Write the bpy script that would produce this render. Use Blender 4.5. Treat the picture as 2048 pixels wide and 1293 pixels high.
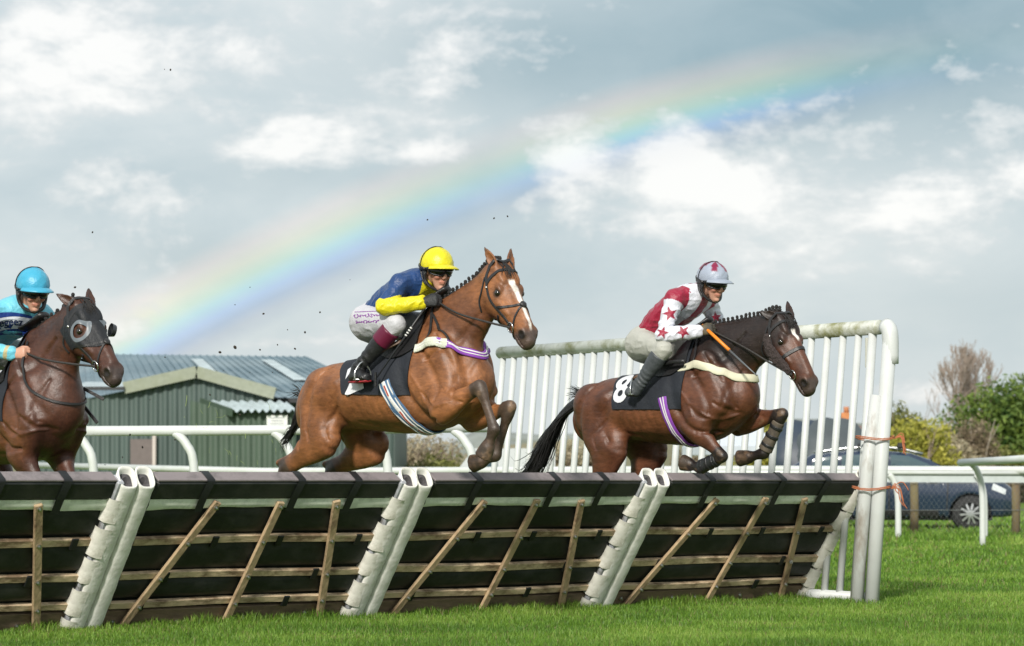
import bpy, bmesh, math, random
import numpy as np
from mathutils import Vector, Matrix, Euler
from mathutils.bvhtree import BVHTree

for o in list(bpy.data.objects):
    bpy.data.objects.remove(o)
random.seed(7)
RNG = np.random.default_rng(11)
R = math.radians
SC = bpy.context.scene
COL = SC.collection

# ------------------------------------------------------------------ camera
cam_d = bpy.data.cameras.new('camera')
cam = bpy.data.objects.new('camera', cam_d)
COL.objects.link(cam)
cam.location = (0, 0, 1.0)
cam.rotation_euler = (R(90), 0, 0)
cam_d.sensor_width = 36.0
cam_d.lens = 5500.0 / 2048.0 * 36.0
cam_d.shift_y = (958.0 - 646.5) / 2048.0
cam_d.clip_start = 0.5
cam_d.clip_end = 6000
cam_d.dof.use_dof = True
cam_d.dof.focus_distance = 19.9
cam_d.dof.aperture_fstop = 4.2
SC.camera = cam

# ------------------------------------------------------------------ world sky
SUN_AZ, SUN_EL = R(-15.0), R(32.0)     # measured at the camera: azimuth of the antisolar point is to the right of the view
SUN_DIR = Vector((math.sin(SUN_AZ) * math.cos(SUN_EL), -math.cos(SUN_AZ) * math.cos(SUN_EL), math.sin(SUN_EL)))
ANTI = -SUN_DIR

world = bpy.data.worlds.new('World')
SC.world = world
world.use_nodes = True
WN = world.node_tree
WN.nodes.clear()


class NB:
    """small node-building helper"""
    def __init__(s, tree):
        s.t = tree

    def n(s, typ, **kw):
        nd = s.t.nodes.new(typ)
        for k, v in kw.items():
            if k.startswith('i_'):
                key = k[2:]
                key = int(key) if key.isdigit() else key.replace('_', ' ')
                if hasattr(v, 'links') or isinstance(v, bpy.types.NodeSocket):
                    s.t.links.new(v, nd.inputs[key])
                else:
                    nd.inputs[key].default_value = v
            else:
                setattr(nd, k, v)
        return nd

    def m(s, op, a, b=None, c=None, clamp=False):
        nd = s.t.nodes.new('ShaderNodeMath')
        nd.operation = op
        nd.use_clamp = clamp
        for i, v in enumerate((a, b, c)):
            if v is None:
                continue
            if isinstance(v, bpy.types.NodeSocket):
                s.t.links.new(v, nd.inputs[i])
            else:
                nd.inputs[i].default_value = v
        return nd.outputs[0]

    def mix(s, fac, a, b, mode='MIX'):
        nd = s.t.nodes.new('ShaderNodeMix')
        nd.data_type = 'RGBA'
        nd.blend_type = mode
        for key, v in ((0, fac), (6, a), (7, b)):
            if isinstance(v, bpy.types.NodeSocket):
                s.t.links.new(v, nd.inputs[key])
            else:
                nd.inputs[key].default_value = v if not isinstance(v, tuple) or len(v) == 4 else (*v, 1)
        return nd.outputs[2]

    def ramp(s, fac, stops, interp='LINEAR'):
        nd = s.t.nodes.new('ShaderNodeValToRGB')
        nd.color_ramp.interpolation = interp
        els = nd.color_ramp.elements
        while len(els) > 1:
            els.remove(els[-1])
        els[0].position = stops[0][0]
        els[0].color = (*stops[0][1], 1) if len(stops[0][1]) == 3 else stops[0][1]
        for p, c in stops[1:]:
            e = els.new(p)
            e.color = (*c, 1) if len(c) == 3 else c
        s.t.links.new(fac, nd.inputs[0])
        return nd.outputs[0]

    def link(s, a, b):
        s.t.links.new(a, b)


def build_world():
    b = NB(WN)
    tc = b.n('ShaderNodeTexCoord')
    d = tc.outputs['Generated']
    sep = b.n('ShaderNodeSeparateXYZ', i_0=d)
    x, y, z = sep.outputs
    sky = b.n('ShaderNodeTexSky', sky_type='NISHITA')
    sky.sun_disc = False
    sky.sun_elevation = SUN_EL
    sky.sun_rotation = math.atan2(SUN_DIR.x, SUN_DIR.y)
    sky.air_density = 1.0
    sky.dust_density = 2.0
    sky.ozone_density = 1.2
    # azimuth (radians, 0 = north = +Y) and elevation of the looked-at sky direction
    az = b.m('ARCTAN2', x, y)
    el = b.m('ARCSINE', z)
    # domain warp gives the clouds their ragged rims
    uv = b.n('ShaderNodeCombineXYZ', i_0=az, i_1=b.m('MULTIPLY', el, 1.9), i_2=0.3)
    n_big = b.n('ShaderNodeTexNoise', i_Vector=uv.outputs[0], i_Scale=5.0, i_Detail=7.0, i_Roughness=0.55, i_Distortion=0.4)
    n_mid = b.n('ShaderNodeTexNoise', i_Vector=uv.outputs[0], i_Scale=15.0, i_Detail=8.0, i_Roughness=0.60, i_Distortion=0.35)
    n_fine = b.n('ShaderNodeTexNoise', i_Vector=uv.outputs[0], i_Scale=60.0, i_Detail=6.0, i_Roughness=0.62)
    fb = n_big.outputs['Fac']
    fm = n_mid.outputs['Fac']
    ff = n_fine.outputs['Fac']

    def blob(px, py, rx, ry, amp, soft_bottom=1.0):
        """one bank of cloud, given by its direction in the sky and its angular size"""
        a0 = math.atan((px - 1024) / 5500)
        e0 = math.atan((958 - py) / 5500)
        u = b.m('DIVIDE', b.m('SUBTRACT', az, a0), rx / 5500)
        v = b.m('DIVIDE', b.m('SUBTRACT', el, e0), ry / 5500)
        r2 = b.m('ADD', b.m('MULTIPLY', u, u), b.m('MULTIPLY', v, v))
        return b.m('MULTIPLY', b.m('EXPONENT', b.m('MULTIPLY', r2, -1.0)), amp)

    # veil of grey-blue rain cloud over pale upper haze
    base = b.mix(b.ramp(b.m('ADD', b.m('MULTIPLY', fb, 0.7), b.m('MULTIPLY', fm, 0.35)),
                        [(0.40, (0, 0, 0)), (0.66, (1, 1, 1))]),
                 (0.49, 0.585, 0.625), (0.77, 0.805, 0.80))
    # the deep blue rain curtain high on the right
    dark = b.m('ADD', blob(1800, 60, 620, 270, 1.0), blob(1000, 130, 420, 130, 0.45))
    dark = b.m('ADD', dark, b.m('ADD', blob(380, 520, 160, 60, 0.45), blob(1000, 520, 200, 110, 0.35)))
    dark = b.m('ADD', dark, b.m('ADD', blob(2000, 620, 300, 90, 0.4), blob(700, 350, 500, 60, 0.3)))
    dark = b.m('MULTIPLY', dark, b.m('ADD', b.m('MULTIPLY', fm, 1.2), 0.35), clamp=True)
    base = b.mix(dark, base, (0.26, 0.385, 0.44))
    low = b.m('MULTIPLY', b.m('SUBTRACT', 1.0, b.m('DIVIDE', el, 0.11), clamp=True), 0.5)
    base = b.mix(low, base, (0.80, 0.815, 0.80))
    # sunlit cumulus heads
    heads = [(150, 120, 290, 120, .75), (420, 60, 120, 60, .3), (600, 290, 130, 55, 1.0), (850, 310, 110, 40, .8), (1130, 320, 95, 75, 1.0),
             (1380, 330, 120, 60, .8), (1440, 385, 130, 40, .8), (270, 395, 150, 70, .75), (1000, 420, 320, 60, .3),
             (1250, 520, 330, 80, .5), (1850, 400, 190, 60, .6), (500, 470, 120, 50, .3), (1900, 780, 300, 40, .6),
             (2040, 360, 60, 40, .6), (60, 420, 200, 160, .25), (640, 690, 200, 60, .35), (1500, 800, 500, 60, .35)]
    hs = None
    for h in heads:
        v = blob(*h)
        hs = v if hs is None else b.m('ADD', hs, v)
    # an even field of smaller heads over the rest of the sky
    rest = b.m('MULTIPLY', b.m('SUBTRACT', fb, 0.42, clamp=True), 1.6)
    rag = b.m('ADD', b.m('MULTIPLY', b.m('SUBTRACT', fm, 0.5), 2.3), b.m('MULTIPLY', b.m('SUBTRACT', ff, 0.5), 1.15))
    cl = b.m('ADD', b.m('ADD', b.m('MULTIPLY', hs, 0.95), rest), rag)
    cmask = b.ramp(cl, [(0.40, (0, 0, 0)), (0.56, (0.55, 0.55, 0.55)), (0.85, (1, 1, 1))])
    ctone = b.mix(b.ramp(cl, [(0.5, (0, 0, 0)), (1.05, (1, 1, 1))]), (0.70, 0.73, 0.735), (0.99, 0.975, 0.945))
    col = b.mix(b.m('MULTIPLY', cmask, 0.88), base, ctone)
    # rainbow: 40 to 43 degrees round the antisolar point
    dt = b.n('ShaderNodeVectorMath', operation='DOT_PRODUCT', i_0=d)
    dt.inputs[1].default_value = ANTI
    ang = b.m('MULTIPLY', b.m('ARCCOSINE', dt.outputs['Value']), 180 / math.pi)
    band = b.m('DIVIDE', b.m('SUBTRACT', ang, 39.95), 2.1)
    bow = b.ramp(band, [(0.0, (0, 0, 0)), (0.16, (0.03, 0.05, 0.13)), (0.34, (0.0, 0.15, 0.46)), (0.46, (0.02, 0.30, 0.34)),
                        (0.56, (0.15, 0.31, 0.12)), (0.68, (0.30, 0.25, 0.05)), (0.82, (0.24, 0.11, 0.05)), (1.0, (0, 0, 0))])
    # it stands in the rain, so it fades where there is none
    fade = b.ramp(b.m('ADD', az, 0.5), [(0.28, (0.25, 0.25, 0.25)), (0.37, (0.95, 0.95, 0.95)), (0.44, (0.9, 0.9, 0.9)), (0.49, (0.5, 0.5, 0.5)), (0.54, (1, 1, 1)), (0.59, (0.8, 0.8, 0.8)), (0.63, (0.25, 0.25, 0.25)), (0.67, (0.05, 0.05, 0.05))])
    front = b.m('SUBTRACT', 1.0, b.m('MULTIPLY', cmask, 0.8))
    amt = b.m('MULTIPLY', b.m('MULTIPLY', fade, front), 0.64)
    inner = b.m('MULTIPLY', b.m('LESS_THAN', ang, 39.6), 0.03)
    dim = b.m('SUBTRACT', 1.0, b.m('MULTIPLY', b.ramp(band, [(0.0, (0, 0, 0)), (0.25, (.5, .5, .5)), (0.5, (.30, .30, .30)), (0.8, (0.05, 0.05, 0.05)), (1.0, (0, 0, 0))]), amt))
    col = b.mix(1.0, col, b.n('ShaderNodeCombineXYZ', i_0=dim, i_1=dim, i_2=dim).outputs[0], 'MULTIPLY')
    sc = b.n('ShaderNodeVectorMath', operation='SCALE', i_0=bow, i_Scale=amt)
    col = b.mix(1.0, col, sc.outputs[0], 'ADD')
    # the clear air between and below the clouds comes from the sky texture
    scl = b.n('ShaderNodeVectorMath', operation='SCALE', i_0=col, i_Scale=10.0)
    out_c = b.mix(0.90, sky.outputs[0], scl.outputs[0])
    bg = b.n('ShaderNodeBackground', i_Color=out_c, i_Strength=0.1)
    out = b.n('ShaderNodeOutputWorld')
    b.link(bg.outputs[0], out.inputs[0])


build_world()
world.cycles.sampling_method = 'MANUAL'
world.cycles.sample_map_resolution = 512

sun_d = bpy.data.lights.new('sun', 'SUN')
sun_d.energy = 4.2
sun_d.angle = R(6.0)
sun_d.color = (1.0, 0.95, 0.87)
sun = bpy.data.objects.new('sun', sun_d)
COL.objects.link(sun)
sun.location = (-8, -20, 20)
sun.rotation_euler = (-SUN_DIR).to_track_quat('-Z', 'Y').to_euler()

SC.view_settings.view_transform = 'Standard'
SC.view_settings.look = 'None'
SC.view_settings.gamma = 1.0
SC.view_settings.exposure = 0.14
SC.view_settings.use_curve_mapping = False
SC.cycles.max_bounces = 6
SC.cycles.diffuse_bounces = 3
SC.cycles.glossy_bounces = 3
SC.cycles.transparent_max_bounces = 8
SC.cycles.use_denoising = True

# ------------------------------------------------------------------ materials
MATS = {}


def mat(name, col=(0.5, 0.5, 0.5), rough=0.6, metal=0.0, var=0.0, vscale=8.0, bump=0.0, bscale=40.0, attr=None,
        spec=0.5, sheen=0.0, coat=0.0, stain=None, stain_scale=3.0, stain_amt=0.5, stretch=(1, 1, 1), rvar=0.0):
    """procedural principled material with noise variation, an optional stain colour and bump"""
    if name in MATS:
        return MATS[name]
    m = bpy.data.materials.new(name)
    m.use_nodes = True
    t = m.node_tree
    t.nodes.clear()
    b = NB(t)
    out = b.n('ShaderNodeOutputMaterial')
    p = b.n('ShaderNodeBsdfPrincipled')
    b.link(p.outputs[0], out.inputs[0])
    tc = b.n('ShaderNodeTexCoord')
    mp = b.n('ShaderNodeMapping', i_Vector=tc.outputs['Object'])
    mp.inputs['Scale'].default_value = stretch
    v = mp.outputs[0]
    if attr:
        c = b.n('ShaderNodeAttribute', attribute_name=attr).outputs['Color']
    else:
        rgb = b.n('ShaderNodeRGB')
        rgb.outputs[0].default_value = (*col, 1)
        c = rgb.outputs[0]
    if var:
        nz = b.n('ShaderNodeTexNoise', i_Vector=v, i_Scale=vscale, i_Detail=5.0, i_Roughness=0.6)
        f = b.ramp(nz.outputs['Fac'], [(0.3, (1 - var,) * 3), (0.7, (1 + var,) * 3)])
        c = b.mix(1.0, c, f, 'MULTIPLY')
    if stain:
        nz = b.n('ShaderNodeTexNoise', i_Vector=v, i_Scale=stain_scale, i_Detail=7.0, i_Roughness=0.68)
        f = b.ramp(nz.outputs['Fac'], [(0.46, (0, 0, 0)), (0.62, (1, 1, 1))])
        c = b.mix(b.m('MULTIPLY', f, stain_amt), c, (*stain, 1))
    b.link(c, p.inputs['Base Color'])
    if rvar:
        nz = b.n('ShaderNodeTexNoise', i_Vector=v, i_Scale=vscale * 1.7, i_Detail=4.0)
        b.link(b.m('ADD', rough - rvar, b.m('MULTIPLY', nz.outputs['Fac'], 2 * rvar)), p.inputs['Roughness'])
    else:
        p.inputs['Roughness'].default_value = rough
    p.inputs['Metallic'].default_value = metal
    p.inputs['Specular IOR Level'].default_value = spec
    if sheen:
        p.inputs['Sheen Weight'].default_value = sheen
        p.inputs['Sheen Roughness'].default_value = 0.4
    if coat:
        p.inputs['Coat Weight'].default_value = coat
        p.inputs['Coat Roughness'].default_value = 0.08
    if bump:
        nz = b.n('ShaderNodeTexNoise', i_Vector=v, i_Scale=bscale, i_Detail=5.0, i_Roughness=0.6)
        bp = b.n('ShaderNodeBump', i_Height=nz.outputs['Fac'], i_Strength=bump, i_Distance=0.02)
        b.link(bp.outputs[0], p.inputs['Normal'])
    MATS[name] = m
    return m


# ------------------------------------------------------------------ object helpers
def tag(o, label=None, cat=None, group=None, kind=None):
    if label:
        o['label'] = label
    if cat:
        o['category'] = cat
    if group:
        o['group'] = group
    if kind:
        o['kind'] = kind
    return o


def empty(name, loc=(0, 0, 0), rot=(0, 0, 0), label=None, cat=None, group=None, parent=None):
    o = bpy.data.objects.new(name, None)
    o.empty_display_size = 0.1
    COL.objects.link(o)
    o.location = loc
    o.rotation_euler = rot
    if parent:
        o.parent = parent
    return tag(o, label, cat, group)


def mesh_data(name, V, Fc, smooth=True):
    me = bpy.data.meshes.new(name)
    V = np.asarray(V, dtype=np.float32)
    if isinstance(Fc, np.ndarray):
        nf, k = Fc.shape
        me.vertices.add(len(V))
        me.vertices.foreach_set('co', V.ravel())
        me.loops.add(nf * k)
        me.loops.foreach_set('vertex_index', Fc.astype(np.int32).ravel())
        me.polygons.add(nf)
        me.polygons.foreach_set('loop_start', np.arange(0, nf * k, k, dtype=np.int32))
        me.polygons.foreach_set('loop_total', np.full(nf, k, dtype=np.int32))
        me.update(calc_edges=True)
    else:
        me.from_pydata([tuple(map(float, v)) for v in V], [], [tuple(f) for f in Fc])
        me.update()
    if smooth:
        me.polygons.foreach_set('use_smooth', np.ones(len(me.polygons), dtype=bool))
    return me


def obj(name, me, m=None, parent=None, loc=None, rot=None):
    o = bpy.data.objects.new(name, me)
    COL.objects.link(o)
    if m is not None and len(me.materials) == 0:
        for mm in (m if isinstance(m, (list, tuple)) else [m]):
            me.materials.append(mm)
    if parent:
        o.parent = parent
    if loc is not None:
        o.location = loc
    if rot is not None:
        o.rotation_euler = rot
    return o


def set_col(me, C, name='Col'):
    a = me.color_attributes.new(name, 'FLOAT_COLOR', 'POINT')
    C4 = np.ones((len(C), 4), dtype=np.float32)
    C4[:, :3] = C
    a.data.foreach_set('color', C4.ravel())


def nrm(v):
    v = np.asarray(v, float)
    return v / max(np.linalg.norm(v), 1e-9)


class MB:
    """collects simple solids; build() links them as one mesh object"""
    def __init__(s):
        s.v, s.f = [], []

    def add(s, V, Fc):
        n = len(s.v)
        s.v.extend([tuple(map(float, p)) for p in V])
        s.f.extend([tuple(i + n for i in f) for f in Fc])
        return s

    def box(s, c, size, M=None, bev=0.0):
        hx, hy, hz = [k / 2 for k in size]
        if bev <= 0:
            V = [(sx * hx, sy * hy, sz * hz) for sx in (-1, 1) for sy in (-1, 1) for sz in (-1, 1)]
            Fc = [(0, 1, 3, 2), (4, 6, 7, 5), (0, 4, 5, 1), (2, 3, 7, 6), (0, 2, 6, 4), (1, 5, 7, 3)]
        else:
            bev = min(bev, hx * .49, hy * .49, hz * .49)
            bm = bmesh.new()
            bmesh.ops.create_cube(bm, size=1.0)
            for v in bm.verts:
                v.co = Vector((v.co.x * 2 * hx, v.co.y * 2 * hy, v.co.z * 2 * hz))
            bmesh.ops.bevel(bm, geom=list(bm.edges), offset=bev, segments=1, affect='EDGES')
            bm.verts.index_update()
            V = [tuple(v.co) for v in bm.verts]
            Fc = [tuple(v.index for v in f.verts) for f in bm.faces]
            bm.free()
        if M is not None:
            V = [tuple(M @ Vector(p)) for p in V]
        return s.add([(p[0] + c[0], p[1] + c[1], p[2] + c[2]) for p in V], Fc)

    def beam(s, a, b, w, h, up=(0, 0, 1), bev=0.0):
        """box of width w (sideways) and height h (along up) from a to b"""
        a, b = np.array(a, float), np.array(b, float)
        t = nrm(b - a)
        sd = np.cross(t, nrm(up))
        if np.linalg.norm(sd) < 1e-6:
            sd = np.cross(t, (1, 0, 0))
        sd = nrm(sd)
        u = np.cross(sd, t)
        M = Matrix(np.array([t, sd, u]).T.tolist())
        return s.box((a + b) / 2, (np.linalg.norm(b - a), w, h), M, bev)

    def tube(s, pts, rad, n=10, cap=True, flat=None, up=None):
        """tube through pts, radius a number or list; flat=(sw,sh) squashes the section"""
        P = np.array(pts, float)
        k = len(P)
        rad = np.full(k, rad, float) if np.isscalar(rad) else np.array(rad, float)
        T = np.gradient(P, axis=0)
        T /= np.maximum(np.linalg.norm(T, axis=1, keepdims=True), 1e-9)
        u0 = np.array(up if up is not None else ((0, 0, 1) if abs(T[0][2]) < 0.9 else (1, 0, 0)), float)
        V = []
        a = np.cross(T[0], u0)
        a = nrm(a)
        for i in range(k):
            if up is not None:
                a = nrm(np.cross(T[i], u0))
            else:
                a = nrm(a - T[i] * (a @ T[i]))
            c = np.cross(a, T[i])
            for j in range(n):
                th = 2 * math.pi * j / n
                sx, sy = (1, 1) if flat is None else flat
                V.append(P[i] + rad[i] * (math.cos(th) * sx * a + math.sin(th) * sy * c))
        Fc = []
        for i in range(k - 1):
            for j in range(n):
                Fc.append((i * n + j, i * n + (j + 1) % n, (i + 1) * n + (j + 1) % n, (i + 1) * n + j))
        if cap:
            Fc.append(tuple(range(n))[::-1])
            Fc.append(tuple((k - 1) * n + j for j in range(n)))
        return s.add(V, Fc)

    def sphere(s, c, r, nu=10, nv=7, M=None):
        r = (r, r, r) if np.isscalar(r) else r
        V, Fc = [], []
        for i in range(nv + 1):
            ph = math.pi * i / nv
            for j in range(nu):
                th = 2 * math.pi * j / nu
                p = Vector((r[0] * math.sin(ph) * math.cos(th), r[1] * math.sin(ph) * math.sin(th), r[2] * math.cos(ph)))
                if M is not None:
                    p = M @ p
                V.append((p[0] + c[0], p[1] + c[1], p[2] + c[2]))
        for i in range(nv):
            for j in range(nu):
                Fc.append((i * nu + j, (i + 1) * nu + j, (i + 1) * nu + (j + 1) % nu, i * nu + (j + 1) % nu))
        return s.add(V, Fc)

    def prism(s, poly, a, b, axis=1):
        """extrude a 2D polygon between a and b along axis"""
        n = len(poly)
        V = []
        for w in (a, b):
            for (p, q) in poly:
                c = [p, q]
                c.insert(axis, w)
                V.append(tuple(c))
        Fc = [tuple(range(n)), tuple(range(2 * n - 1, n - 1, -1))]
        for i in range(n):
            j = (i + 1) % n
            Fc.append((i, i + n, j + n, j))
        return s.add(V, Fc)

    def data(s, name, smooth=False):
        me = mesh_data(name, s.v, s.f, smooth)
        bm = bmesh.new()
        bm.from_mesh(me)
        bmesh.ops.recalc_face_normals(bm, faces=bm.faces)
        bm.to_mesh(me)
        bm.free()
        return me

    def build(s, name, m, parent=None, smooth=False, auto=None):
        me = s.data(name, smooth)
        o = obj(name, me, m, parent)
        if auto is not None:
            try:
                me.polygons.foreach_set('use_smooth', np.ones(len(me.polygons), dtype=bool))
                me.set_sharp_from_angle(angle=R(auto))
            except Exception:
                pass
        return o


def hash3(ix, iy, iz):
    h = (ix.astype(np.int64) * 374761393 + iy.astype(np.int64) * 668265263 + iz.astype(np.int64) * 2147483647) & 0xffffffff
    h = ((h ^ (h >> 13)) * 1274126177) & 0xffffffff
    return ((h ^ (h >> 16)) & 0xffff) / 65535.0


def noise3(p, scale=1.0, seed=0):
    """value noise, -1..1"""
    p = np.asarray(p, float) * scale + seed * 17.37
    i = np.floor(p).astype(np.int64)
    f = p - i
    f = f * f * (3 - 2 * f)
    r = 0
    for dx in (0, 1):
        for dy in (0, 1):
            for dz in (0, 1):
                w = (f[:, 0] if dx else 1 - f[:, 0]) * (f[:, 1] if dy else 1 - f[:, 1]) * (f[:, 2] if dz else 1 - f[:, 2])
                r = r + w * hash3(i[:, 0] + dx, i[:, 1] + dy, i[:, 2] + dz)
    return r * 2 - 1


def fbm(p, scale=1.0, oct=3, seed=0):
    r, a, s = 0, 1.0, scale
    tot = 0
    for k in range(oct):
        r = r + a * noise3(p, s, seed + k * 3)
        tot += a
        a *= 0.5
        s *= 2.1
    return r / tot


# ------------------------------------------------------------------ signed-distance modelling
class SDF:
    """grid of distances; prims are smooth-unioned in; mesh() extracts one continuous surface"""
    def __init__(s, lo, hi, h):
        s.lo = np.array(lo, float)
        s.h = h
        s.n = np.ceil((np.array(hi, float) - s.lo) / h).astype(int) + 1
        s.D = np.full(s.n, 0.5, np.float32)
        s.ax = [s.lo[i] + h * np.arange(s.n[i]) for i in range(3)]

    def _sub(s, lo, hi):
        a = np.clip(np.floor((lo - s.lo) / s.h).astype(int), 0, s.n - 1)
        b = np.clip(np.ceil((hi - s.lo) / s.h).astype(int) + 1, 1, s.n)
        return a, b

    def _pts(s, a, b):
        return (s.ax[0][a[0]:b[0], None, None].astype(np.float32), s.ax[1][None, a[1]:b[1], None].astype(np.float32),
                s.ax[2][None, None, a[2]:b[2]].astype(np.float32))

    def _blend(s, a, b, d, k, op):
        V = s.D[a[0]:b[0], a[1]:b[1], a[2]:b[2]]
        if op == 'add':
            if k > 0:
                hh = np.maximum(k - np.abs(V - d), 0) / k
                np.minimum(V, d, out=V)
                V -= hh * hh * k * 0.25
            else:
                np.minimum(V, d, out=V)
        else:
            d = -d
            if k > 0:
                hh = np.maximum(k - np.abs(V - d), 0) / k
                np.maximum(V, d, out=V)
                V += hh * hh * k * 0.25
            else:
                np.maximum(V, d, out=V)

    def ell(s, c, r, M=None, k=0.03, op='add'):
        """ellipsoid with radii r; rows of M are its axes"""
        c = np.array(c, float)
        r = np.array(r, float)
        M = np.eye(3) if M is None else np.array(M, float)
        ext = np.abs(M.T * r[None, :]).sum(1) + k + 2 * s.h
        a, b = s._sub(c - ext, c + ext)
        if np.any(b <= a):
            return
        X, Y, Z = s._pts(a, b)
        X, Y, Z = X - c[0], Y - c[1], Z - c[2]
        k0 = 0
        k1 = 0
        for i in range(3):
            q = M[i, 0] * X + M[i, 1] * Y + M[i, 2] * Z
            k0 = k0 + (q / r[i]) ** 2
            k1 = k1 + (q / r[i] ** 2) ** 2
        k0 = np.sqrt(k0)
        d = k0 * (k0 - 1) / np.maximum(np.sqrt(k1), 1e-6)
        d = np.where(k0 < 0.3, -r.min() * (1 - k0), d)
        s._blend(a, b, d.astype(np.float32), k, op)

    def sweep(s, st, k=0.03, smooth=0, op='add', cap=None):
        """st: list of (centre, side_vec, w, h): an elliptical section swept along a path"""
        C = np.array([q[0] for q in st], float)
        S = np.array([q[1] for q in st], float)
        W = np.array([q[2] for q in st], float)
        H = np.array([q[3] for q in st], float)
        if smooth and len(st) > 2:
            def cr(A):
                A = np.asarray(A, float)
                P = np.concatenate([[2 * A[0] - A[1]], A, [2 * A[-1] - A[-2]]])
                out = []
                for i in range(1, len(P) - 2):
                    for j in range(smooth):
                        t = j / smooth
                        out.append(0.5 * ((2 * P[i]) + (-P[i - 1] + P[i + 1]) * t + (2 * P[i - 1] - 5 * P[i] + 4 * P[i + 1] - P[i + 2]) * t * t
                                          + (-P[i - 1] + 3 * P[i] - 3 * P[i + 1] + P[i + 2]) * t ** 3))
                out.append(A[-1])
                return np.array(out)
            C, S, W, H = cr(C), cr(S), cr(W), cr(H)
        rmax = np.maximum(W, H)
        pad = rmax.max() + k + 2 * s.h
        ga, gb = s._sub(C.min(0) - pad, C.max(0) + pad)
        if np.any(gb <= ga):
            return
        Tm = np.full(gb - ga, 0.5, np.float32)
        for i in range(len(C) - 1):
            A, B = C[i], C[i + 1]
            L = np.linalg.norm(B - A)
            if L < 1e-6:
                continue
            t = (B - A) / L
            sd0 = nrm(S[i] + S[i + 1])
            sd = nrm(sd0 - t * (sd0 @ t))
            up = np.cross(t, sd)
            pd = max(rmax[i], rmax[i + 1]) + k + 2 * s.h
            a, b = s._sub(np.minimum(A, B) - pd, np.maximum(A, B) + pd)
            if np.any(b <= a):
                continue
            X, Y, Z = s._pts(a, b)
            X, Y, Z = X - A[0], Y - A[1], Z - A[2]
            qt = X * t[0] + Y * t[1] + Z * t[2]
            u = np.clip(qt / L, 0, 1)
            w = W[i] + (W[i + 1] - W[i]) * u
            hh = H[i] + (H[i + 1] - H[i]) * u
            qt = qt - u * L
            qs = X * sd[0] + Y * sd[1] + Z * sd[2]
            qu = X * up[0] + Y * up[1] + Z * up[2]
            c = np.minimum(w, hh) if cap is None else cap
            k0 = np.sqrt((qs / w) ** 2 + (qu / hh) ** 2 + (qt / c) ** 2)
            k1 = np.sqrt((qs / w ** 2) ** 2 + (qu / hh ** 2) ** 2 + (qt / np.square(c)) ** 2)
            d = k0 * (k0 - 1) / np.maximum(k1, 1e-6)
            d = np.where(k0 < 0.3, -np.minimum(w, hh) * (1 - k0), d).astype(np.float32)
            o = a - ga
            Tv = Tm[o[0]:o[0] + (b - a)[0], o[1]:o[1] + (b - a)[1], o[2]:o[2] + (b - a)[2]]
            np.minimum(Tv, d, out=Tv)
        s._blend(ga, gb, Tm, k, op)

    def halfspace(s, p, n, k=0.004):
        """cut away everything on the side n points to"""
        p = np.array(p, float)
        n = nrm(n)
        X, Y, Z = s._pts(np.zeros(3, int), s.n)
        d = (X - p[0]) * n[0] + (Y - p[1]) * n[1] + (Z - p[2]) * n[2]
        s._blend(np.zeros(3, int), s.n, (-d).astype(np.float32), k, 'sub')

    def mesh(s):
        D = s.D
        sg = D < 0
        n = s.n
        c = np.zeros(n - 1, np.uint8)
        for dx in (0, 1):
            for dy in (0, 1):
                for dz in (0, 1):
                    c += sg[dx:n[0] - 1 + dx, dy:n[1] - 1 + dy, dz:n[2] - 1 + dz]
        I = np.argwhere((c > 0) & (c < 8))
        idx = np.full(n - 1, -1, np.int32)
        idx[I[:, 0], I[:, 1], I[:, 2]] = np.arange(len(I))
        cor = [(dx, dy, dz) for dx in (0, 1) for dy in (0, 1) for dz in (0, 1)]
        val = np.stack([D[I[:, 0] + a, I[:, 1] + b, I[:, 2] + e] for a, b, e in cor], 1).astype(float)
        pos = np.zeros((len(I), 3))
        cnt = np.zeros(len(I))
        for i in range(8):
            for j in range(i + 1, 8):
                df = np.array(cor[j]) - np.array(cor[i])
                if np.abs(df).sum() != 1:
                    continue
                m = (val[:, i] < 0) != (val[:, j] < 0)
                t = np.where(m, val[:, i] / np.where(m, val[:, i] - val[:, j], 1), 0)
                pos += m[:, None] * (np.array(cor[i])[None] + t[:, None] * df[None])
                cnt += m
        V = (I + pos / cnt[:, None]) * s.h + s.lo
        Fs = []
        for ax in range(3):
            o1, o2 = [(1, 2), (2, 0), (0, 1)][ax]
            sl0 = [slice(None)] * 3
            sl1 = [slice(None)] * 3
            sl0[ax] = slice(0, -1)
            sl1[ax] = slice(1, None)
            A = sg[tuple(sl0)]
            B = sg[tuple(sl1)]
            E = np.argwhere(A != B)
            ok = (E[:, o1] > 0) & (E[:, o2] > 0) & (E[:, o1] < n[o1] - 1) & (E[:, o2] < n[o2] - 1)
            E = E[ok]
            flip = A[E[:, 0], E[:, 1], E[:, 2]]
            q = []
            for d1, d2 in ((-1, -1), (0, -1), (0, 0), (-1, 0)):
                K = E.copy()
                K[:, o1] += d1
                K[:, o2] += d2
                q.append(idx[K[:, 0], K[:, 1], K[:, 2]])
            q = np.stack(q, 1)
            q[~flip] = q[~flip][:, ::-1]
            Fs.append(q)
        Fc = np.concatenate(Fs)
        Fc = Fc[(Fc >= 0).all(1)]
        return V, Fc


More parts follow.
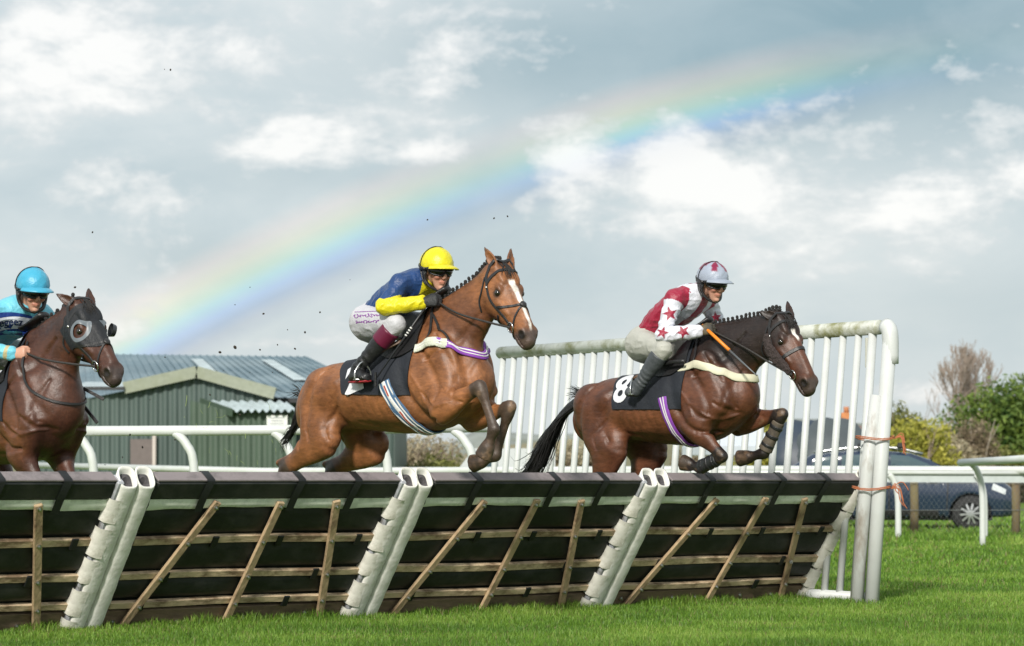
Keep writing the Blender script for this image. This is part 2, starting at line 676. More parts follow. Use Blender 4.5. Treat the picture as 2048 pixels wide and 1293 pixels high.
def relax(V, Fc, it=2, lam=0.5):
    """laplacian smoothing on a quad mesh"""
    e = np.concatenate([Fc[:, [0, 1]], Fc[:, [1, 2]], Fc[:, [2, 3]], Fc[:, [3, 0]]])
    deg = np.bincount(e.ravel(), minlength=len(V)).astype(float)
    for _ in range(it):
        acc = np.zeros_like(V)
        for a, b in ((0, 1), (1, 0)):
            for c in range(3):
                acc[:, c] += np.bincount(e[:, a], weights=V[e[:, b], c], minlength=len(V))
        V = V + lam * (acc / np.maximum(deg, 1)[:, None] - V)
    return V


def vnormals(V, Fc):
    n = np.cross(V[Fc[:, 2]] - V[Fc[:, 0]], V[Fc[:, 3]] - V[Fc[:, 1]])
    N = np.zeros_like(V)
    for i in range(4):
        for c in range(3):
            N[:, c] += np.bincount(Fc[:, i], weights=n[:, c], minlength=len(V))
    return N / np.maximum(np.linalg.norm(N, axis=1, keepdims=True), 1e-12)


def seg_dist(V, a, b):
    a, b = np.array(a, float), np.array(b, float)
    d = b - a
    t = np.clip(((V - a) @ d) / max(d @ d, 1e-9), 0, 1)
    return np.linalg.norm(V - (a + t[:, None] * d), axis=1), t


def sstep(x, a, b):
    t = np.clip((x - a) / (b - a), 0, 1)
    return t * t * (3 - 2 * t)


def curve_pts(P, n=24):
    """catmull-rom through P"""
    A = np.array(P, float)
    Q = np.concatenate([[2 * A[0] - A[1]], A, [2 * A[-1] - A[-2]]])
    m = len(A) - 1
    out = []
    for s in np.linspace(0, m, n):
        i = min(int(s), m - 1)
        t = s - i
        p0, p1, p2, p3 = Q[i:i + 4]
        out.append(0.5 * (2 * p1 + (p2 - p0) * t + (2 * p0 - 5 * p1 + 4 * p2 - p3) * t * t + (3 * p1 - p0 - 3 * p2 + p3) * t ** 3))
    return np.array(out)
QUICK=False
# ================================================================== setting: ground, sheds, trees, far things
def at(px, py, D):
    """the point a photograph pixel looks at, at distance D"""
    return np.array([(px - 1024) / 5500 * D, D, 1.0 + (958 - py) / 5500 * D])


def ground():
    # one sheet out to the horizon, finer near the camera
    ys = [4, 10, 14, 16, 18, 20, 22, 24, 26, 30, 36, 44, 60, 80, 120, 200, 400, 900, 2500, 5000]
    V, Fc = [], []
    xs = np.linspace(-1, 1, 25)
    for y in ys:
        for x in xs:
            w = 14 + y * 0.9
            V.append((x * w, y, 0.0))
    n = len(xs)
    for j in range(len(ys) - 1):
        for i in range(n - 1):
            Fc.append((j * n + i, j * n + i + 1, (j + 1) * n + i + 1, (j + 1) * n + i))
    m = bpy.data.materials.new('turf')
    m.use_nodes = True
    t = m.node_tree
    t.nodes.clear()
    b = NB(t)
    tc = b.n('ShaderNodeTexCoord')
    v = tc.outputs['Object']
    n1 = b.n('ShaderNodeTexNoise', i_Vector=v, i_Scale=1.3, i_Detail=6.0, i_Roughness=.6)
    n2 = b.n('ShaderNodeTexNoise', i_Vector=v, i_Scale=30.0, i_Detail=6.0, i_Roughness=.7)
    n3 = b.n('ShaderNodeTexNoise', i_Vector=v, i_Scale=.06, i_Detail=4.0)
    c = b.ramp(n1.outputs['Fac'], [(.3, (.085, .155, .020)), (.55, (.15, .25, .030)), (.75, (.21, .31, .045))])
    c2 = b.ramp(n2.outputs['Fac'], [(.3, (.45, .45, .45)), (.7, (1.3, 1.3, 1.2))])
    c = b.mix(1.0, c, c2, 'MULTIPLY')
    c = b.mix(b.m('MULTIPLY', b.ramp(n2.outputs['Fac'], [(.60, (0, 0, 0)), (.75, (1, 1, 1))]), .25), c, (.16, .13, .06, 1))
    c = b.mix(b.m('MULTIPLY', b.ramp(n3.outputs['Fac'], [(.45, (0, 0, 0)), (.65, (1, 1, 1))]), .4), c, (.14, .16, .045, 1))
    p = b.n('ShaderNodeBsdfPrincipled', i_Base_Color=c, i_Roughness=.85)
    p.inputs['Specular IOR Level'].default_value = .2
    bp = b.n('ShaderNodeBump', i_Height=n2.outputs['Fac'], i_Strength=.8, i_Distance=.05)
    b.link(bp.outputs[0], p.inputs['Normal'])
    o = b.n('ShaderNodeOutputMaterial')
    b.link(p.outputs[0], o.inputs[0])
    tag(obj('ground', mesh_data('ground', V, Fc), m), kind='structure')


ground()


def grass():
    """real blades: dense short turf on the near landing side, thinning with distance"""
    rng = np.random.default_rng(5)
    pos, ht, wd = [], [], []

    def band(y0, y1, dens, h0, h1, w, xl=None, xr=None):
        x0 = -(y1 * .2 + 1.0) if xl is None else xl
        x1 = (y1 * .2 + 1.0) if xr is None else xr
        n = int((y1 - y0) * (x1 - x0) * dens)
        p = np.stack([rng.uniform(x0, x1, n), rng.uniform(y0, y1, n)], 1)
        keep = np.abs(p[:, 0]) < p[:, 1] * .1965 + .9
        # the hurdle hides the turf behind its own foot, except on the right of the wing
        hb = (p[:, 1] - 17.95) - (p[:, 0] + 3.1) * .86
        keep &= (hb < .5) | (p[:, 0] > 2.2)
        p = p[keep]
        pos.append(p)
        pn = np.c_[p, np.zeros(len(p))]
        f = 1 + .35 * noise3(pn, 2.2, 3) + .25 * noise3(pn, 9, 5)
        ht.append(rng.uniform(h0, h1, len(p)) * f)
        wd.append(np.full(len(p), w))
    band(15.6, 18.2, 5600, .020, .055, .0042)
    band(18.2, 21.0, 4600, .020, .055, .0048)
    band(21.0, 24.5, 3200, .020, .055, .0058)
    band(24.5, 31.0, 1300, .025, .06, .009, 1.5)
    band(31.0, 42.0, 420, .04, .09, .016, 3.0)
    band(42.0, 48.0, 420, .06, .16, .018, 4.0)
    band(48.0, 70.0, 90, .07, .15, .035, 5.0)
    p = np.concatenate(pos)
    h = np.concatenate(ht)
    w = np.concatenate(wd)
    # longer tufts left unmown at the foot of the hurdle
    n = 15000
    u = rng.uniform(-.12, 1.02, n)
    off = np.abs(rng.normal(0, .10, n))
    bx = -2.89 + 5.23 * u
    by = 18.2 + 4.5 * u
    q = np.stack([bx + .65 * (off + .03), by - .76 * (off + .03)], 1)
    p = np.concatenate([p, q])
    h = np.concatenate([h, rng.uniform(.025, .080, n) * (1 + .7 * noise3(np.c_[q, q[:, 0]], 4, 1))])
    w = np.concatenate([w, np.full(n, .0048)])
    n = len(p)
    a = rng.uniform(0, 2 * math.pi, n)
    lean = rng.uniform(.15, .75, n) * h
    ld = a + rng.normal(0, .5, n) + math.pi / 2
    side = np.stack([np.cos(a), np.sin(a), np.zeros(n)], 1) * (w / 2)[:, None]
    base = np.c_[p, np.full(n, -.004)]
    ldv = np.stack([np.cos(ld), np.sin(ld), np.zeros(n)], 1)
    mid = base + ldv * (lean * .35)[:, None] + np.array([0, 0, 1.0]) * (h * .6)[:, None]
    tip = base + ldv * lean[:, None] + np.array([0, 0, 1.0]) * (h * .95)[:, None]
    V = np.empty((n, 5, 3))
    V[:, 0] = base - side
    V[:, 1] = base + side
    V[:, 2] = mid + side * .8
    V[:, 3] = mid - side * .8
    V[:, 4] = tip
    V = V.reshape(-1, 3)
    k = np.arange(n)[:, None] * 5
    tri = np.concatenate([k + np.array([[0, 1, 2]]), k + np.array([[0, 2, 3]]), k + np.array([[3, 2, 4]])])
    me = mesh_data('grass', V, tri, False)
    pn = np.c_[p, np.zeros(n)]
    t = rng.random(n) + .5 * noise3(pn, 1.3, 2) + .3 * noise3(pn, .35, 7)
    c0, c1, c2 = np.array((.078, .165, .020)), np.array((.172, .315, .036)), np.array((.32, .42, .09))
    C = np.where(t[:, None] < .6, c0 + (c1 - c0) * np.clip(t / .6, 0, 1)[:, None], c1 + (c2 - c1) * np.clip((t - .6) / .7, 0, 1)[:, None])
    dead = rng.random(n) < .05 + .10 * np.clip(noise3(pn, .9, 4) + noise3(pn, 3, 6) * .5, 0, 1)
    C[dead] = np.array((.26, .22, .10)) * rng.uniform(.6, 1.1, dead.sum())[:, None]
    set_col(me, np.repeat(C, 5, 0))
    m = bpy.data.materials.new('grass_blade')
    m.use_nodes = True
    tr = m.node_tree
    b = NB(tr)
    tr.nodes.clear()
    at_ = b.n('ShaderNodeAttribute', attribute_name='Col')
    pr = b.n('ShaderNodeBsdfPrincipled', i_Base_Color=at_.outputs['Color'], i_Roughness=.5)
    pr.inputs['Specular IOR Level'].default_value = .35
    tl = b.n('ShaderNodeBsdfTranslucent', i_Color=at_.outputs['Color'])
    mx = b.n('ShaderNodeMixShader', i_0=.35)
    b.link(pr.outputs[0], mx.inputs[1])
    b.link(tl.outputs[0], mx.inputs[2])
    o = b.n('ShaderNodeOutputMaterial')
    b.link(mx.outputs[0], o.inputs[0])
    tag(obj('grass', me, m), 'short green racecourse turf with taller tufts along the hurdle foot', 'grass', kind='stuff')


if not globals().get('QUICK'):
    grass()

# ------------------------------------------------------------------ sheds
M_GREEN = mat('green_cladding', (.062, .090, .082), .55, var=.10, vscale=1.2, stain=(.09, .13, .12), stain_scale=.7, stain_amt=.4, stretch=(1, 1, .25))
M_GREEN2 = mat('olive_cladding', (.055, .085, .060), .55, var=.10, vscale=1.2)
M_ROOF = mat('blue_roof_sheet', (.11, .17, .205), .42, var=.12, vscale=.8, stain=(.27, .34, .37), stain_scale=.35, stain_amt=.55)
M_FASCIA = mat('cream_fascia', (.24, .26, .20), .6, var=.1, stain=(.2, .22, .14), stain_amt=.4)
M_SHEETLT = mat('pale_roof_sheet', (.40, .47, .49), .4, var=.2, vscale=2.0)
M_BROWN = mat('brown_door', (.13, .105, .10), .6, var=.1)
M_WHITE = mat('white_paint', (.70, .71, .70), .45, var=.05, vscale=3, stain=(.45, .46, .42), stain_scale=5, stain_amt=.25)


def corrugated(x0, x1, z0, z1, pitch, dep, ztop=None):
    """corrugated wall in the x-z plane facing -y; ztop(x) trims its top"""
    n = int((x1 - x0) / (pitch / 4))
    V, Fc = [], []
    for i in range(n + 1):
        x = x0 + (x1 - x0) * i / n
        y = (0, -dep, -dep, 0)[i % 4]
        zt = ztop(x) if ztop else z1
        V += [(x, y, z0), (x, y, zt)]
    for i in range(n):
        Fc.append((2 * i, 2 * i + 2, 2 * i + 3, 2 * i + 1))
    return V, Fc


def sheds():
    # main shed, long side to the right, low ridge
    D = 84.0
    s = D / 5500

    def X(px, d=D):
        return (px - 1024) / 5500 * d

    def Z(py, d=D):
        return 1 + (958 - py) / 5500 * d
    root = empty('storage_shed', (X(420), D, 0), label='long dark green corrugated shed with shallow blue grey roof, behind the rails on the left', cat='shed')

    def loc(V, dx=X(420), dy=D):
        return [(a - dx, b - dy, c) for a, b, c in V]
    V, Fc = corrugated(X(60), X(786), -.2, Z(797), .30, .05)
    MB().add(loc([(a, b + D, c) for a, b, c in V]), Fc).build('wall', M_GREEN, root)
    MB().box((X(786) - X(420), 5.0, 1.6), (.10, 9.9, 3.6)).build('end_wall', M_GREEN, root)
    # roof: one slope towards the viewer, with ribs and translucent sheets
    dr = 8.5
    zr = 1 + (958 - 714) / 5500 * (D + dr)
    x0, x1 = X(-60), X(615, D + dr)
    ze = Z(797)
    A, B = (X(60) - .4, D - .35, ze), (X(790), D - .35, ze)
    Cc, Dd = (x1, D + dr, zr), (X(60, D + dr), D + dr, zr + .12)
    th = .12
    MB().add(loc([A, B, Cc, Dd] + [(p[0], p[1], p[2] - th) for p in (A, B, Cc, Dd)]),
             [(0, 1, 2, 3), (7, 6, 5, 4), (0, 4, 5, 1), (1, 5, 6, 2), (2, 6, 7, 3), (3, 7, 4, 0)]).build('roof', M_ROOF, root)
    rf = root.children[-1]
    n = 40
    mb = MB()
    for i in range(n):
        f = (i + .5) / n
        p0 = np.array(A) * (1 - f) + np.array(B) * f
        p1 = np.array(Dd) * (1 - f) + np.array(Cc) * f
        mb.beam(*[np.array(loc([q + np.array([0, 0, .01])])[0]) for q in (p0, p1)], .06, .035)
    tag(mb.build('roof_rib', M_ROOF, root), kind='stuff')
    for f0, f1 in ((.56, .60), (.80, .84)):
        q = [np.array(A) * (1 - f) + np.array(B) * f for f in (f0, f1)] + [np.array(Dd) * (1 - f) + np.array(Cc) * f for f in (f1, f0)]
        q = [q[0] * .65 + q[3] * .35, q[1] * .65 + q[2] * .35, q[1] * .15 + q[2] * .85, q[0] * .15 + q[3] * .85]
        MB().add(loc([p + np.array([0, 0, .075]) for p in q]), [(0, 1, 2, 3)]).build('skylight', M_SHEETLT, root)
    MB().beam(*[np.array(loc([p])[0]) + np.array([0, -.06, -.08]) for p in (A, B)], .14, .14).build('gutter', mat('dark_gutter', (.02, .022, .025), .5), root)

    # gabled annex in front
    D2 = 80.0
    g = empty('gabled_shed', (X(395, D2), D2, 0), label='low green shed with cream edged gable facing the track', cat='shed')
    dx = X(395, D2)

    def zt(x):
        px = (x + dx) / D2 * 5500 + 1024
        pk = 395
        if px < pk:
            y = 752 + (pk - px) * (782 - 752) / 145
        else:
            y = 752 + (px - pk) * (790 - 752) / 150
        return Z(y, D2)
    V, Fc = corrugated(X(150, D2) - dx, X(545, D2) - dx, -.2, 3, .28, .05, zt)
    MB().add(V, Fc).build('wall', M_GREEN, g)
    pts = [(X(250, D2) - dx, Z(777, D2)), (0, Z(745, D2)), (X(551, D2) - dx, Z(788, D2))]
    for (a, b_) in ((pts[0], pts[1]), (pts[1], pts[2])):
        MB().beam((a[0], -.22, a[1]), (b_[0], -.22, b_[1]), .12, .34).build('fascia', M_FASCIA, g)
    for (a, b_) in ((pts[0], pts[1]), (pts[1], pts[2])):
        MB().add([(a[0], -.16, a[1] + .16), (b_[0], -.16, b_[1] + .16), (b_[0], 3.5, b_[1] + .14), (a[0], 3.5, a[1] + .14)], [(0, 1, 2, 3)]).build('roof', M_ROOF, g)
    MB().add([(X(140, D2) - dx, -.3, Z(775, D2)), (X(252, D2) - dx, -.3, Z(775, D2)), (X(252, D2) - dx, 3, Z(757, D2)), (X(140, D2) - dx, 3, Z(757, D2))], [(0, 1, 2, 3)]).build('side_roof', M_SHEETLT, g)
    MB().beam((X(140, D2) - dx, -.34, Z(778, D2)), (X(252, D2) - dx, -.34, Z(778, D2)), .12, .10).build('gutter', MATS['dark_gutter'], g)
    MB().box((X(285, D2) - dx, -.10, .95), (X(308, D2) - X(262, D2), .10, 2.4)).build('door', M_BROWN, g)
    MB().tube([(X(310, D2) - dx, -.16, 0), (X(310, D2) - dx, -.16, Z(872, D2))], .06, 8).build('downpipe', mat('pinkish_pipe', (.45, .40, .36), .6), g, smooth=True)

    # lean-to
    D3 = 77.5
    l = empty('lean_to_shed', (X(480, D3), D3, 0), label='small olive green lean-to with rippled pale roof and white notice', cat='shed')
    dx3 = X(480, D3)
    V, Fc = corrugated(X(380, D3) - dx3, X(592, D3) - dx3, -.2, Z(826, D3), .30, .05, lambda x: Z(826 if x > X(470, D3) - dx3 else 800 + (x + dx3 - X(378, D3)) / (X(470, D3) - X(378, D3)) * 26, D3))
    MB().add(V, Fc).build('wall', M_GREEN2, l)
    V, Fc = [], []
    nn = 48
    a0, a1, b0, b1 = X(465, D3) - dx3, X(598, D3) - dx3, X(385, D3) - dx3, X(560, D3) - dx3
    for i in range(nn + 1):
        f = i / nn
        rp = .05 * math.sin(f * 2 * math.pi * 9)
        V += [(a0 + (a1 - a0) * f, -.35, Z(823, D3) + rp), (b0 + (b1 - b0) * f, 2.2, Z(799, D3) + rp)]
    for i in range(nn):
        Fc.append((2 * i, 2 * i + 2, 2 * i + 3, 2 * i + 1))
    MB().add(V, Fc).build('roof', M_SHEETLT, l, smooth=True)
    MB().beam((b0, 2.1, Z(800, D3)), (a0, -.36, Z(826, D3)), .08, .22).build('fascia', M_GREEN2, l)
    nb = MB().box((X(555, D3) - dx3, -.12, Z(842, D3)), (.58, .03, .30)).build('notice_board', M_WHITE, l)
    for i, (w, z) in enumerate(((.40, .08), (.34, .0), (.38, -.08))):
        MB().box((X(555, D3) - dx3, -.139, Z(842, D3) + z), (w, .004, .03)).build('printed_line', mat('grey_print', (.35, .36, .38), .7), nb)


sheds()

# ------------------------------------------------------------------ trees, bushes, hedges
M_BARK = mat('bark', (.26, .20, .16), .85, var=.25, vscale=3, bump=.5, bscale=6)
M_BIRCH = mat('pale_bark', (.42, .36, .30), .8, var=.25, vscale=2)


def leaf_mat(name, c1, c2, tl=.25):
    if name in MATS:
        return MATS[name]
    m = bpy.data.materials.new(name)
    m.use_nodes = True
    t = m.node_tree
    t.nodes.clear()
    b = NB(t)
    inf = b.n('ShaderNodeAttribute', attribute_name='Col')
    c = b.mix(inf.outputs['Fac'], (*c1, 1), (*c2, 1))
    p = b.n('ShaderNodeBsdfPrincipled', i_Base_Color=c, i_Roughness=.6)
    p.inputs['Specular IOR Level'].default_value = .3
    tr = b.n('ShaderNodeBsdfTranslucent', i_Color=c)
    mx = b.n('ShaderNodeMixShader', i_0=tl)
    b.link(p.outputs[0], mx.inputs[1])
    b.link(tr.outputs[0], mx.inputs[2])
    o = b.n('ShaderNodeOutputMaterial')
    b.link(mx.outputs[0], o.inputs[0])
    MATS[name] = m
    return m


def leaf_cloud(name, clumps, n, size, m, parent, seed=1, aspect=1.6):
    """n leaf faces spread through ellipsoidal clumps (cx,cy,cz,rx,ry,rz)"""
    rng = np.random.default_rng(seed)
    cl = np.array(clumps, float)
    wgt = cl[:, 3] * cl[:, 5]
    k = rng.choice(len(cl), n, p=wgt / wgt.sum())
    d = rng.normal(size=(n, 3))
    d /= np.linalg.norm(d, axis=1, keepdims=True)
    r = rng.random(n) ** .45
    p = cl[k, :3] + d * r[:, None] * cl[k, 3:] * (1 + .25 * noise3(d * 2 + k[:, None], 1.5, seed))[:, None]
    a = rng.normal(size=(n, 3))
    a /= np.linalg.norm(a, axis=1, keepdims=True)
    b = np.cross(a, rng.normal(size=(n, 3)))
    b /= np.linalg.norm(b, axis=1, keepdims=True)
    sz = size * rng.uniform(.6, 1.4, n)[:, None]
    V = np.stack([p - a * sz * aspect, p - b * sz * .6, p + a * sz * aspect, p + b * sz * .6], 1).reshape(-1, 3)
    F_ = np.arange(4 * n).reshape(n, 4)
    me = mesh_data(name, V, F_, False)
    t = np.clip(.5 + .45 * noise3(p, .8 / max(size * 4, .2), seed) + rng.normal(0, .18, n), 0, 1)
    set_col(me, np.repeat(np.repeat(t[:, None], 3, 1), 4, 0))
    return obj(name, me, m, parent)


def branching(mb, p, d, L, r, depth, rng, spread=.5, up=.15, minr=.006):
    n = 4
    pts = [p]
    q = np.array(p, float)
    dd = np.array(d, float)
    for i in range(n):
        dd = nrm(dd + np.array([rng.gauss(0, .10), rng.gauss(0, .10), up * .2]))
        q = q + dd * L / n
        pts.append(q)
    rad = [max(minr, r * (1 - .45 * i / n)) for i in range(n + 1)]
    mb.tube(pts, rad, 6 if depth > 2 else 4, cap=False)
    if depth <= 0:
        return
    for i in range(rng.choice((2, 3, 3)) if depth > 1 else 3):
        j = rng.choice((2, 3, 4, 4))
        nd = nrm(dd + np.array([rng.gauss(0, spread), rng.gauss(0, spread), rng.gauss(up, spread * .5)]))
        branching(mb, pts[j], nd, L * rng.uniform(.62, .82), rad[j] * .68, depth - 1, rng, spread, up, minr)


def bush(name, label, cat, px, pybase, D, w, h, d, m, n, size, seed, trunk=True, group=None, lumps=7, y0=None, mtrunk=None):
    x = (px - 1024) / 5500 * D
    root = empty(name, (x, D, 0), label=label, cat=cat, group=group)
    rng = random.Random(seed)
    cl = []
    for i in range(lumps):
        a = rng.uniform(0, 6.28)
        rr = rng.uniform(.1, .62)
        cz = h * rng.uniform(.25, .72)
        cl.append((math.cos(a) * rr * w / 2, math.sin(a) * rr * d / 2, cz, w * rng.uniform(.20, .34), d * rng.uniform(.22, .36), h * rng.uniform(.20, .30)))
    cl.append((0, 0, h * .45, w * .38, d * .38, h * .42))
    leaf_cloud('crown', cl, n, size, m, root, seed)
    mb = MB()
    for i in range(5):
        branching(mb, np.array([rng.gauss(0, w * .04), rng.gauss(0, w * .04), -.1]), nrm(np.array([rng.gauss(0, .35), rng.gauss(0, .35), 1])), h * .42, .05 + h * .012, 2, rng, .45, .2, .012)
    mb.build('trunk', mtrunk or M_BARK, root, smooth=True)
    return root


L_EVER = leaf_mat('evergreen_leaf', (.035, .085, .022), (.20, .27, .05))
L_YELLOW = leaf_mat('spring_leaf', (.22, .23, .035), (.50, .46, .09))
L_OLIVE = leaf_mat('olive_leaf', (.10, .12, .03), (.26, .26, .075))
L_BROWN = leaf_mat('winter_twig_leaf', (.13, .095, .060), (.33, .265, .18))
L_DARK = leaf_mat('dark_hedge_leaf', (.040, .045, .026), (.14, .12, .075))
L_PALE = leaf_mat('pale_twig_leaf', (.28, .23, .14), (.52, .46, .33))

D = 115.0
bush('evergreen_tree', 'big rounded dark evergreen at the right edge behind the rails', 'tree', 2040, 940, D, 6.2, 5.7, 5, L_EVER, 16000, .085, 3, lumps=12)
bush('evergreen_tree', 'smaller bushy evergreen beside the tall bare trees', 'tree', 1990, 940, D - 3, 2.6, 2.6, 2.4, L_OLIVE, 4000, .07, 4)
bush('flowering_bush', 'yellow green bush just right of the wing above the parked car', 'bush', 1838, 940, 96.0, 2.7, 3.4, 2.0, L_YELLOW, 9000, .055, 5)
bush('willow_bush', 'olive green bush topping the hedge right behind the end post', 'bush', 1800, 940, 103.0, 3.0, 4.1, 2.2, L_OLIVE, 8500, .06, 6)
bush('winter_bush', 'pale straw coloured leafless thicket between yellow bush and bare trees', 'bush', 1888, 940, 105.0, 3.2, 3.3, 2.0, L_PALE, 9000, .055, 8)
bush('winter_bush', 'reddish brown bare thicket at the foot of the tall bare trees', 'bush', 1948, 940, 110.0, 2.9, 4.2, 2.0, L_BROWN, 8000, .045, 9, mtrunk=M_BIRCH)
bush('hedge', 'dark low hedge running behind the parked car to the right edge', 'hedge', 1990, 940, 88.0, 5.0, 1.55, 1.2, L_DARK, 7000, .05, 10, lumps=14)
bush('spring_tree', 'lime green tree top seen between the wing uprights by the leading horse', 'tree', 1522, 940, 120.0, 2.6, 4.6, 2.4, L_YELLOW, 5000, .07, 11)
bush('winter_bush', 'low straw and green bushes under the belly of the blazed horse', 'bush', 850, 940, 100.0, 3.2, 3.1, 2.0, L_PALE, 7000, .055, 12)
bush('hedge', 'green hedge base beside the right end of the long shed', 'hedge', 862, 940, 92.0, 3.2, 1.9, 1.2, L_OLIVE, 5000, .05, 13, lumps=12)
for i, (px, w, h, m, l) in enumerate([(985, 2.2, 2.5, L_PALE, 'pale leafless bush behind the far end of the wing'), (1045, 2.0, 2.2, L_BROWN, 'brown twiggy bush behind the leading horse, left of its tail'),
                                      (1110, 2.4, 2.7, L_PALE, 'straw coloured bush behind the tail of the leading horse'), (1180, 2.4, 2.3, L_BROWN, 'brown bush hidden behind the rump of the leading horse'),
                                      (1400, 2.6, 2.2, L_BROWN, 'brown bush below the chest of the leading horse'), (1640, 2.4, 2.7, L_BROWN, 'brown hedge tree behind the two umbrellas'),
                                      (1745, 2.0, 2.6, L_PALE, 'pale bush between the wing uprights near the end post')]):
    bush('winter_bush', l, 'bush', px, 940, 104.0 + i, w, h, 1.8, m, 3600, .055, 20 + i)


def bare_tree():
    for px, D, h, sd, lb in ((1921, 118.0, 6.15, 2, 'taller left one of the twin bare trees on the right'), (1950, 119.0, 5.9, 5, 'right one of the twin bare trees on the right, next to the evergreen')):
        x = (px - 1024) / 5500 * D
        root = empty('bare_tree', (x, D, 0), label=lb, cat='tree', group='twin bare trees')
        rng = random.Random(sd)
        mb = MB()
        tr = [(0, 0, -.1), (.03, 0, h * .25), (-.02, 0, h * .5), (.02, .02, h * .72), (0, 0, h * .9), (.03, 0, h)]
        mb.tube(tr, [.17, .145, .115, .08, .045, .012], 8)
        mb.build('trunk', M_BARK, root, smooth=True)
        mb = MB()
        for i in range(40):
            f = rng.uniform(.22, .97)
            p = curve_pts(tr, 50)[int(f * 49)]
            a = rng.uniform(0, 6.28)
            d = nrm(np.array([math.cos(a), math.sin(a), rng.uniform(.55, 1.5)]))
            branching(mb, p, d, (1.15 - f) * h * .26, .045 * (1.15 - f), 3, rng, .38, .35, .008)
        mb.build('crown', mat('twig', (.30, .24, .20), .9), root)


bare_tree()


def hills():
    n = 60
    for (D, base, amp, col, nm) in ((700, 848, 12, (.23, .25, .23), 1), (420, 872, 9, (.22, .19, .11), 2)):
        V, Fc = [], []
        for i in range(n + 1):
            x = (-.36 + .72 * i / n) * D
            px = x / D * 5500 + 1024
            py = base + amp * math.sin(px * .006 + nm) + amp * .5 * math.sin(px * .017 + 2 * nm)
            if px < 900:
                py += 40
            z = 1 + (958 - py) / 5500 * D
            V += [(x, D - 60, -1), (x, D, z * .8), (x, D + 40, z)]
        for i in range(n):
            for j in range(2):
                Fc.append((3 * i + j, 3 * i + 3 + j, 3 * i + 4 + j, 3 * i + 1 + j))
        tag(obj('hill', mesh_data('hill', V, Fc), mat('hill_%d' % nm, col, .9, var=.35, vscale=.03, stain=(.12, .13, .06), stain_scale=.02, stain_amt=.7)), kind='structure')


hills()


def house():
    D = 130.0
    s = D / 5500
    px = 1735
    x = (px - 1024) * s
    root = empty('house', (x, D, 0), label='distant house with brown roof and orange brick chimney behind the umbrellas', cat='house')
    Z = lambda py: 1 + (958 - py) * s
    W = 120 * s
    br = mat('house_brick', (.30, .15, .10), .8, var=.2, vscale=2)
    MB().box((0, 2, Z(895) / 2), (W, 4, Z(895))).build('wall', br, root)
    MB().prism([(-.2, Z(897)), (4.2, Z(897)), (2, Z(850))], -W / 2 - .2, W / 2 + .2, 0).build('roof', mat('brown_tile', (.16, .115, .10), .8, var=.2, vscale=1.5), root)
    c = MB().box(((1703 - px) * s, 2, Z(845)), (.55, .5, 1.0), bev=.02).build('chimney', mat('orange_brick', (.50, .20, .08), .8, var=.2, vscale=4), root)
    MB().tube([((1703 - px) * s, 2, Z(845) + .5), ((1703 - px) * s, 2, Z(845) + .78)], .13, 8).build('chimney_pot', mat('terracotta', (.42, .17, .08), .8), c, smooth=True)
    for dx in (-.9, .8):
        w = MB().box((dx, -.02, 1.6), (.7, .08, .8), bev=.01).build('window', M_WHITE, root)
        MB().box((dx, -.065, 1.6), (.58, .02, .68)).build('pane', mat('dark_glass', (.03, .04, .05), .1), w)


house()
# ================================================================== hurdles
PHI = math.atan2(4.5, 5.23)
LEAN = math.atan2(.70, 1.02)
HL = 2.30           # panel length
SLANT = 1.237
M_PADBLK = mat('black_padding', (.010, .0125, .0115), .55, var=.15, vscale=5, bump=.15, bscale=14, stain=(.050, .048, .042), stain_scale=5, stain_amt=.35)
M_PADTOP = mat('grey_top_pad', (.22, .19, .195), .7, var=.12, vscale=6, bump=.1, bscale=60, stain=(.05, .045, .045), stain_scale=6, stain_amt=.5)
M_BAND = mat('white_band', (.78, .82, .72), .55, var=.08, vscale=8, stain=(.22, .24, .20), stain_scale=9, stain_amt=.35)
M_WOOD = mat('weathered_slat', (.60, .46, .30), .75, var=.2, vscale=6, bump=.4, bscale=30, stain=(.13, .075, .04), stain_scale=7, stain_amt=.85, stretch=(.5, 1, 1))
M_WOOD2 = mat('brace_timber', (.48, .35, .21), .75, var=.22, vscale=6, bump=.4, bscale=30, stain=(.11, .06, .035), stain_scale=6, stain_amt=.85, stretch=(1, 1, .5))
M_BOARD = mat('toe_board', (.24, .165, .11), .8, var=.25, vscale=4, bump=.4, bscale=20, stain=(.03, .022, .018), stain_scale=4, stain_amt=.7, stretch=(.3, 1, 1))
M_STRAP = mat('black_strap', (.008, .009, .010), .5, bump=.2, bscale=120)
M_BOLT = mat('steel_bolt', (.55, .56, .56), .3, metal=1.0)
M_ROLL = mat('white_vinyl', (.77, .76, .72), .42, var=.06, vscale=5, bump=.35, bscale=12, stain=(.42, .40, .32), stain_scale=6, stain_amt=.28)
M_ROLL2 = mat('white_vinyl_flap', (.73, .71, .65), .5, var=.1, vscale=6, bump=.4, bscale=14, stain=(.30, .27, .20), stain_scale=9, stain_amt=.38)
M_POST = mat('scuffed_post', (.36, .37, .40), .6, var=.25, vscale=12, stain=(.12, .11, .09), stain_scale=14, stain_amt=.8)
M_FOAM = mat('foam_core', (.075, .07, .075), .9, var=.35, vscale=20, bump=.6, bscale=40)

BOLT = MB().tube([(0, .006, 0), (0, -.010, 0)], .016, 6).tube([(0, -.010, 0), (0, -.024, 0)], .007, 6).data('bolt')


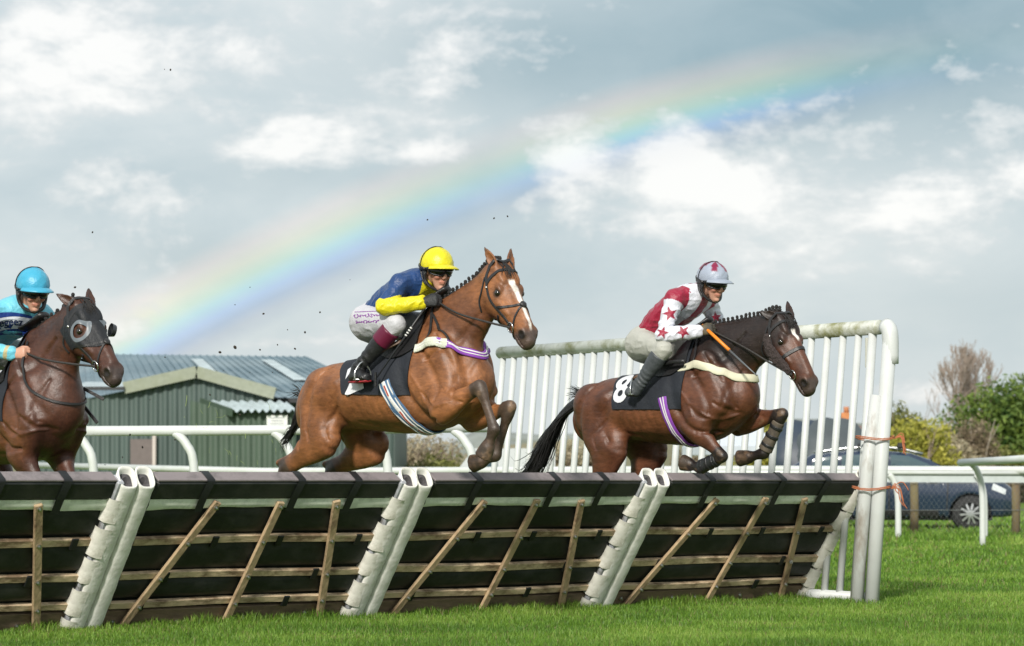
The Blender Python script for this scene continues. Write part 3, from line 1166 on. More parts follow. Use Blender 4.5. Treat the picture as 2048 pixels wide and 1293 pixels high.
def roll_mesh(seed, w=.135, d=.135, L=SLANT + .055):
    """padded post cover: rounded section, sagging folds, open top"""
    rng = np.random.default_rng(seed)
    n, k = 28, 44
    V, Fc = [], []
    for i in range(k + 1):
        f = i / k
        for j in range(n):
            th = 2 * math.pi * j / n
            c, sn = math.cos(th), math.sin(th)
            e = .62
            x = math.copysign(abs(c) ** e, c) * w / 2
            y = math.copysign(abs(sn) ** e, sn) * d / 2
            g = 1 + .018 * math.sin(f * 60 + 3 * th + seed) * (.3 + .7 * abs(math.sin(f * 9 + seed))) + .014 * math.sin(f * 23 + seed + th)
            z = f * L + (max(0, f - .9) / .1) * (.55 * y - .02)
            V.append((x * g, y * g, z))
    for i in range(k):
        for j in range(n):
            Fc.append((i * n + j, i * n + (j + 1) % n, (i + 1) * n + (j + 1) % n, (i + 1) * n + j))
    # inner rim
    b = len(V)
    for s_, dz in ((.86, .0), (.78, -.02), (.74, -.05)):
        for j in range(n):
            p = V[k * n + j]
            V.append((p[0] * s_, p[1] * s_, p[2] + dz))
    rings = [k * n, b, b + n, b + 2 * n]
    for a, c in zip(rings[:-1], rings[1:]):
        for j in range(n):
            Fc.append((a + j, a + (j + 1) % n, c + (j + 1) % n, c + j))
    me = mesh_data('post_roll', V, Fc)
    core = [V[b + 2 * n + j] for j in range(n)]
    cx = np.mean(core, 0)
    CV = [tuple(p) for p in core] + [(cx[0] + .02, cx[1], cx[2] - .01)]
    inner = [(cx[0] + (p[0] - cx[0]) * .45, cx[1] + (p[1] - cx[1]) * .45, p[2] - .004) for p in core]
    CV = [tuple(p) for p in core] + inner + [(cx[0], cx[1], cx[2] - .05)]
    CF = [(j, (j + 1) % n, n + (j + 1) % n, n + j) for j in range(n)] + [(n + j, n + (j + 1) % n, 2 * n) for j in range(n)]
    return me, mesh_data('foam_core', CV, CF, False)


def flap_mesh(seed, L, w=.075):
    rng = random.Random(seed)
    n = 6
    V, Fc = [], []
    for i in range(n + 1):
        f = i / n
        z = f * L
        cr = rng.uniform(-.006, .006)
        lift = .004 + .012 * rng.random() * (1 if i in (0, n) else .3)
        V += [(-.012 + cr * .5, .035, z), (-.016 - lift * .4, -.01, z), (-.004, -.045, z), (.045 + cr, -.058 - lift * .5, z + cr), (w + cr, -.058 - lift, z + cr)]
    k = 5
    for i in range(n):
        for j in range(k - 1):
            Fc.append((i * k + j, i * k + j + 1, (i + 1) * k + j + 1, (i + 1) * k + j))
    me = mesh_data('flap', V, Fc)
    return me


def hurdle(i0, label, last=False, first_cut=False):
    """local axes: x along the fence, z up the slanting face, -y out of the visible face"""
    t0 = i0
    x0 = -2.89 + math.cos(PHI) * HL * t0
    y0 = 18.2 + math.sin(PHI) * HL * t0
    rt = empty('hurdle', (x0, y0, .0), (LEAN, 0, PHI), label, 'hurdle', 'hurdle panels')
    S = SLANT
    a, b = .155, HL - .150
    if last:
        b = HL - .03
    L = b - a
    seed = i0 + 5
    # padded top rail: grey crown, black face
    me = MB().box(((a + b) / 2, -.015, S - .075), (L, .105, .145), bev=.018).build('top_rail', M_PADBLK, rt)
    MB().box(((a + b) / 2, -.015, S + .002), (L - .004, .098, .016), bev=.006).build('top_pad', M_PADTOP, rt)
    # white band sags a little between the straps
    n = 40
    V, Fc = [], []
    for k in range(n + 1):
        f = k / n
        sag = .010 * math.sin(f * 7.5 + seed) + .004 * math.sin(f * 31 + seed)
        V += [(a + L * f, -.052, S - .150), (a + L * f, -.062 - .004 * math.sin(f * 20), S - .19), (a + L * f, -.053, S - .225 + sag)]
    for k in range(n):
        for j in range(2):
            Fc.append((3 * k + j, 3 * k + 3 + j, 3 * k + 4 + j, 3 * k + 1 + j))
    obj('white_band', mesh_data('white_band', V, Fc), M_BAND, rt)
    # black pads between the slats
    for z0, z1 in ((S - .455, S - .228), (S - .745, S - .515), (S - .975, S - .803)):
        n = 24
        V, Fc = [], []
        for k in range(n + 1):
            f = k / n
            for j in range(7):
                g = j / 6
                bulge = .030 * (1 - (2 * g - 1) ** 4) + .005 * math.sin(f * 19 + z0 * 9 + seed) * math.sin(g * 3.1)
                V.append((a + L * f, -.012 - bulge, z0 + (z1 - z0) * g))
        for k in range(n):
            for j in range(6):
                Fc.append((7 * k + j, 7 * k + 7 + j, 7 * k + 8 + j, 7 * k + 1 + j))
        obj('pad', mesh_data('pad', V, Fc), M_PADBLK, rt)
    MB().box(((a + b) / 2, .02, S / 2), (L, .05, S - .06)).build('backing', M_PADBLK, rt)
    for z in (S - .487, S - .775, S - 1.005):
        nb = 16
        V, Fc = [], []
        tl, ph = random.uniform(-.012, .012), random.uniform(0, 6)
        hs_ = random.uniform(.048, .058)
        for k in range(nb + 1):
            f = k / nb
            zz = z + tl * (f - .5) + .005 * math.sin(f * 5 + ph)
            yy = -.038 + .004 * math.sin(f * 7 + ph)
            V += [(a + L * f, yy - .015, zz - hs_ / 2 + .003), (a + L * f, yy - .015, zz + hs_ / 2 - .003), (a + L * f, yy - .012, zz + hs_ / 2), (a + L * f, yy + .015, zz + hs_ / 2), (a + L * f, yy + .015, zz - hs_ / 2), (a + L * f, yy - .012, zz - hs_ / 2)]
        for k in range(nb):
            for j in range(6):
                Fc.append((6 * k + j, 6 * k + (j + 1) % 6, 6 * k + 6 + (j + 1) % 6, 6 * k + 6 + j))
        MB().add(V, Fc).build('slat', M_WOOD, rt)
    MB().box(((a + b) / 2, -.020, .082), (L, .030, .180), bev=.004).build('toe_board', M_BOARD, rt)
    # braces
    for xb, xt in [(u + random.uniform(-.012, .012), v + random.uniform(-.012, .012)) for u, v in ((.06, .275), (.485, .515), (.90, .745))]:
        p, q = np.array([a + L * xb, -.066, .0 + random.uniform(-.02, .01)]), np.array([a + L * xt, -.070, S - .165 + random.uniform(-.012, .012)])
        MB().beam(p, q, .026, .056, up=(1, 0, 0), bev=.004).build('brace', M_WOOD2, rt)
        for z in (S - .195, S - .487, S - .775, S - 1.005):
            f = (z - p[2]) / (q[2] - p[2])
            c = p + (q - p) * f
            obj('bolt', BOLT, M_BOLT, rt, loc=(c[0] + random.uniform(-.008, .008), c[1] - .014, c[2]))
    for f in (.04, .30, .42, .66, .83):
        obj('bolt', BOLT, M_BOLT, rt, loc=(a + L * f, -.036, random.uniform(.055, .12)))
    # straps over the top rail and small ties round the slats
    for f in (.205, .575, .815):
        x = a + L * f
        w = .062
        prof = [(.045, S - .20), (.045, S + .004), (.035, S + .014), (-.060, S + .014), (-.0725, S + .002), (-.0725, S - .150), (-.080, S - .235)]
        V, Fc = [], []
        for k, (y, z) in enumerate(prof):
            sh = -.02 * max(0, (S - z)) / .2
            V += [(x - w / 2 + sh, y, z), (x + w / 2 + sh, y, z)]
        for k in range(len(prof) - 1):
            Fc.append((2 * k, 2 * k + 1, 2 * k + 3, 2 * k + 2))
        MB().add(V, Fc).build('strap', M_STRAP, rt, smooth=True)
    for z, fs in ((S - .487, (.34, .60, .93)), (S - .775, (.16, .53, .80)), (S - 1.005, (.12, .70))):
        for f in fs:
            x = a + L * f + random.uniform(-.05, .05)
            MB().box((x, -.052, z - .012), (.05, .014, .085), bev=.006).build('tie_strap', M_STRAP, rt)
    # padded posts
    ends = [(.068, 0)] + ([] if last else [(HL - .065, 1)])
    for x, e in ends:
        r, c = roll_mesh(seed * 3 + e)
        ro = obj('post_roll', r, M_ROLL, rt, loc=(x, -.035, -.02))
        obj('foam_core', c, M_FOAM, ro)
        if e == 1:
            ps = MB().box((x - .062, -.03, S / 2), (.055, .10, S), bev=.01).build('post', M_POST, rt)
            z = -.01
            k = 0
            while z < S - .12:
                Lf = (.16, .20, .19, .22, .18, .20)[k % 6]
                o = obj('flap', flap_mesh(seed * 10 + k, Lf), M_ROLL2, rt, loc=(x - .092, -.038, z))
                z += Lf + (.035, .06, .025, .05)[k % 4]
                k += 1
    if last:
        x = HL - .0
        r, c = roll_mesh(77, .085, .115, S + .05)
        ro = obj('post_roll', r, M_ROLL2, rt, loc=(x, -.03, -.02))
        obj('foam_core', c, M_FOAM, ro)
        z = .0
        for k in range(6):
            o = obj('flap', flap_mesh(300 + k, .14 + .03 * (k % 3)), M_ROLL2, rt, loc=(x - .052, -.030, z))
            z += .19
    return rt


hurdle(-1, 'hurdle panel cut by the left edge, below the hooded horse')
hurdle(0, 'hurdle panel below the rump of the blazed horse, second from the left')
hurdle(1, 'hurdle panel below the folded forelegs of the blazed horse')
hurdle(2, 'rightmost hurdle panel, its end next to the white wing', last=True)

# ================================================================== white wing beside the hurdle
M_PVC = mat('white_pvc', (.54, .56, .555), .38, var=.05, vscale=4, stain=(.42, .42, .38), stain_scale=5, stain_amt=.2)
M_PVCTOP = mat('mossy_white_rail', (.47, .49, .45), .5, var=.10, vscale=6, bump=.25, bscale=20, stain=(.15, .155, .04), stain_scale=3.2, stain_amt=.9)
M_PVCDIRTY = mat('rusty_white_post', (.52, .535, .525), .45, var=.08, vscale=5, stain=(.20, .14, .09), stain_scale=4.0, stain_amt=.8, stretch=(1, 1, .4))
M_TWINE = mat('orange_twine', (.42, .14, .06), .8, bump=.5, bscale=80)


def wing():
    A = np.array([2.86, 21.9, 0])
    Bf = np.array([-.28, 27.2, 0])
    d = nrm(Bf - A)
    out = np.array([.84, .55, 0])
    rt = empty('hurdle_wing', tuple(A), label='tall white plastic wing with many uprights guiding horses into the hurdle', cat='fence')
    top = np.array([.20 * .84, .20 * .55, 2.22])
    Lw = np.linalg.norm(Bf - A)
    p0, p1 = top - d * .05, d * Lw + top + np.array([0, 0, .03])
    # top rail with moulded corner
    cr = curve_pts([top + np.array([0, 0, -.30]) , top + np.array([0, 0, -.10]), top + d * .03 + np.array([0, 0, -.01]), top + d * .14 + np.array([0, 0, .012]), top + d * .5 + np.array([0, 0, .012])], 14)
    MB().tube([top + d * .14, p0 * .5 + p1 * .5, p1], .060, 18).build('top_rail', M_PVCTOP, rt, smooth=True)
    MB().tube(cr[:9], .066, 18).build('corner_elbow', M_PVC, rt, smooth=True)
    MB().tube([d * .1 + np.array([0, 0, .05]), d * Lw + np.array([0, 0, .05])], .045, 12).build('bottom_rail', M_PVC, rt, smooth=True)
    N = 28
    me = None
    for i in range(N):
        f = .40 + (Lw - .45) * i / (N - 1)
        b = d * (f + random.uniform(-.012, .012)) + np.array([random.uniform(-.006, .006), 0, .06])
        t = d * (f + random.uniform(-.006, .006)) + top + np.array([0, 0, -.02])
        MB().tube([b, b * .5 + t * .5, t], .030, 12).build('upright', M_PVC, rt, smooth=True)
    # end posts: stout one and its companion
    MB().tube([np.array([0, 0, -.05]), top * .5, top + np.array([0, 0, -.05])], .058, 16).build('end_post', M_PVC, rt, smooth=True)
    q = -.115 * np.array([.9, .1, 0]) + d * .03
    MB().tube([q + np.array([0, 0, -.05]), top * .5 + q * .9, top * .75 + q * .55], .054, 16).build('end_post', M_PVCDIRTY, rt, smooth=True)
    b = d * .22
    MB().tube([b + np.array([0, 0, 0]), b + top], .036, 14).build('end_post', M_PVC, rt, smooth=True)
    MB().box(d * .30 + top + np.array([.02, -.02, -.20]), (.075, .02, .24)).build('bracket_plate', mat('grey_plate', (.40, .41, .36), .6, var=.15), rt)
    # twine ties
    for z, seed in ((1.32, 1), (.92, 2), (1.24, 3)):
        if seed == 3:
            continue
        c = top * (z / 2.22) + q * .5
        pts = []
        for k in range(15):
            th = 2 * math.pi * k / 14
            pts.append(c + np.array([math.cos(th) * .155, math.sin(th) * .10, .012 * math.sin(th * 2 + seed)]))
        tw = MB().tube(pts, .0048, 6).tube([p + np.array([0, 0, .011]) for p in pts], .0042, 6)
        e0 = c + np.array([.15, -.03, 0])
        rng = random.Random(seed)
        for k in range(5):
            dd = np.array([rng.uniform(.03, .16), -.02, rng.uniform(-.20, .03)])
            if seed == 1:
                dd = np.array([rng.uniform(.04, .10), -.02, rng.uniform(-.10, .0)])
            tw.tube(curve_pts([e0, e0 + dd * .4 + np.array([.02, 0, .05]), e0 + dd * .8, e0 + dd + np.array([rng.uniform(-.02, .03), 0, -.03])], 8), .0042, 5)
        tw.build('twine_tie', M_TWINE, rt, smooth=True)


wing()

# ================================================================== running rails
M_RAIL = mat('running_rail', (.56, .58, .575), .35, var=.04, vscale=2, stain=(.36, .42, .30), stain_scale=2.2, stain_amt=.25)


def rail(label, pts, r, posts, post_h, name='running_rail', lean=(0.17, 0), skirt=None, pr=.045):
    """round top rail with goose-neck posts; posts are pixel columns turned into places on the rail"""
    A, B = np.array(pts[0], float), np.array(pts[-1], float)
    rt = empty(name, (A[0], A[1], 0), label=label, cat='rail')
    o = np.array([A[0], A[1], 0])
    P = np.array(pts, float) - o
    MB().tube(P, r, 14).build('top_rail', M_RAIL, rt, smooth=True)
    for f in posts:
        c = A + (B - A) * f - o
        ft = c + np.array([lean[0], lean[1], -c[2]])
        k = curve_pts([c + np.array([0, 0, -.02]), c + np.array([lean[0] * .55, lean[1] * .5, -.14]), c + np.array([lean[0] * .95, lean[1], -.42]), ft + np.array([.0, 0, -.05])], 14)
        MB().tube(k, pr, 10).build('post', M_RAIL, rt, smooth=True)
    if skirt:
        z0, z1 = skirt
        MB().add([(P[0][0], P[0][1] + .02, P[0][2] - z0), (P[-1][0], P[-1][1] + .02, P[-1][2] - z0), (P[-1][0], P[-1][1] + .02, P[-1][2] - z1), (P[0][0], P[0][1] + .02, P[0][2] - z1)], [(0, 1, 2, 3)]).build('skirt', mat('grey_skirt', (.42, .46, .46), .6, var=.1), rt)


D = 28.0
rail('thick white running rail crossing behind the two left horses', [at(60, 863, D), at(520, 861, D), at(985, 855, D)], .052, [.095, .312, .525, .73, .915], 0, lean=(.22, -.05))
rail('low far white rail running the width of the course behind the horses', [at(40, 930, 56), at(530, 943, 50), at(1500, 939, 47), at(2120, 941, 43)], .062, [], 0)
rail('white rail post row with grey skirt in front of the parked car', [at(1020, 944, 44.5), at(2120, 947, 43.4)], .03, [.27, .42, .56, .695, .85, .985], 0, lean=(.14, -.02), skirt=(.02, .15), pr=.05)
rail('short length of white rail slanting in from the right edge', [at(1921, 926, 40.0), at(2010, 921, 38), at(2120, 914, 36)], .055, [.12, .8], 0, lean=(.18, .1))


# ------------------------------------------------------------------ wire fence
def wire_fence():
    D = 46.5
    s = D / 5500
    rt = empty('wire_fence', (at(1500, 958, D)[0], D, 0), label='low chain link fence on round timber posts in front of the parked car', cat='fence')
    x0 = at(1500, 958, D)[0]
    wood = mat('round_timber', (.135, .095, .055), .85, var=.25, vscale=5, bump=.5, bscale=14, stain=(.16, .14, .06), stain_scale=3, stain_amt=.6, stretch=(1, 1, .3))
    for px in (1420, 1625, 1828, 2031, 2230):
        x = at(px, 958, D)[0] - x0
        MB().tube([(x, 0, -.1), (x + .01, 0, .5), (x, 0, .98)], [.075, .072, .070], 12).build('post', wood, rt, smooth=True)
    xe = at(2250, 958, D)[0] - x0
    wire = mat('galvanised_wire', (.20, .21, .21), .5, metal=.6)
    mb = MB()
    p = .085
    n = int(xe / p) + 14
    for i in range(-14, n):
        for sg in (1, -1):
            a = i * p
            z0, z1 = .02, .92
            xa, xb = (a, a + (z1 - z0) * .75) if sg > 0 else (a + (z1 - z0) * .75, a)
            mb.beam((xa, -.08 + sg * .003, z0), (xb, -.08 + sg * .003, z1), .0018, .0018, up=(0, 1, 0))
    tag(mb.build('mesh', wire, rt), kind='stuff')
    for z in (.92, .47, .03):
        MB().tube([(-1, -.09, z), (xe, -.09, z)], .005, 5).build('line_wire', wire, rt)


wire_fence()


# ------------------------------------------------------------------ parked car
def car():
    D = 52.5
    s = D / 5500
    # local: x along the car (front at +x), y away from the camera, z up
    xf = at(2020, 958, D)[0]
    Lc, Wc = 4.25, 1.80
    rt = empty('parked_car', (xf - Lc / 2, D, 0), (0, 0, R(-8)), label='dark navy estate car parked on the grass beyond the white rail', cat='car')
    rt.scale = (1.0, 1.0, 1.0)
    body = mat('navy_car_paint', (.014, .026, .055), .2, coat=1.0, spec=.5)
    trim = mat('black_trim', (.012, .012, .013), .6)
    glass = mat('car_glass', (.05, .085, .10), .05, coat=.6)
    G = SDF((-2.3, -1.05, .1), (2.3, 1.05, 1.75), .03)
    YA_ = np.array([0, 1, 0])
    st = [(-2.08, .72, .74, .34), (-1.85, .72, .86, .46), (-1.2, .74, .90, .50), (0, .73, .90, .49), (.9, .70, .89, .45), (1.5, .67, .87, .40), (1.9, .62, .82, .34), (2.08, .56, .70, .26)]
    # lower body as boxy sections
    for (xa, za, wa, ha), (xb, zb, wb, hb) in zip(st[:-1], st[1:]):
        for u in np.linspace(0, 1, 7):
            x, z, w, h_ = (np.array((xa, za, wa, ha)) * (1 - u) + np.array((xb, zb, wb, hb)) * u)
            G.sweep([((x, -w + .12, z), (0, 0, 1), h_, .13), ((x, w - .12, z), (0, 0, 1), h_, .13)], k=.02)
    # cabin
    cab = [(-1.98, 1.26, .62), (-1.6, 1.48, .66), (-1.0, 1.54, .68), (-.3, 1.545, .68), (.2, 1.50, .67), (.55, 1.38, .66), (.85, 1.22, .68), (1.15, 1.06, .72)]
    for (xa, za, wa), (xb, zb, wb) in zip(cab[:-1], cab[1:]):
        for u in np.linspace(0, 1, 8):
            x, zt, w = np.array((xa, za, wa)) * (1 - u) + np.array((xb, zb, wb)) * u
            G.sweep([((x, -w + .1, zt - .25), (0, 0, 1), .24, .12), ((x, w - .1, zt - .25), (0, 0, 1), .24, .12)], k=.02)
    for x in (-1.28, 1.33):
        for sg in (-1, 1):
            G.sweep([((x, .62 * sg, .33), (0, 0, 1), .385, .385), ((x, 1.2 * sg, .33), (0, 0, 1), .385, .385)], k=.01, op='sub')
    V, Fc = G.mesh()
    V = relax(V, Fc, 2, .5)
    obj('body', mesh_data('body', V, Fc), body, rt)
    bv = bvh_tree(V, Fc)

    def decal(name, poly, m, side=-1, off=.012, parent=rt, sub=6):
        """thin panel laid on the car's flank through ray casts; poly is (x,z)"""
        bm = bmesh.new()
        vs = [bm.verts.new((x, 0, z)) for x, z in poly]
        bm.faces.new(vs)
        bmesh.ops.triangulate(bm, faces=bm.faces)
        bmesh.ops.subdivide_edges(bm, edges=bm.edges, cuts=sub, use_grid_fill=True)
        for v in bm.verts:
            h = bv.ray_cast(Vector((v.co.x, 2.0 * side, v.co.z)), Vector((0, -side, 0)))
            v.co.y = (h[0].y if h[0] else .7 * side) + off * side
        me = bpy.data.meshes.new(name)
        bm.to_mesh(me)
        bm.free()
        return obj(name, me, m, parent)
    for sd in (-1, 1):
        decal('window', [(-1.72, 1.10), (-1.15, 1.08), (-1.13, 1.44), (-1.55, 1.38)], glass, sd)
        decal('window', [(-1.08, 1.08), (-.22, 1.06), (-.22, 1.46), (-1.06, 1.45)], glass, sd)
        decal('window', [(-.15, 1.06), (.86, 1.04), (.55, 1.28), (.18, 1.43), (-.15, 1.46)], glass, sd)
        decal('sill_trim', [(-1.7, .22), (1.75, .22), (1.7, .40), (-1.7, .42)], trim, sd, .02)
        decal('chrome_strip', [(-1.75, 1.045), (.90, 1.02), (.90, 1.04), (-1.75, 1.07)], M_BOLT, sd, .016)
        decal('headlight', [(1.72, .80), (1.98, .70), (1.99, .80), (1.75, .92)], mat('headlamp', (.55, .58, .6), .1, coat=1.0), sd, .01)
        decal('door_seam', [(.88, .42), (.90, .42), (.93, 1.02), (.91, 1.02)], trim, sd, .008)
        decal('door_seam', [(-.19, .42), (-.17, .42), (-.17, 1.02), (-.19, 1.02)], trim, sd, .008)
        decal('door_handle', [(-.05, .90), (.16, .90), (.16, .93), (-.05, .93)], body, sd, .03)
        MB().tube(curve_pts([(-1.6, .60 * sd, 1.50), (-.9, .60 * sd, 1.585), (-.1, .60 * sd, 1.585), (.45, .60 * sd, 1.47)], 14), .022, 8).build('roof_rail', M_BOLT, rt, smooth=True)
        MB().box((.62, .98 * sd, 1.07), (.16, .20, .13), bev=.04).build('mirror', body, rt)
    for x in (-.75, .05):
        MB().tube([(x, -.68, 1.60), (x, -.66, 1.645), (x, .66, 1.645), (x, .68, 1.60)], .028, 8, flat=(1, .7)).build('roof_bar', trim, rt, smooth=True)
    MB().box((.05, -.66, 1.63), (.16, .10, .10), bev=.02).build('bar_foot', trim, rt)
    # windscreen
    MB().add([(.62, -.56, 1.40), (.62, .56, 1.40), (1.13, .64, 1.07), (1.13, -.64, 1.07)], [(0, 1, 2, 3)]).build('windscreen', glass, rt)
    tyre = mat('tyre', (.014, .014, .015), .8)
    rim = mat('alloy', (.55, .56, .58), .28, metal=.9)
    for x in (-1.28, 1.33):
        for sd in (-1, 1):
            w = MB()
            prof = [(.20, .06), (.30, .075), (.335, .11), (.345, .16), (.345, .24), (.335, .29)]
            n = 32
            V, Fc = [], []
            for k in range(n):
                th = 2 * math.pi * k / n
                for r_, y in prof:
                    V.append((x + r_ * math.cos(th), sd * (.93 - y + .06), .345 + r_ * math.sin(th)))
            for k in range(n):
                for j in range(len(prof) - 1):
                    a, b_ = k * len(prof) + j, ((k + 1) % n) * len(prof) + j
                    Fc.append((a, b_, b_ + 1, a + 1))
            wh = MB().add(V, Fc).build('wheel', tyre, rt, smooth=True)
            r_ = MB()
            yf = sd * .925
            r_.tube([(x, yf, .345), (x, yf - sd * .05, .345)], .045, 12)
            for k in range(10):
                th = 2 * math.pi * k / 10 + .1
                p0 = np.array([x + .03 * math.cos(th), yf - sd * .01, .345 + .03 * math.sin(th)])
                p1 = np.array([x + .225 * math.cos(th), yf - sd * .02, .345 + .225 * math.sin(th)])
                r_.beam(p0, p1, .03, .042, up=(0, 1, 0)) if False else r_.beam(p0, p1, .036, .02, up=(0, 1, 0))
            ring = [(x + .235 * math.cos(2 * math.pi * k / 30), yf - sd * .02, .345 + .235 * math.sin(2 * math.pi * k / 30)) for k in range(31)]
            r_.tube(ring, .013, 6, cap=False)
            r_.build('rim', rim, wh)
            MB().tube([(x, yf - sd * .10, .345), (x, yf - sd * .12, .345)], .22, 20).build('brake_disc', mat('dark_disc', (.03, .03, .032), .5), wh)


def bvh_tree(V, Fc):
    return BVHTree.FromPolygons([tuple(v) for v in V.tolist()], Fc.tolist())


car()


# ------------------------------------------------------------------ umbrellas and picnic things behind the wing
def umbrella(px, py, D, r, rot, m, label):
    c = at(px, py, D)
    rt = empty('golf_umbrella', tuple(c), rot, label, 'umbrella', 'open umbrellas laid behind the wing')
    n, k = 8, 6
    V, Fc = [(0, 0, r * .42)], []
    for i in range(1, k + 1):
        f = i / k
        for j in range(n * 4):
            th = 2 * math.pi * j / (n * 4)
            sc_ = 1 - .09 * f * (1 - abs(math.cos(th * n / 2)))
            V.append((r * math.sin(f * 1.35) / math.sin(1.35) * math.cos(th) * sc_, r * math.sin(f * 1.35) / math.sin(1.35) * math.sin(th) * sc_, r * .42 * math.cos(f * 1.5)))
    q = n * 4
    for j in range(q):
        Fc.append((0, 1 + j, 1 + (j + 1) % q))
    for i in range(k - 1):
        for j in range(q):
            a, b_ = 1 + i * q, 1 + (i + 1) * q
            Fc.append((a + j, b_ + j, b_ + (j + 1) % q, a + (j + 1) % q))
    obj('canopy', mesh_data('canopy', V, Fc), m, rt)
    dk = mat('black_metal', (.02, .02, .02), .4)
    MB().tube([(0, 0, r * .50), (0, 0, -r * .75)], .012, 8).build('shaft', dk, rt, smooth=True)
    for j in range(n):
        th = 2 * math.pi * j / n
        MB().tube([(r * math.sin(f * 1.35) / math.sin(1.35) * math.cos(th) * .995, r * math.sin(f * 1.35) / math.sin(1.35) * math.sin(th) * .995, r * .42 * math.cos(f * 1.5) - .01) for f in (.02, .3, .6, 1.0)], .006, 5).build('rib', dk, rt)


D = 58.0
umbrella(1608, 905, D, .80, (R(62), R(-20), R(12)), mat('navy_nylon', (.022, .036, .058), .5, var=.12, vscale=3), 'navy umbrella on its side behind the wing, left of the grey one')
umbrella(1672, 905, D - .8, .86, (R(58), R(22), R(-10)), mat('slate_nylon', (.055, .068, .075), .55, var=.12, vscale=3), 'slate grey umbrella on its side behind the wing, right of the navy one')


def folding_chair(px, D, label):
    x = at(px, 958, D)[0]
    rt = empty('folding_chair', (x, D, 0), (0, 0, .5), label, 'chair')
    fab = mat('pale_canvas', (.55, .56, .55), .8)
    al = mat('grey_tube', (.45, .46, .46), .4, metal=.7)
    MB().box((0, 0, .45), (.52, .50, .03), bev=.01).build('seat', fab, rt)
    MB().beam((0, .24, .48), (0, .40, .95), .50, .03, up=(0, -1, .3)).build('backrest', fab, rt)
    for sx in (-.25, .25):
        MB().tube([(sx, -.28, 0), (sx, .26, .55)], .013, 8).build('leg', al, rt, smooth=True)
        MB().tube([(sx, .30, 0), (sx, -.24, .62)], .013, 8).build('leg', al, rt, smooth=True)
        MB().tube([(sx, -.24, .64), (sx, .30, .66)], .02, 8).build('arm_rest', al, rt, smooth=True)


folding_chair(1602, 55.0, 'pale folding chair in front of the navy umbrella behind the rail')


def cool_box():
    x = at(1548, 958, 55)[0]
    rt = empty('cool_box', (x, 55, 0), (0, 0, .2), 'bright blue box standing behind the rail below the leading horse forelegs', 'box')
    MB().box((0, 0, .58), (.36, .34, 1.15), bev=.03).build('box', mat('blue_plastic', (.09, .23, .50), .4), rt)
    MB().box((0, 0, 1.18), (.38, .36, .07), bev=.02).build('lid', mat('pale_blue_plastic', (.35, .50, .62), .4), rt)


cool_box()


def canopy_tent(px, D, label):
    x = at(px, 958, D)[0]
    rt = empty('canopy_tent', (x, D, 0), (0, 0, .3), label, 'tent')
    fab = mat('white_canvas', (.50, .54, .60), .7, var=.05)
    MB().add([(-1, -1, 1.75), (1, -1, 1.75), (1, 1, 1.75), (-1, 1, 1.75), (0, 0, 2.35)], [(0, 1, 4), (1, 2, 4), (2, 3, 4), (3, 0, 4)]).build('roof', fab, rt)
    MB().add([(-1, -1, 1.75), (1, -1, 1.75), (1, 1, 1.75), (-1, 1, 1.75), (-1, -1, 1.55), (1, -1, 1.55), (1, 1, 1.55), (-1, 1, 1.55)], [(0, 4, 5, 1), (1, 5, 6, 2), (2, 6, 7, 3), (3, 7, 4, 0)]).build('valance', fab, rt)
    for sx in (-1, 1):
        for sy in (-1, 1):
            MB().tube([(sx * .98, sy * .98, 0), (sx * .98, sy * .98, 1.75)], .025, 8).build('leg', MATS['grey_tube'], rt, smooth=True)


canopy_tent(1475, 64.0, 'small white peaked tent beneath the leading horse, behind the wing')


def van():
    D = 86.0
    s = D / 5500
    x = at(925, 958, D)[0]
    rt = empty('parked_van', (x, D, 0), label='white van half hidden behind the far end of the wing', cat='van')
    w = mat('van_white', (.50, .52, .54), .3, coat=.6)
    poly = [(-.95, .35), (2.9, .35), (2.9, 1.95), (.35, 1.95), (-.15, 1.28), (-.85, 1.05), (-.98, .75)]
    MB().prism(poly, 0, 1.7, 1).build('body', w, rt)
    MB().add([(.42, -.012, 1.30), (1.1, -.012, 1.30), (1.1, -.012, 1.78), (.62, -.012, 1.78), (.10, -.012, 1.30)], [(4, 0, 1, 2, 3)]).build('window', mat('van_glass', (.05, .08, .10), .1), rt)
    MB().add([(.30, .15, 1.90), (.30, 1.55, 1.90), (-.14, 1.6, 1.30), (-.14, .1, 1.30)], [(0, 1, 2, 3)]).build('windscreen', MATS['van_glass'], rt, )
    for xx in (-.35, 2.0):
        wh = MB().tube([(xx, -.02, .33), (xx, .2, .33)], .33, 20).build('wheel', MATS['tyre'], rt, smooth=False)
        MB().tube([(xx, -.035, .33), (xx, -.02, .33)], .18, 14).build('rim', MATS['alloy'], wh)
    MB().box((1.0, .85, .30), (3.8, 1.6, .2)).build('chassis', MATS['black_trim'], rt)


van()
# ================================================================== horses
YA = np.array([0, 1.0, 0])


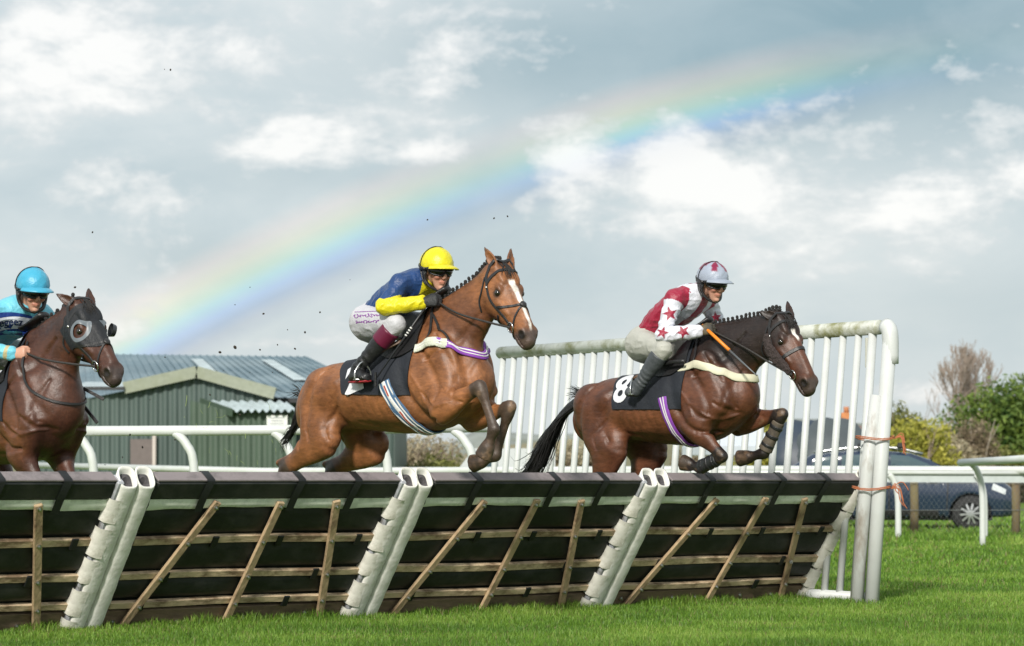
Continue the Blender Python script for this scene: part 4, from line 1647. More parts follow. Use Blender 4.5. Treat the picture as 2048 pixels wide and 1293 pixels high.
def m_coat(name, rough):
    """short hair: streaked colour, soft uneven gloss"""
    if name in MATS:
        return MATS[name]
    m = bpy.data.materials.new(name)
    m.use_nodes = True
    t = m.node_tree
    t.nodes.clear()
    b = NB(t)
    tc = b.n('ShaderNodeTexCoord')
    v = tc.outputs['Object']
    at_ = b.n('ShaderNodeAttribute', attribute_name='Col').outputs['Color']
    mp = b.n('ShaderNodeMapping', i_Vector=v)
    mp.inputs['Scale'].default_value = (13, 60, 42)
    mp.inputs['Rotation'].default_value = (0, R(35), 0)
    hair = b.n('ShaderNodeTexNoise', i_Vector=mp.outputs[0], i_Scale=1.0, i_Detail=5.0, i_Roughness=.7, i_Distortion=.6)
    big = b.n('ShaderNodeTexNoise', i_Vector=v, i_Scale=6.0, i_Detail=5.0, i_Roughness=.6)
    c = b.mix(1.0, at_, b.ramp(hair.outputs['Fac'], [(.28, (.66, .64, .62)), (.52, (1, 1, 1)), (.75, (1.32, 1.30, 1.26))]), 'MULTIPLY')
    c = b.mix(1.0, c, b.ramp(big.outputs['Fac'], [(.34, (.60, .57, .54)), (.50, (.95, .95, .94)), (.66, (1.22, 1.22, 1.20))]), 'MULTIPLY')
    sp = b.n('ShaderNodeTexNoise', i_Vector=v, i_Scale=75.0, i_Detail=2.0, i_Roughness=.5)
    c = b.mix(b.m('MULTIPLY', b.ramp(sp.outputs['Fac'], [(.70, (0, 0, 0)), (.76, (1, 1, 1))]), .5), c, (.16, .12, .09, 1))
    # damp, sweaty patches shine more
    ro = b.m('ADD', rough - .10, b.m('MULTIPLY', big.outputs['Fac'], .20))
    p = b.n('ShaderNodeBsdfPrincipled', i_Base_Color=c, i_Roughness=ro)
    p.inputs['Specular IOR Level'].default_value = .5
    bp = b.n('ShaderNodeBump', i_Height=hair.outputs['Fac'], i_Strength=.28, i_Distance=.012)
    b.link(bp.outputs[0], p.inputs['Normal'])
    o = b.n('ShaderNodeOutputMaterial')
    b.link(p.outputs[0], o.inputs[0])
    MATS[name] = m
    return m


def bvh_of(V, Fc):
    return BVHTree.FromPolygons([tuple(v) for v in V.tolist()], Fc.tolist())


class Horse:
    def __init__(s, name, loc, heading, P, label):
        s.P = P
        s.root = empty(name, loc, (0, 0, R(heading)), label, 'horse', 'racehorses jumping the hurdle')
        s.build()

    # ---- head frame
    def hp(s, t, n, b):
        return s.hO + t * s.ha + n * s.hn + b * s.hb

    def build(s):
        P = s.P
        lo, hi = np.array(P['lo']), np.array(P['hi'])
        G = SDF(lo, hi, P.get('h', 0.009))
        # trunk: rump, loin, barrel, girth, breast
        G.sweep([((x, y, z), YA, w, hh) for x, y, z, w, hh in P['trunk']], k=0.03, smooth=4)
        G.sweep([((x, y, z), YA, w, hh) for x, y, z, w, hh in P['neck']], k=0.10, smooth=4)
        # head frame
        s.hO = np.array(P['poll'], float)
        s.ha = nrm(np.array(P['muzzle']) - s.hO)
        hb = nrm(np.array(P.get('head_left', (0, 1, 0))))
        hb = nrm(hb - s.ha * (hb @ s.ha))
        s.hb = hb
        s.hn = np.cross(s.ha, hb)
        if s.hn[0] < 0:
            s.hn = -s.hn
        sc = P.get('hscale', 1.0)
        hp = lambda t, n, b: s.hp(t * sc, n * sc * (1.10 if n < 0 else 1), b * sc * P.get('hw', 1.28))
        s.hps = hp
        HM = np.array([s.ha, s.hn, s.hb])
        s.hw = P.get('hw', 1.28)
        HS = [(-.03, -.10, .066, .080), (.03, -.105, .080, .095), (.10, -.110, .092, .108), (.18, -.115, .096, .113), (.26, -.108, .083, .104), (.34, -.092, .066, .088),
              (.42, -.080, .058, .078), (.49, -.073, .052, .071), (.55, -.073, .050, .066), (.61, -.076, .043, .052)]
        hw = P.get('hw', 1.28)
        G.sweep([(hp(t, c * (1 + .8 * (hw - 1)), 0), s.hb, w * sc * hw, h_ * sc * hw) for t, c, w, h_ in HS], k=0.05, smooth=3)
        for sg in (-1, 1):
            G.ell(hp(.17, -.165, .058 * sg), np.array((.115, .085, .038)) * sc, HM, k=0.03)       # cheek
            G.ell(hp(.17, -.048, .072 * sg), np.array((.042, .022, .022)) * sc, HM, k=0.02)       # brow
            G.ell(hp(.195, -.075, .106 * sg), np.array((.024, .017, .018)) * sc, HM, k=0.012, op='sub')
            G.sweep([(hp(.25, -.105, .078 * sg), s.hb, .014 * sc, .012 * sc), (hp(.37, -.085, .060 * sg), s.hb, .010 * sc, .010 * sc)], k=0.02)  # facial crest
            G.ell(hp(.558, -.052, .040 * sg), np.array((.052, .040, .025)) * sc, HM, k=0.022)
            G.ell(hp(.582, -.054, .062 * sg), np.array((.034, .025, .024)) * sc, HM, k=0.010, op='sub')
            G.ell(hp(.10, -.015, .045 * sg), np.array((.06, .018, .03)) * sc, HM, k=0.02)
        G.sweep([(hp(.20, -.012, 0), s.hb, .040 * sc, .018 * sc), (hp(.36, -.010, 0), s.hb, .030 * sc, .014 * sc), (hp(.52, -.014, 0), s.hb, .028 * sc, .014 * sc)], k=0.03)
        G.sweep([(hp(.30, -.165, 0), s.hb, .040 * sc, .030 * sc), (hp(.45, -.135, 0), s.hb, .034 * sc, .026 * sc), (hp(.575, -.128, 0), s.hb, .036 * sc, .030 * sc)], k=0.025, smooth=3)
        G.ell(hp(.600, -.076, 0), np.array((.034, .036, .034)) * sc, HM, k=0.02)
        G.ell(hp(.585, -.110, 0), np.array((.066, .0075, .080)) * sc, HM, k=0.006, op='sub')     # mouth
        # ears
        for sg in (-1, 1):
            base = hp(.005, -.028, .052 * sg)
            ed = P['ear'][0] if sg < 0 else P['ear'][1]       # in head axes (a, n, b)
            dv = nrm(ed[0] * s.ha + ed[1] * s.hn + ed[2] * s.hb)
            op = P.get('ear_open', [(0, 1, 0), (0, 1, 0)])[0 if sg < 0 else 1]
            ov = op[0] * s.ha + op[1] * s.hn + op[2] * s.hb
            ov = nrm(ov - dv * (ov @ dv))
            sv = np.cross(dv, ov)
            L = .178 * sc
            EW = [(0, .026, .024), (.2, .034, .028), (.42, .038, .026), (.65, .030, .019), (.85, .017, .012), (1.0, .005, .006)]
            G.sweep([(base + dv * L * t, sv, w * sc, h_ * sc) for t, w, h_ in EW], k=0.018, smooth=3)
            G.sweep([(base + dv * L * t + ov * .015 * sc, sv, (w - .009) * sc, (h_ - .004) * sc) for t, w, h_ in EW[1:5]], k=0.006, smooth=2, op='sub')
        # throat and jaw line blend
        # muscles
        for (c, r, M, k) in P['muscle']:
            G.ell(c, r, M, k=k)
        # legs
        s.legs = []
        for L in P['legs']:
            J = [np.array(j[:3], float) for j in L['j']]
            side = nrm(np.array(L.get('side', (0, 1, 0)), float))
            if L['kind'] == 'fore':
                e, kn, fe, co, ho = J       # elbow, knee, fetlock, coronet, hoof end
                sh = np.array(L['sh'], float)
                fa = kn - e
                fwd = nrm(np.cross(side, nrm(fa)))
                G.sweep([(sh, side, .075, .13), (sh * .45 + e * .55, side, .085, .13), (e, side, .072, .105)], k=0.06, smooth=3)
                G.sweep([(e - fa * .10, side, .070, .100), (e + fa * .18, side, .068, .092), (e + fa * .42, side, .056, .074), (e + fa * .68, side, .042, .053), (e + fa * .88, side, .038, .042)], k=0.05, smooth=3)
                G.sweep([(e + fa * .84, side, .038, .042), (e + fa * .95, side, .043, .046), (kn, side, .044, .048), (kn + (fe - kn) * .10, side, .041, .044), (kn + (fe - kn) * .24, side, .031, .036)], k=0.025, smooth=3)
                # muscle bellies along the forearm
                for sgn, off, t0, t1, r in ((1, .050, -.05, .62, .036), (-1, .050, -.08, .60, .034)):
                    G.sweep([(e + fa * t0 + fwd * off * sgn + side * (-.02), side, r * .8, r), (e + fa * (t0 + t1) / 2 + fwd * off * sgn * .9 + side * (-.018), side, r, r), (e + fa * t1 + fwd * off * sgn * .5, side, r * .45, r * .5)], k=0.018, smooth=3)
            else:
                hip, st, hk, fe, co, ho = J
                th = st - hip
                ga = hk - st
                G.sweep([(hip, side, .085, .13), (hip + th * .5, side, .110, .18), (st - th * .05, side, .095, .155), (st + ga * .12, side, .085, .140), (st + ga * .38, side, .072, .112), (st + ga * .65, side, .052, .078), (st + ga * .88, side, .040, .060)], k=0.06, smooth=3)
                back = nrm(np.array([ga[2], 0, -ga[0]]))
                if back[0] > 0:
                    back = -back
                G.sweep([(hip + np.array([-.08, 0, -.06]), side, .055, .075), ((hip + st) * .5 + back * .13, side, .085, .11), (st + ga * .25 + back * .07, side, .07, .075), (st + ga * .6 + back * .02, side, .03, .035)], k=0.05, smooth=3)
                G.sweep([(st + ga * .80, side, .035, .050), (hk, side, .042, .058), (hk + (fe - hk) * .14, side, .036, .046), (hk + (fe - hk) * .3, side, .029, .035)], k=0.03, smooth=3)
                pt = L['hockpt']
                G.sweep([(st + ga * .62 + np.array(pt) * .6, side, .014, .016), (hk + np.array(pt), side, .024, .026)], k=0.03)
                kn = hk
            cn = fe - kn
            G.sweep([(kn + cn * .14, side, .034, .040), (kn + cn * .35, side, .0265, .034), (kn + cn * .7, side, .026, .034), (kn + cn * .9, side, .030, .040), (fe, side, .037, .046), (fe + (co - fe) * .35, side, .030, .036)], k=0.02, smooth=3)
            G.sweep([(fe, side, .036, .044), (fe + (co - fe) * .45, side, .028, .034), (co, side, .039, .045)], k=0.015, smooth=3)
            hv = ho - co
            G.sweep([(co - hv * .12, side, .040, .046), (co + hv * .1, side, .046, .053), (ho, side, .056, .066)], k=0.008, cap=.008)
            s.legs.append(dict(kind=L['kind'], kn=kn, fe=fe, co=co, ho=ho, el=J[0] if L['kind'] == 'fore' else J[1], boot=L.get('boot'), side=side))
        for (c, r, M, k) in P.get('groove', []):
            G.ell(c, r, M, k=k, op='sub')
        V, Fc = G.mesh()
        V = relax(V, Fc, 2, 0.5)
        N = vnormals(V, Fc)
        # veins, ribs and skin folds
        V = V + N * (fbm(V * np.array([1, 1, 1]), 9, 3, 5) * 0.0035)[:, None]
        dsp = np.zeros(len(V))
        far = (np.linalg.norm(V - s.hO, axis=1) > .12)
        for pts, rad, dep in P['carve']:
            q = curve_pts(pts, 14)
            dmin = np.full(len(V), 9.0)
            W2 = V[:, [0, 2]]
            for i in range(len(q) - 1):
                a, b_ = q[i], q[i + 1]
                d_ = b_ - a
                t_ = np.clip(((W2 - a) @ d_) / max(d_ @ d_, 1e-9), 0, 1)
                e_ = np.linalg.norm(W2 - (a + t_[:, None] * d_), axis=1)
                tap = math.sin(math.pi * min(max((i + .7) / (len(q) - .6), .12), .88))
                dmin = np.minimum(dmin, e_ / max(tap, .3))
            dsp += dep * np.exp(-(dmin / rad) ** 2) * sstep(np.abs(V[:, 1]), .05, .11)
        V = V - N * (dsp * far)[:, None]
        V = relax(V, Fc, 1, .4)
        N = vnormals(V, Fc)
        s.V, s.F, s.N = V, Fc, N
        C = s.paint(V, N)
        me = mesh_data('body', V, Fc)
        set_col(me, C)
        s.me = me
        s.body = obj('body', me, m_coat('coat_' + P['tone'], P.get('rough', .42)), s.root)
        s.bvh = bvh_of(V, Fc)
        # eyes
        me_e = MB().sphere((0, 0, 0), .0255 * sc, 12, 8).data('eye', True)
        for sg in (-1, 1):
            obj('eye', me_e, mat('eye_dark', (.012, .008, .006), .08, coat=1.0), s.root, loc=tuple(hp(.195, -.071, .0770 * sg)))
        s.mane()
        s.tail()
        s.forelock()

    def paint(s, V, N):
        P = s.P
        n = len(V)
        coat = np.array(P['coat'])
        dark = np.array(P['dark'])
        C = np.tile(coat, (n, 1))
        f = fbm(V, 5.0, 3, 2)[:, None]
        C = C * (1 + 0.18 * f)

        def mixc(m, c):
            nonlocal C
            C = C * (1 - m[:, None]) + np.array(c)[None] * m[:, None]
        # topline and underside are darker
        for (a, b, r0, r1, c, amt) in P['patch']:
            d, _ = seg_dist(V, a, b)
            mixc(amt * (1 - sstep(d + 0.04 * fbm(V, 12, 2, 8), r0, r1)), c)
        blk = P['points']
        for L in s.legs:
            a = L['el'] * .30 + L['kn'] * .70
            d, t = seg_dist(V, a, L['kn'])
            mixc((1 - sstep(d, .06, .10)) * sstep(t, .05, .9) * .9, blk)
            for p, q in ((L['kn'], L['fe']), (L['fe'], L['co'])):
                d, t = seg_dist(V, p, q)
                mixc((1 - sstep(d, .07, .085)) * .95, blk)
            d, t = seg_dist(V, L['co'], L['ho'])
            mixc((1 - sstep(d, .07, .085)) * .95 * sstep(t, .0, .12), (.05, .035, .025))
            d, t = seg_dist(V, L['kn'], L['ho'])
            mud = sstep(fbm(V, 22, 3, 4), .05, .45) * (1 - sstep(d, .07, .09)) * P.get('mud', .5)
            mixc(mud, (.20, .125, .075))
        # head
        sc = P.get('hscale', 1.0)
        q = (V - s.hO) / sc
        t, nn, b = q @ s.ha, q @ s.hn, q @ s.hb
        onhead = (t > -.25) & (t < .75) & (np.abs(b) < .18) & (nn > -.30) & (nn < .12)
        muz = sstep(t + .35 * (-nn - .06) + .02 * fbm(V, 20, 2, 3), .50, .575) * onhead
        mixc(muz * .92, P['muz'])
        nost = np.zeros(n)
        for sg in (-1, 1):
            e = np.linalg.norm((q - (s.hO * 0 + (.582 * s.ha - .059 * s.hn + .074 * sg * s.hb))) , axis=1)
            nost = np.maximum(nost, 1 - sstep(e, .028, .044))
            e2 = np.linalg.norm((q - (.195 * s.ha - .080 * s.hn + .108 * sg * s.hb)), axis=1)
            mixc((1 - sstep(e2, .024, .044)) * onhead * .8, (.02, .013, .01))
        mixc(nost * onhead, (.012, .008, .007))
        ear = (t < .0) & (t > -.25) & (nn > -.10) & (np.abs(b) > .02) & onhead
        mixc(sstep(-t, .10, .17) * ear * .9, P['points'])
        if P.get('blaze'):
            t0, t1, wa, wb, bo = P['blaze']
            w = wa + (wb - wa) * np.clip((t - t0) / (t1 - t0), 0, 1) + .006 * fbm(V, 30, 2, 9)
            m = (1 - sstep(np.abs(b - bo), w - .005, w + .005)) * sstep(t, t0 - .01, t0 + .012) * (1 - sstep(t, t1 - .02, t1 + .02)) * (nn > -.055) * onhead
            mixc(m, (.80, .76, .72))
        return np.clip(C, 0.004, 0.9)

    def surf(s, p, off=0.004):
        loc, nr, i, d = s.bvh.find_nearest(Vector(tuple(p)))
        return np.array(loc) + np.array(nr) * off, np.array(nr)

    def strap(s, name, pts, width, m, n=30, off=0.004, th=0.004, parent=None, smooth=True, hug=True):
        """flat strap hugging the body through the guide points"""
        P = curve_pts(pts, n)
        C, Nn = [], []
        for p in P:
            if hug:
                c, nr = s.surf(p, off)
            else:
                c, nr = np.array(p), s.surf(p, 0)[1]
            C.append(c)
            Nn.append(nr)
        C, Nn = np.array(C), np.array(Nn)
        for _ in range(2):
            C[1:-1] = C[1:-1] * .5 + (C[:-2] + C[2:]) * .25
            Nn[1:-1] = Nn[1:-1] * .5 + (Nn[:-2] + Nn[2:]) * .25
        if hug:
            # keep clear of the skin after smoothing
            for i in range(len(C)):
                loc, nr, k, d = s.bvh.find_nearest(Vector(tuple(C[i])))
                dd = (C[i] - np.array(loc)) @ np.array(nr)
                if dd < off:
                    C[i] += np.array(nr) * (off - dd)
        T = np.gradient(C, axis=0)
        V, Fc = [], []
        for i in range(len(C)):
            nr = nrm(Nn[i])
            sd = nrm(np.cross(nrm(T[i]), nr))
            w = width / 2
            for (a, b_) in ((-w, 0), (-w * .8, th), (w * .8, th), (w, 0), (w, -.003), (-w, -.003)):
                V.append(C[i] + sd * a + nr * b_)
        k = 6
        for i in range(len(C) - 1):
            for j in range(k):
                Fc.append((i * k + j, i * k + (j + 1) % k, (i + 1) * k + (j + 1) % k, (i + 1) * k + j))
        Fc.append(tuple(range(k)))
        Fc.append(tuple((len(C) - 1) * k + j for j in range(k))[::-1])
        return MB().add(V, Fc).build(name, m, parent or s.root, auto=50)

    def mane(s):
        P = s.P
        A = curve_pts(P['crest'], P.get('plaits', 15))
        hair = mat('plait_hair', (.012, .010, .009), .55, bump=.6, bscale=160)
        mb = MB()
        for k in range(6):
            p = Vector((0, 0, 0))
        me = MB().sphere((0, 0, .012), (.017, .014, .019), 8, 6).sphere((0, 0, -.012), (.020, .015, .016), 8, 5).data('mane_plait', True)
        # low ridge of hair below the plaits
        rid = curve_pts(P['crest'], 60)
        V = []
        for i, p in enumerate(rid):
            c, nr = s.surf(p + np.array([0, 0, .03]), 0.0)
            V.append(c + np.array([0, 0, -.006]))
        MB().tube(V, [.012 + .005 * math.sin(i * 1.9) for i in range(len(V))], 8).build('mane', hair, s.root, smooth=True)
        for i, p in enumerate(A):
            c, nr = s.surf(p + np.array([0, 0, .03]), 0.0)
            o = obj('mane_plait', me, hair, s.root, loc=tuple(c + np.array([0, 0, .016])), rot=(random.uniform(-.3, .3), random.uniform(-.3, .3), random.uniform(0, 3)))
            o.scale = (.85, .85, random.uniform(.65, .9))

    def forelock(s):
        rng = random.Random(9)
        mb = MB()
        for i in range(26):
            b0 = rng.gauss(0, .014)
            e = rng.gauss(0, .022)
            L = rng.uniform(.07, .13)
            P = [s.surf(s.hps(-.02, .01, b0), .004)[0], s.surf(s.hps(.02, .02, b0 + e * .3), .010)[0], s.surf(s.hps(.02 + L * .5, .02, b0 + e * .7), .010)[0], s.surf(s.hps(.02 + L, .02, b0 + e), .006)[0]]
            mb.tube(curve_pts(P, 8), [.004, .004, .004, .004, .0035, .003, .002, .001], 4)
        mb.build('forelock', MATS['plait_hair'], s.root, smooth=True)

    def tail(s):
        P = s.P
        if 'tail' not in P:
            return
        rng = random.Random(3)
        T = P['tail']
        path = curve_pts(T['path'], 14)
        hair = mat('tail_hair', (.010, .009, .009), .42, bump=.3, bscale=200)
        mb = MB()
        for i in range(T.get('n', 190)):
            end = rng.uniform(.55, 1.0)
            m = max(4, int(14 * end))
            th = rng.uniform(0, 6.28)
            rr = math.sqrt(rng.random())
            fl = rng.gauss(0, 1)
            pts = []
            for j in range(m):
                u = j / 13
                sp = T['r'][0] + (T['r'][1] - T['r'][0]) * min(1, u * 2.2)
                if u > .75:
                    sp *= 1 - (u - .75) * T.get('tip', 1.6)
                p = path[j] + np.array([math.cos(th) * .9, math.sin(th) * .8, math.sin(th + 1) * .9]) * rr * sp
                p = p + np.array([math.sin(u * 7 + i) * .012, 0, math.cos(u * 6 + i * 2) * .012]) * u + np.array([-.02, .01, .03]) * fl * u * u * T.get('fray', 1.0) + np.array([rng.gauss(0, .004) for _ in range(3)])
                pts.append(p)
            w = rng.uniform(.0018, .0045)
            mb.tube(pts, [w * (1.0 if j < m - 3 else (m - j) / 4) for j in range(m)], 4)
        for i in range(T.get('stray', 24)):          # stray hairs by the dock
            p0 = path[1] + np.array([rng.gauss(0, .02), rng.gauss(0, .02), .03])
            d = np.array([-.08 - rng.random() * .06, rng.gauss(0, .03), rng.uniform(-.03, .10)])
            mb.tube([p0, p0 + d * .5 + np.array([0, 0, .02]), p0 + d], [.0025, .002, .0008], 4)
        mb.build('tail', hair, s.root, smooth=True)
        # dock
        MB().tube(path[:7], [.045, .045, .042, .04, .034, .026, .015], 10).build('dock', hair, s.root, smooth=True)

    def shell(s, name, mask, off, m, parent=None):
        """a fitted cover: the part of the skin where mask holds, lifted by off"""
        keep = mask[s.F].all(1)
        Fk = s.F[keep]
        u, inv = np.unique(Fk, return_inverse=True)
        Vk = s.V[u] + s.N[u] * off
        Fq = inv.reshape(Fk.shape)
        ed = np.sort(np.concatenate([Fq[:, [0, 1]], Fq[:, [1, 2]], Fq[:, [2, 3]], Fq[:, [3, 0]]]), axis=1)
        ue, ct = np.unique(ed, axis=0, return_counts=True)
        be = ue[ct == 1]
        for _ in range(10):
            acc = np.zeros_like(Vk)
            dg = np.zeros(len(Vk))
            for a_, b_ in ((0, 1), (1, 0)):
                np.add.at(acc, be[:, a_], Vk[be[:, b_]])
                np.add.at(dg, be[:, a_], 1)
            mk = dg > 0
            Vk[mk] = Vk[mk] * .4 + acc[mk] / dg[mk][:, None] * .6
        return obj(name, mesh_data(name, Vk, inv.reshape(Fk.shape)), m, parent or s.root)


def rot_rows(ax, ang):
    """rows = axes of a frame turned by ang (degrees) about coordinate axis ax"""
    return np.array(Matrix.Rotation(R(ang), 3, ax).transposed())


def std_muscles(dx=0, dz=0, pitch=0.0, ly=1.0):
    """large surface muscles, given for a horse whose girth is at x=0"""
    out = []
    for sg in (-1, 1):
        out += [((.34 + dx, .185 * sg, 1.80 + dz), (.12, .06, .24), rot_rows('Y', -25), .06),          # shoulder blade
                ((.38 + dx, .165 * sg, 1.66 + dz), (.12, .07, .12), rot_rows('Y', 30), .05),           # point of shoulder
                ((.22 + dx, .20 * sg, 1.60 + dz), (.15, .065, .14), rot_rows('Y', 30), .045),           # triceps
                ((.46 + dx, .085 * sg, 1.62 + dz), (.07, .07, .13), rot_rows('Y', 15), .02),          # breast
                ((-.80 + dx, .17 * sg, 1.61 + dz), (.20, .10, .17), rot_rows('Y', 35), .05),           # gluteal
                ((-.63 + dx, .235 * sg, 1.66 + dz), (.07, .035, .055), rot_rows('Y', 20), .05)]         # point of hip
    return out


def std_carve(dx=0, dz=0, f=1.0):
    L = [([(.28, 2.0), (.40, 1.85), (.50, 1.68), (.52, 1.58)], .022, .014),
         ([(.10, 1.95), (.25, 1.78), (.36, 1.62), (.36, 1.54)], .020, .012),
         ([(.00, 1.82), (.04, 1.66), (.12, 1.50), (.24, 1.41), (.36, 1.40)], .022, .022),
         ([(.20, 1.60), (.28, 1.52), (.36, 1.50)], .014, .010),
         ([(.40, 1.62), (.50, 1.55), (.60, 1.52)], .016, .010),
         ([(-.50, 1.80), (-.60, 1.62), (-.64, 1.46), (-.58, 1.34)], .040, .020),
         ([(-.98, 1.76), (-1.04, 1.58), (-1.02, 1.38), (-1.0, 1.22)], .020, .014),
         ([(-.74, 1.80), (-.86, 1.62), (-.90, 1.42), (-.88, 1.28)], .022, .012),
         ([(-.62, 1.50), (-.72, 1.38), (-.70, 1.28)], .016, .010),
         ([(.20, 1.82), (.40, 1.94), (.58, 2.14)], .022, .014),
         ([(.10, 2.08), (.36, 2.18), (.58, 2.33)], .030, .010),
         ([(.55, 1.86), (.50, 1.72), (.46, 1.60)], .018, .008),
         ([(-.45, 1.40), (-.15, 1.36), (.10, 1.37)], .020, .006),
         ([(.30, 1.55), (.38, 1.50), (.52, 1.53)], .010, -.008), ([(.10, 1.72), (.2, 1.60), (.22, 1.52)], .010, -.006)]
    for i in range(8):
        x = -.48 + i * .065
        L.append(([(x + .02, 1.74), (x - .005, 1.60), (x + .02, 1.45)], .014, .0035))
    return [([(x + dx, z + dz) for x, z in p], r * 1.5, d * f * 1.15) for p, r, d in L]


H2 = Horse('racehorse', (-.61, 19.3, 0), -40, dict(
    lo=(-1.65, -.40, .55), hi=(1.20, .42, 2.70), tone='bright_bay', rough=.49,
    coat=(.225, .088, .032), dark=(.05, .022, .012), points=(.060, .040, .029), muz=(.075, .055, .048), mud=.7,
    trunk=[(-1.11, 0, 1.42, .10, .13), (-1.01, 0, 1.515, .18, .19), (-.86, 0, 1.59, .25, .23), (-.65, 0, 1.60, .28, .245), (-.38, 0, 1.61, .285, .275), (-.10, 0, 1.645, .285, .33),
           (.14, 0, 1.69, .25, .345), (.33, 0, 1.68, .20, .275), (.45, 0, 1.67, .15, .19)],
    neck=[(.08, 0, 1.90, .13, .24), (.235, 0, 1.995, .13, .265), (.38, 0, 2.115, .11, .215), (.51, 0, 2.225, .092, .168), (.62, 0, 2.31, .082, .145), (.70, 0, 2.385, .075, .105)],
    poll=(.735, 0, 2.465), muzzle=(1.055, -.085, 2.00), head_left=(.28, 1, .02), hscale=.97,
    ear=[(-.97, .12, -.22), (-.97, .12, .30)], ear_open=[(0, .3, -1), (.2, 1, .4)],
    muscle=std_muscles(), carve=std_carve(),
    legs=[
        dict(kind='fore', sh=(.34, -.17, 1.62), j=[(.40, -.250, 1.480), (.745, -.275, 1.625), (.86, -.265, 1.335), (.805, -.26, 1.225), (.76, -.26, 1.150)]),
        dict(kind='fore', sh=(.36, .17, 1.62), j=[(.32, .16, 1.43), (.675, .125, 1.495), (.545, .12, 1.165), (.430, .12, 1.125), (.335, .12, 1.105)]),
        dict(kind='hind', j=[(-.94, -.13, 1.53), (-.80, -.19, 1.29), (-1.20, -.17, 1.07), (-1.42, -.165, .78), (-1.50, -.165, .70), (-1.57, -.165, .64)], hockpt=(-.075, 0, .045)),
        dict(kind='hind', j=[(-.90, .13, 1.53), (-.68, .19, 1.24), (-1.06, .17, 1.06), (-1.25, .165, .76), (-1.33, .165, .68), (-1.40, .165, .62)], hockpt=(-.075, 0, .045))],
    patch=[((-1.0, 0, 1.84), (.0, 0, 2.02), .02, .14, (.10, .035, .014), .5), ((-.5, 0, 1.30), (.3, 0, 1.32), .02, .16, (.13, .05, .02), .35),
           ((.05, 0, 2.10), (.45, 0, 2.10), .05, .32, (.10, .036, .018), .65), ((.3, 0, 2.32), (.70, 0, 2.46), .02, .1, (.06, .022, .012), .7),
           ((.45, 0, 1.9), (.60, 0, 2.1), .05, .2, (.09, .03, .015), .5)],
    blaze=(.135, .56, .027, .008, -.002),
    crest=[(.14, 0, 2.24), (.30, 0, 2.325), (.46, 0, 2.39), (.60, 0, 2.435), (.69, 0, 2.46)], plaits=19,
    tail=dict(path=[(-1.16, 0, 1.60), (-1.22, .0, 1.52), (-1.27, .02, 1.42), (-1.33, .03, 1.36), (-1.40, .03, 1.29), (-1.41, .03, 1.20)], r=(.03, .060), n=170, stray=30, tip=1.0),
), 'bright bay horse with white blaze and number 2 cloth, jumping with both knees folded')


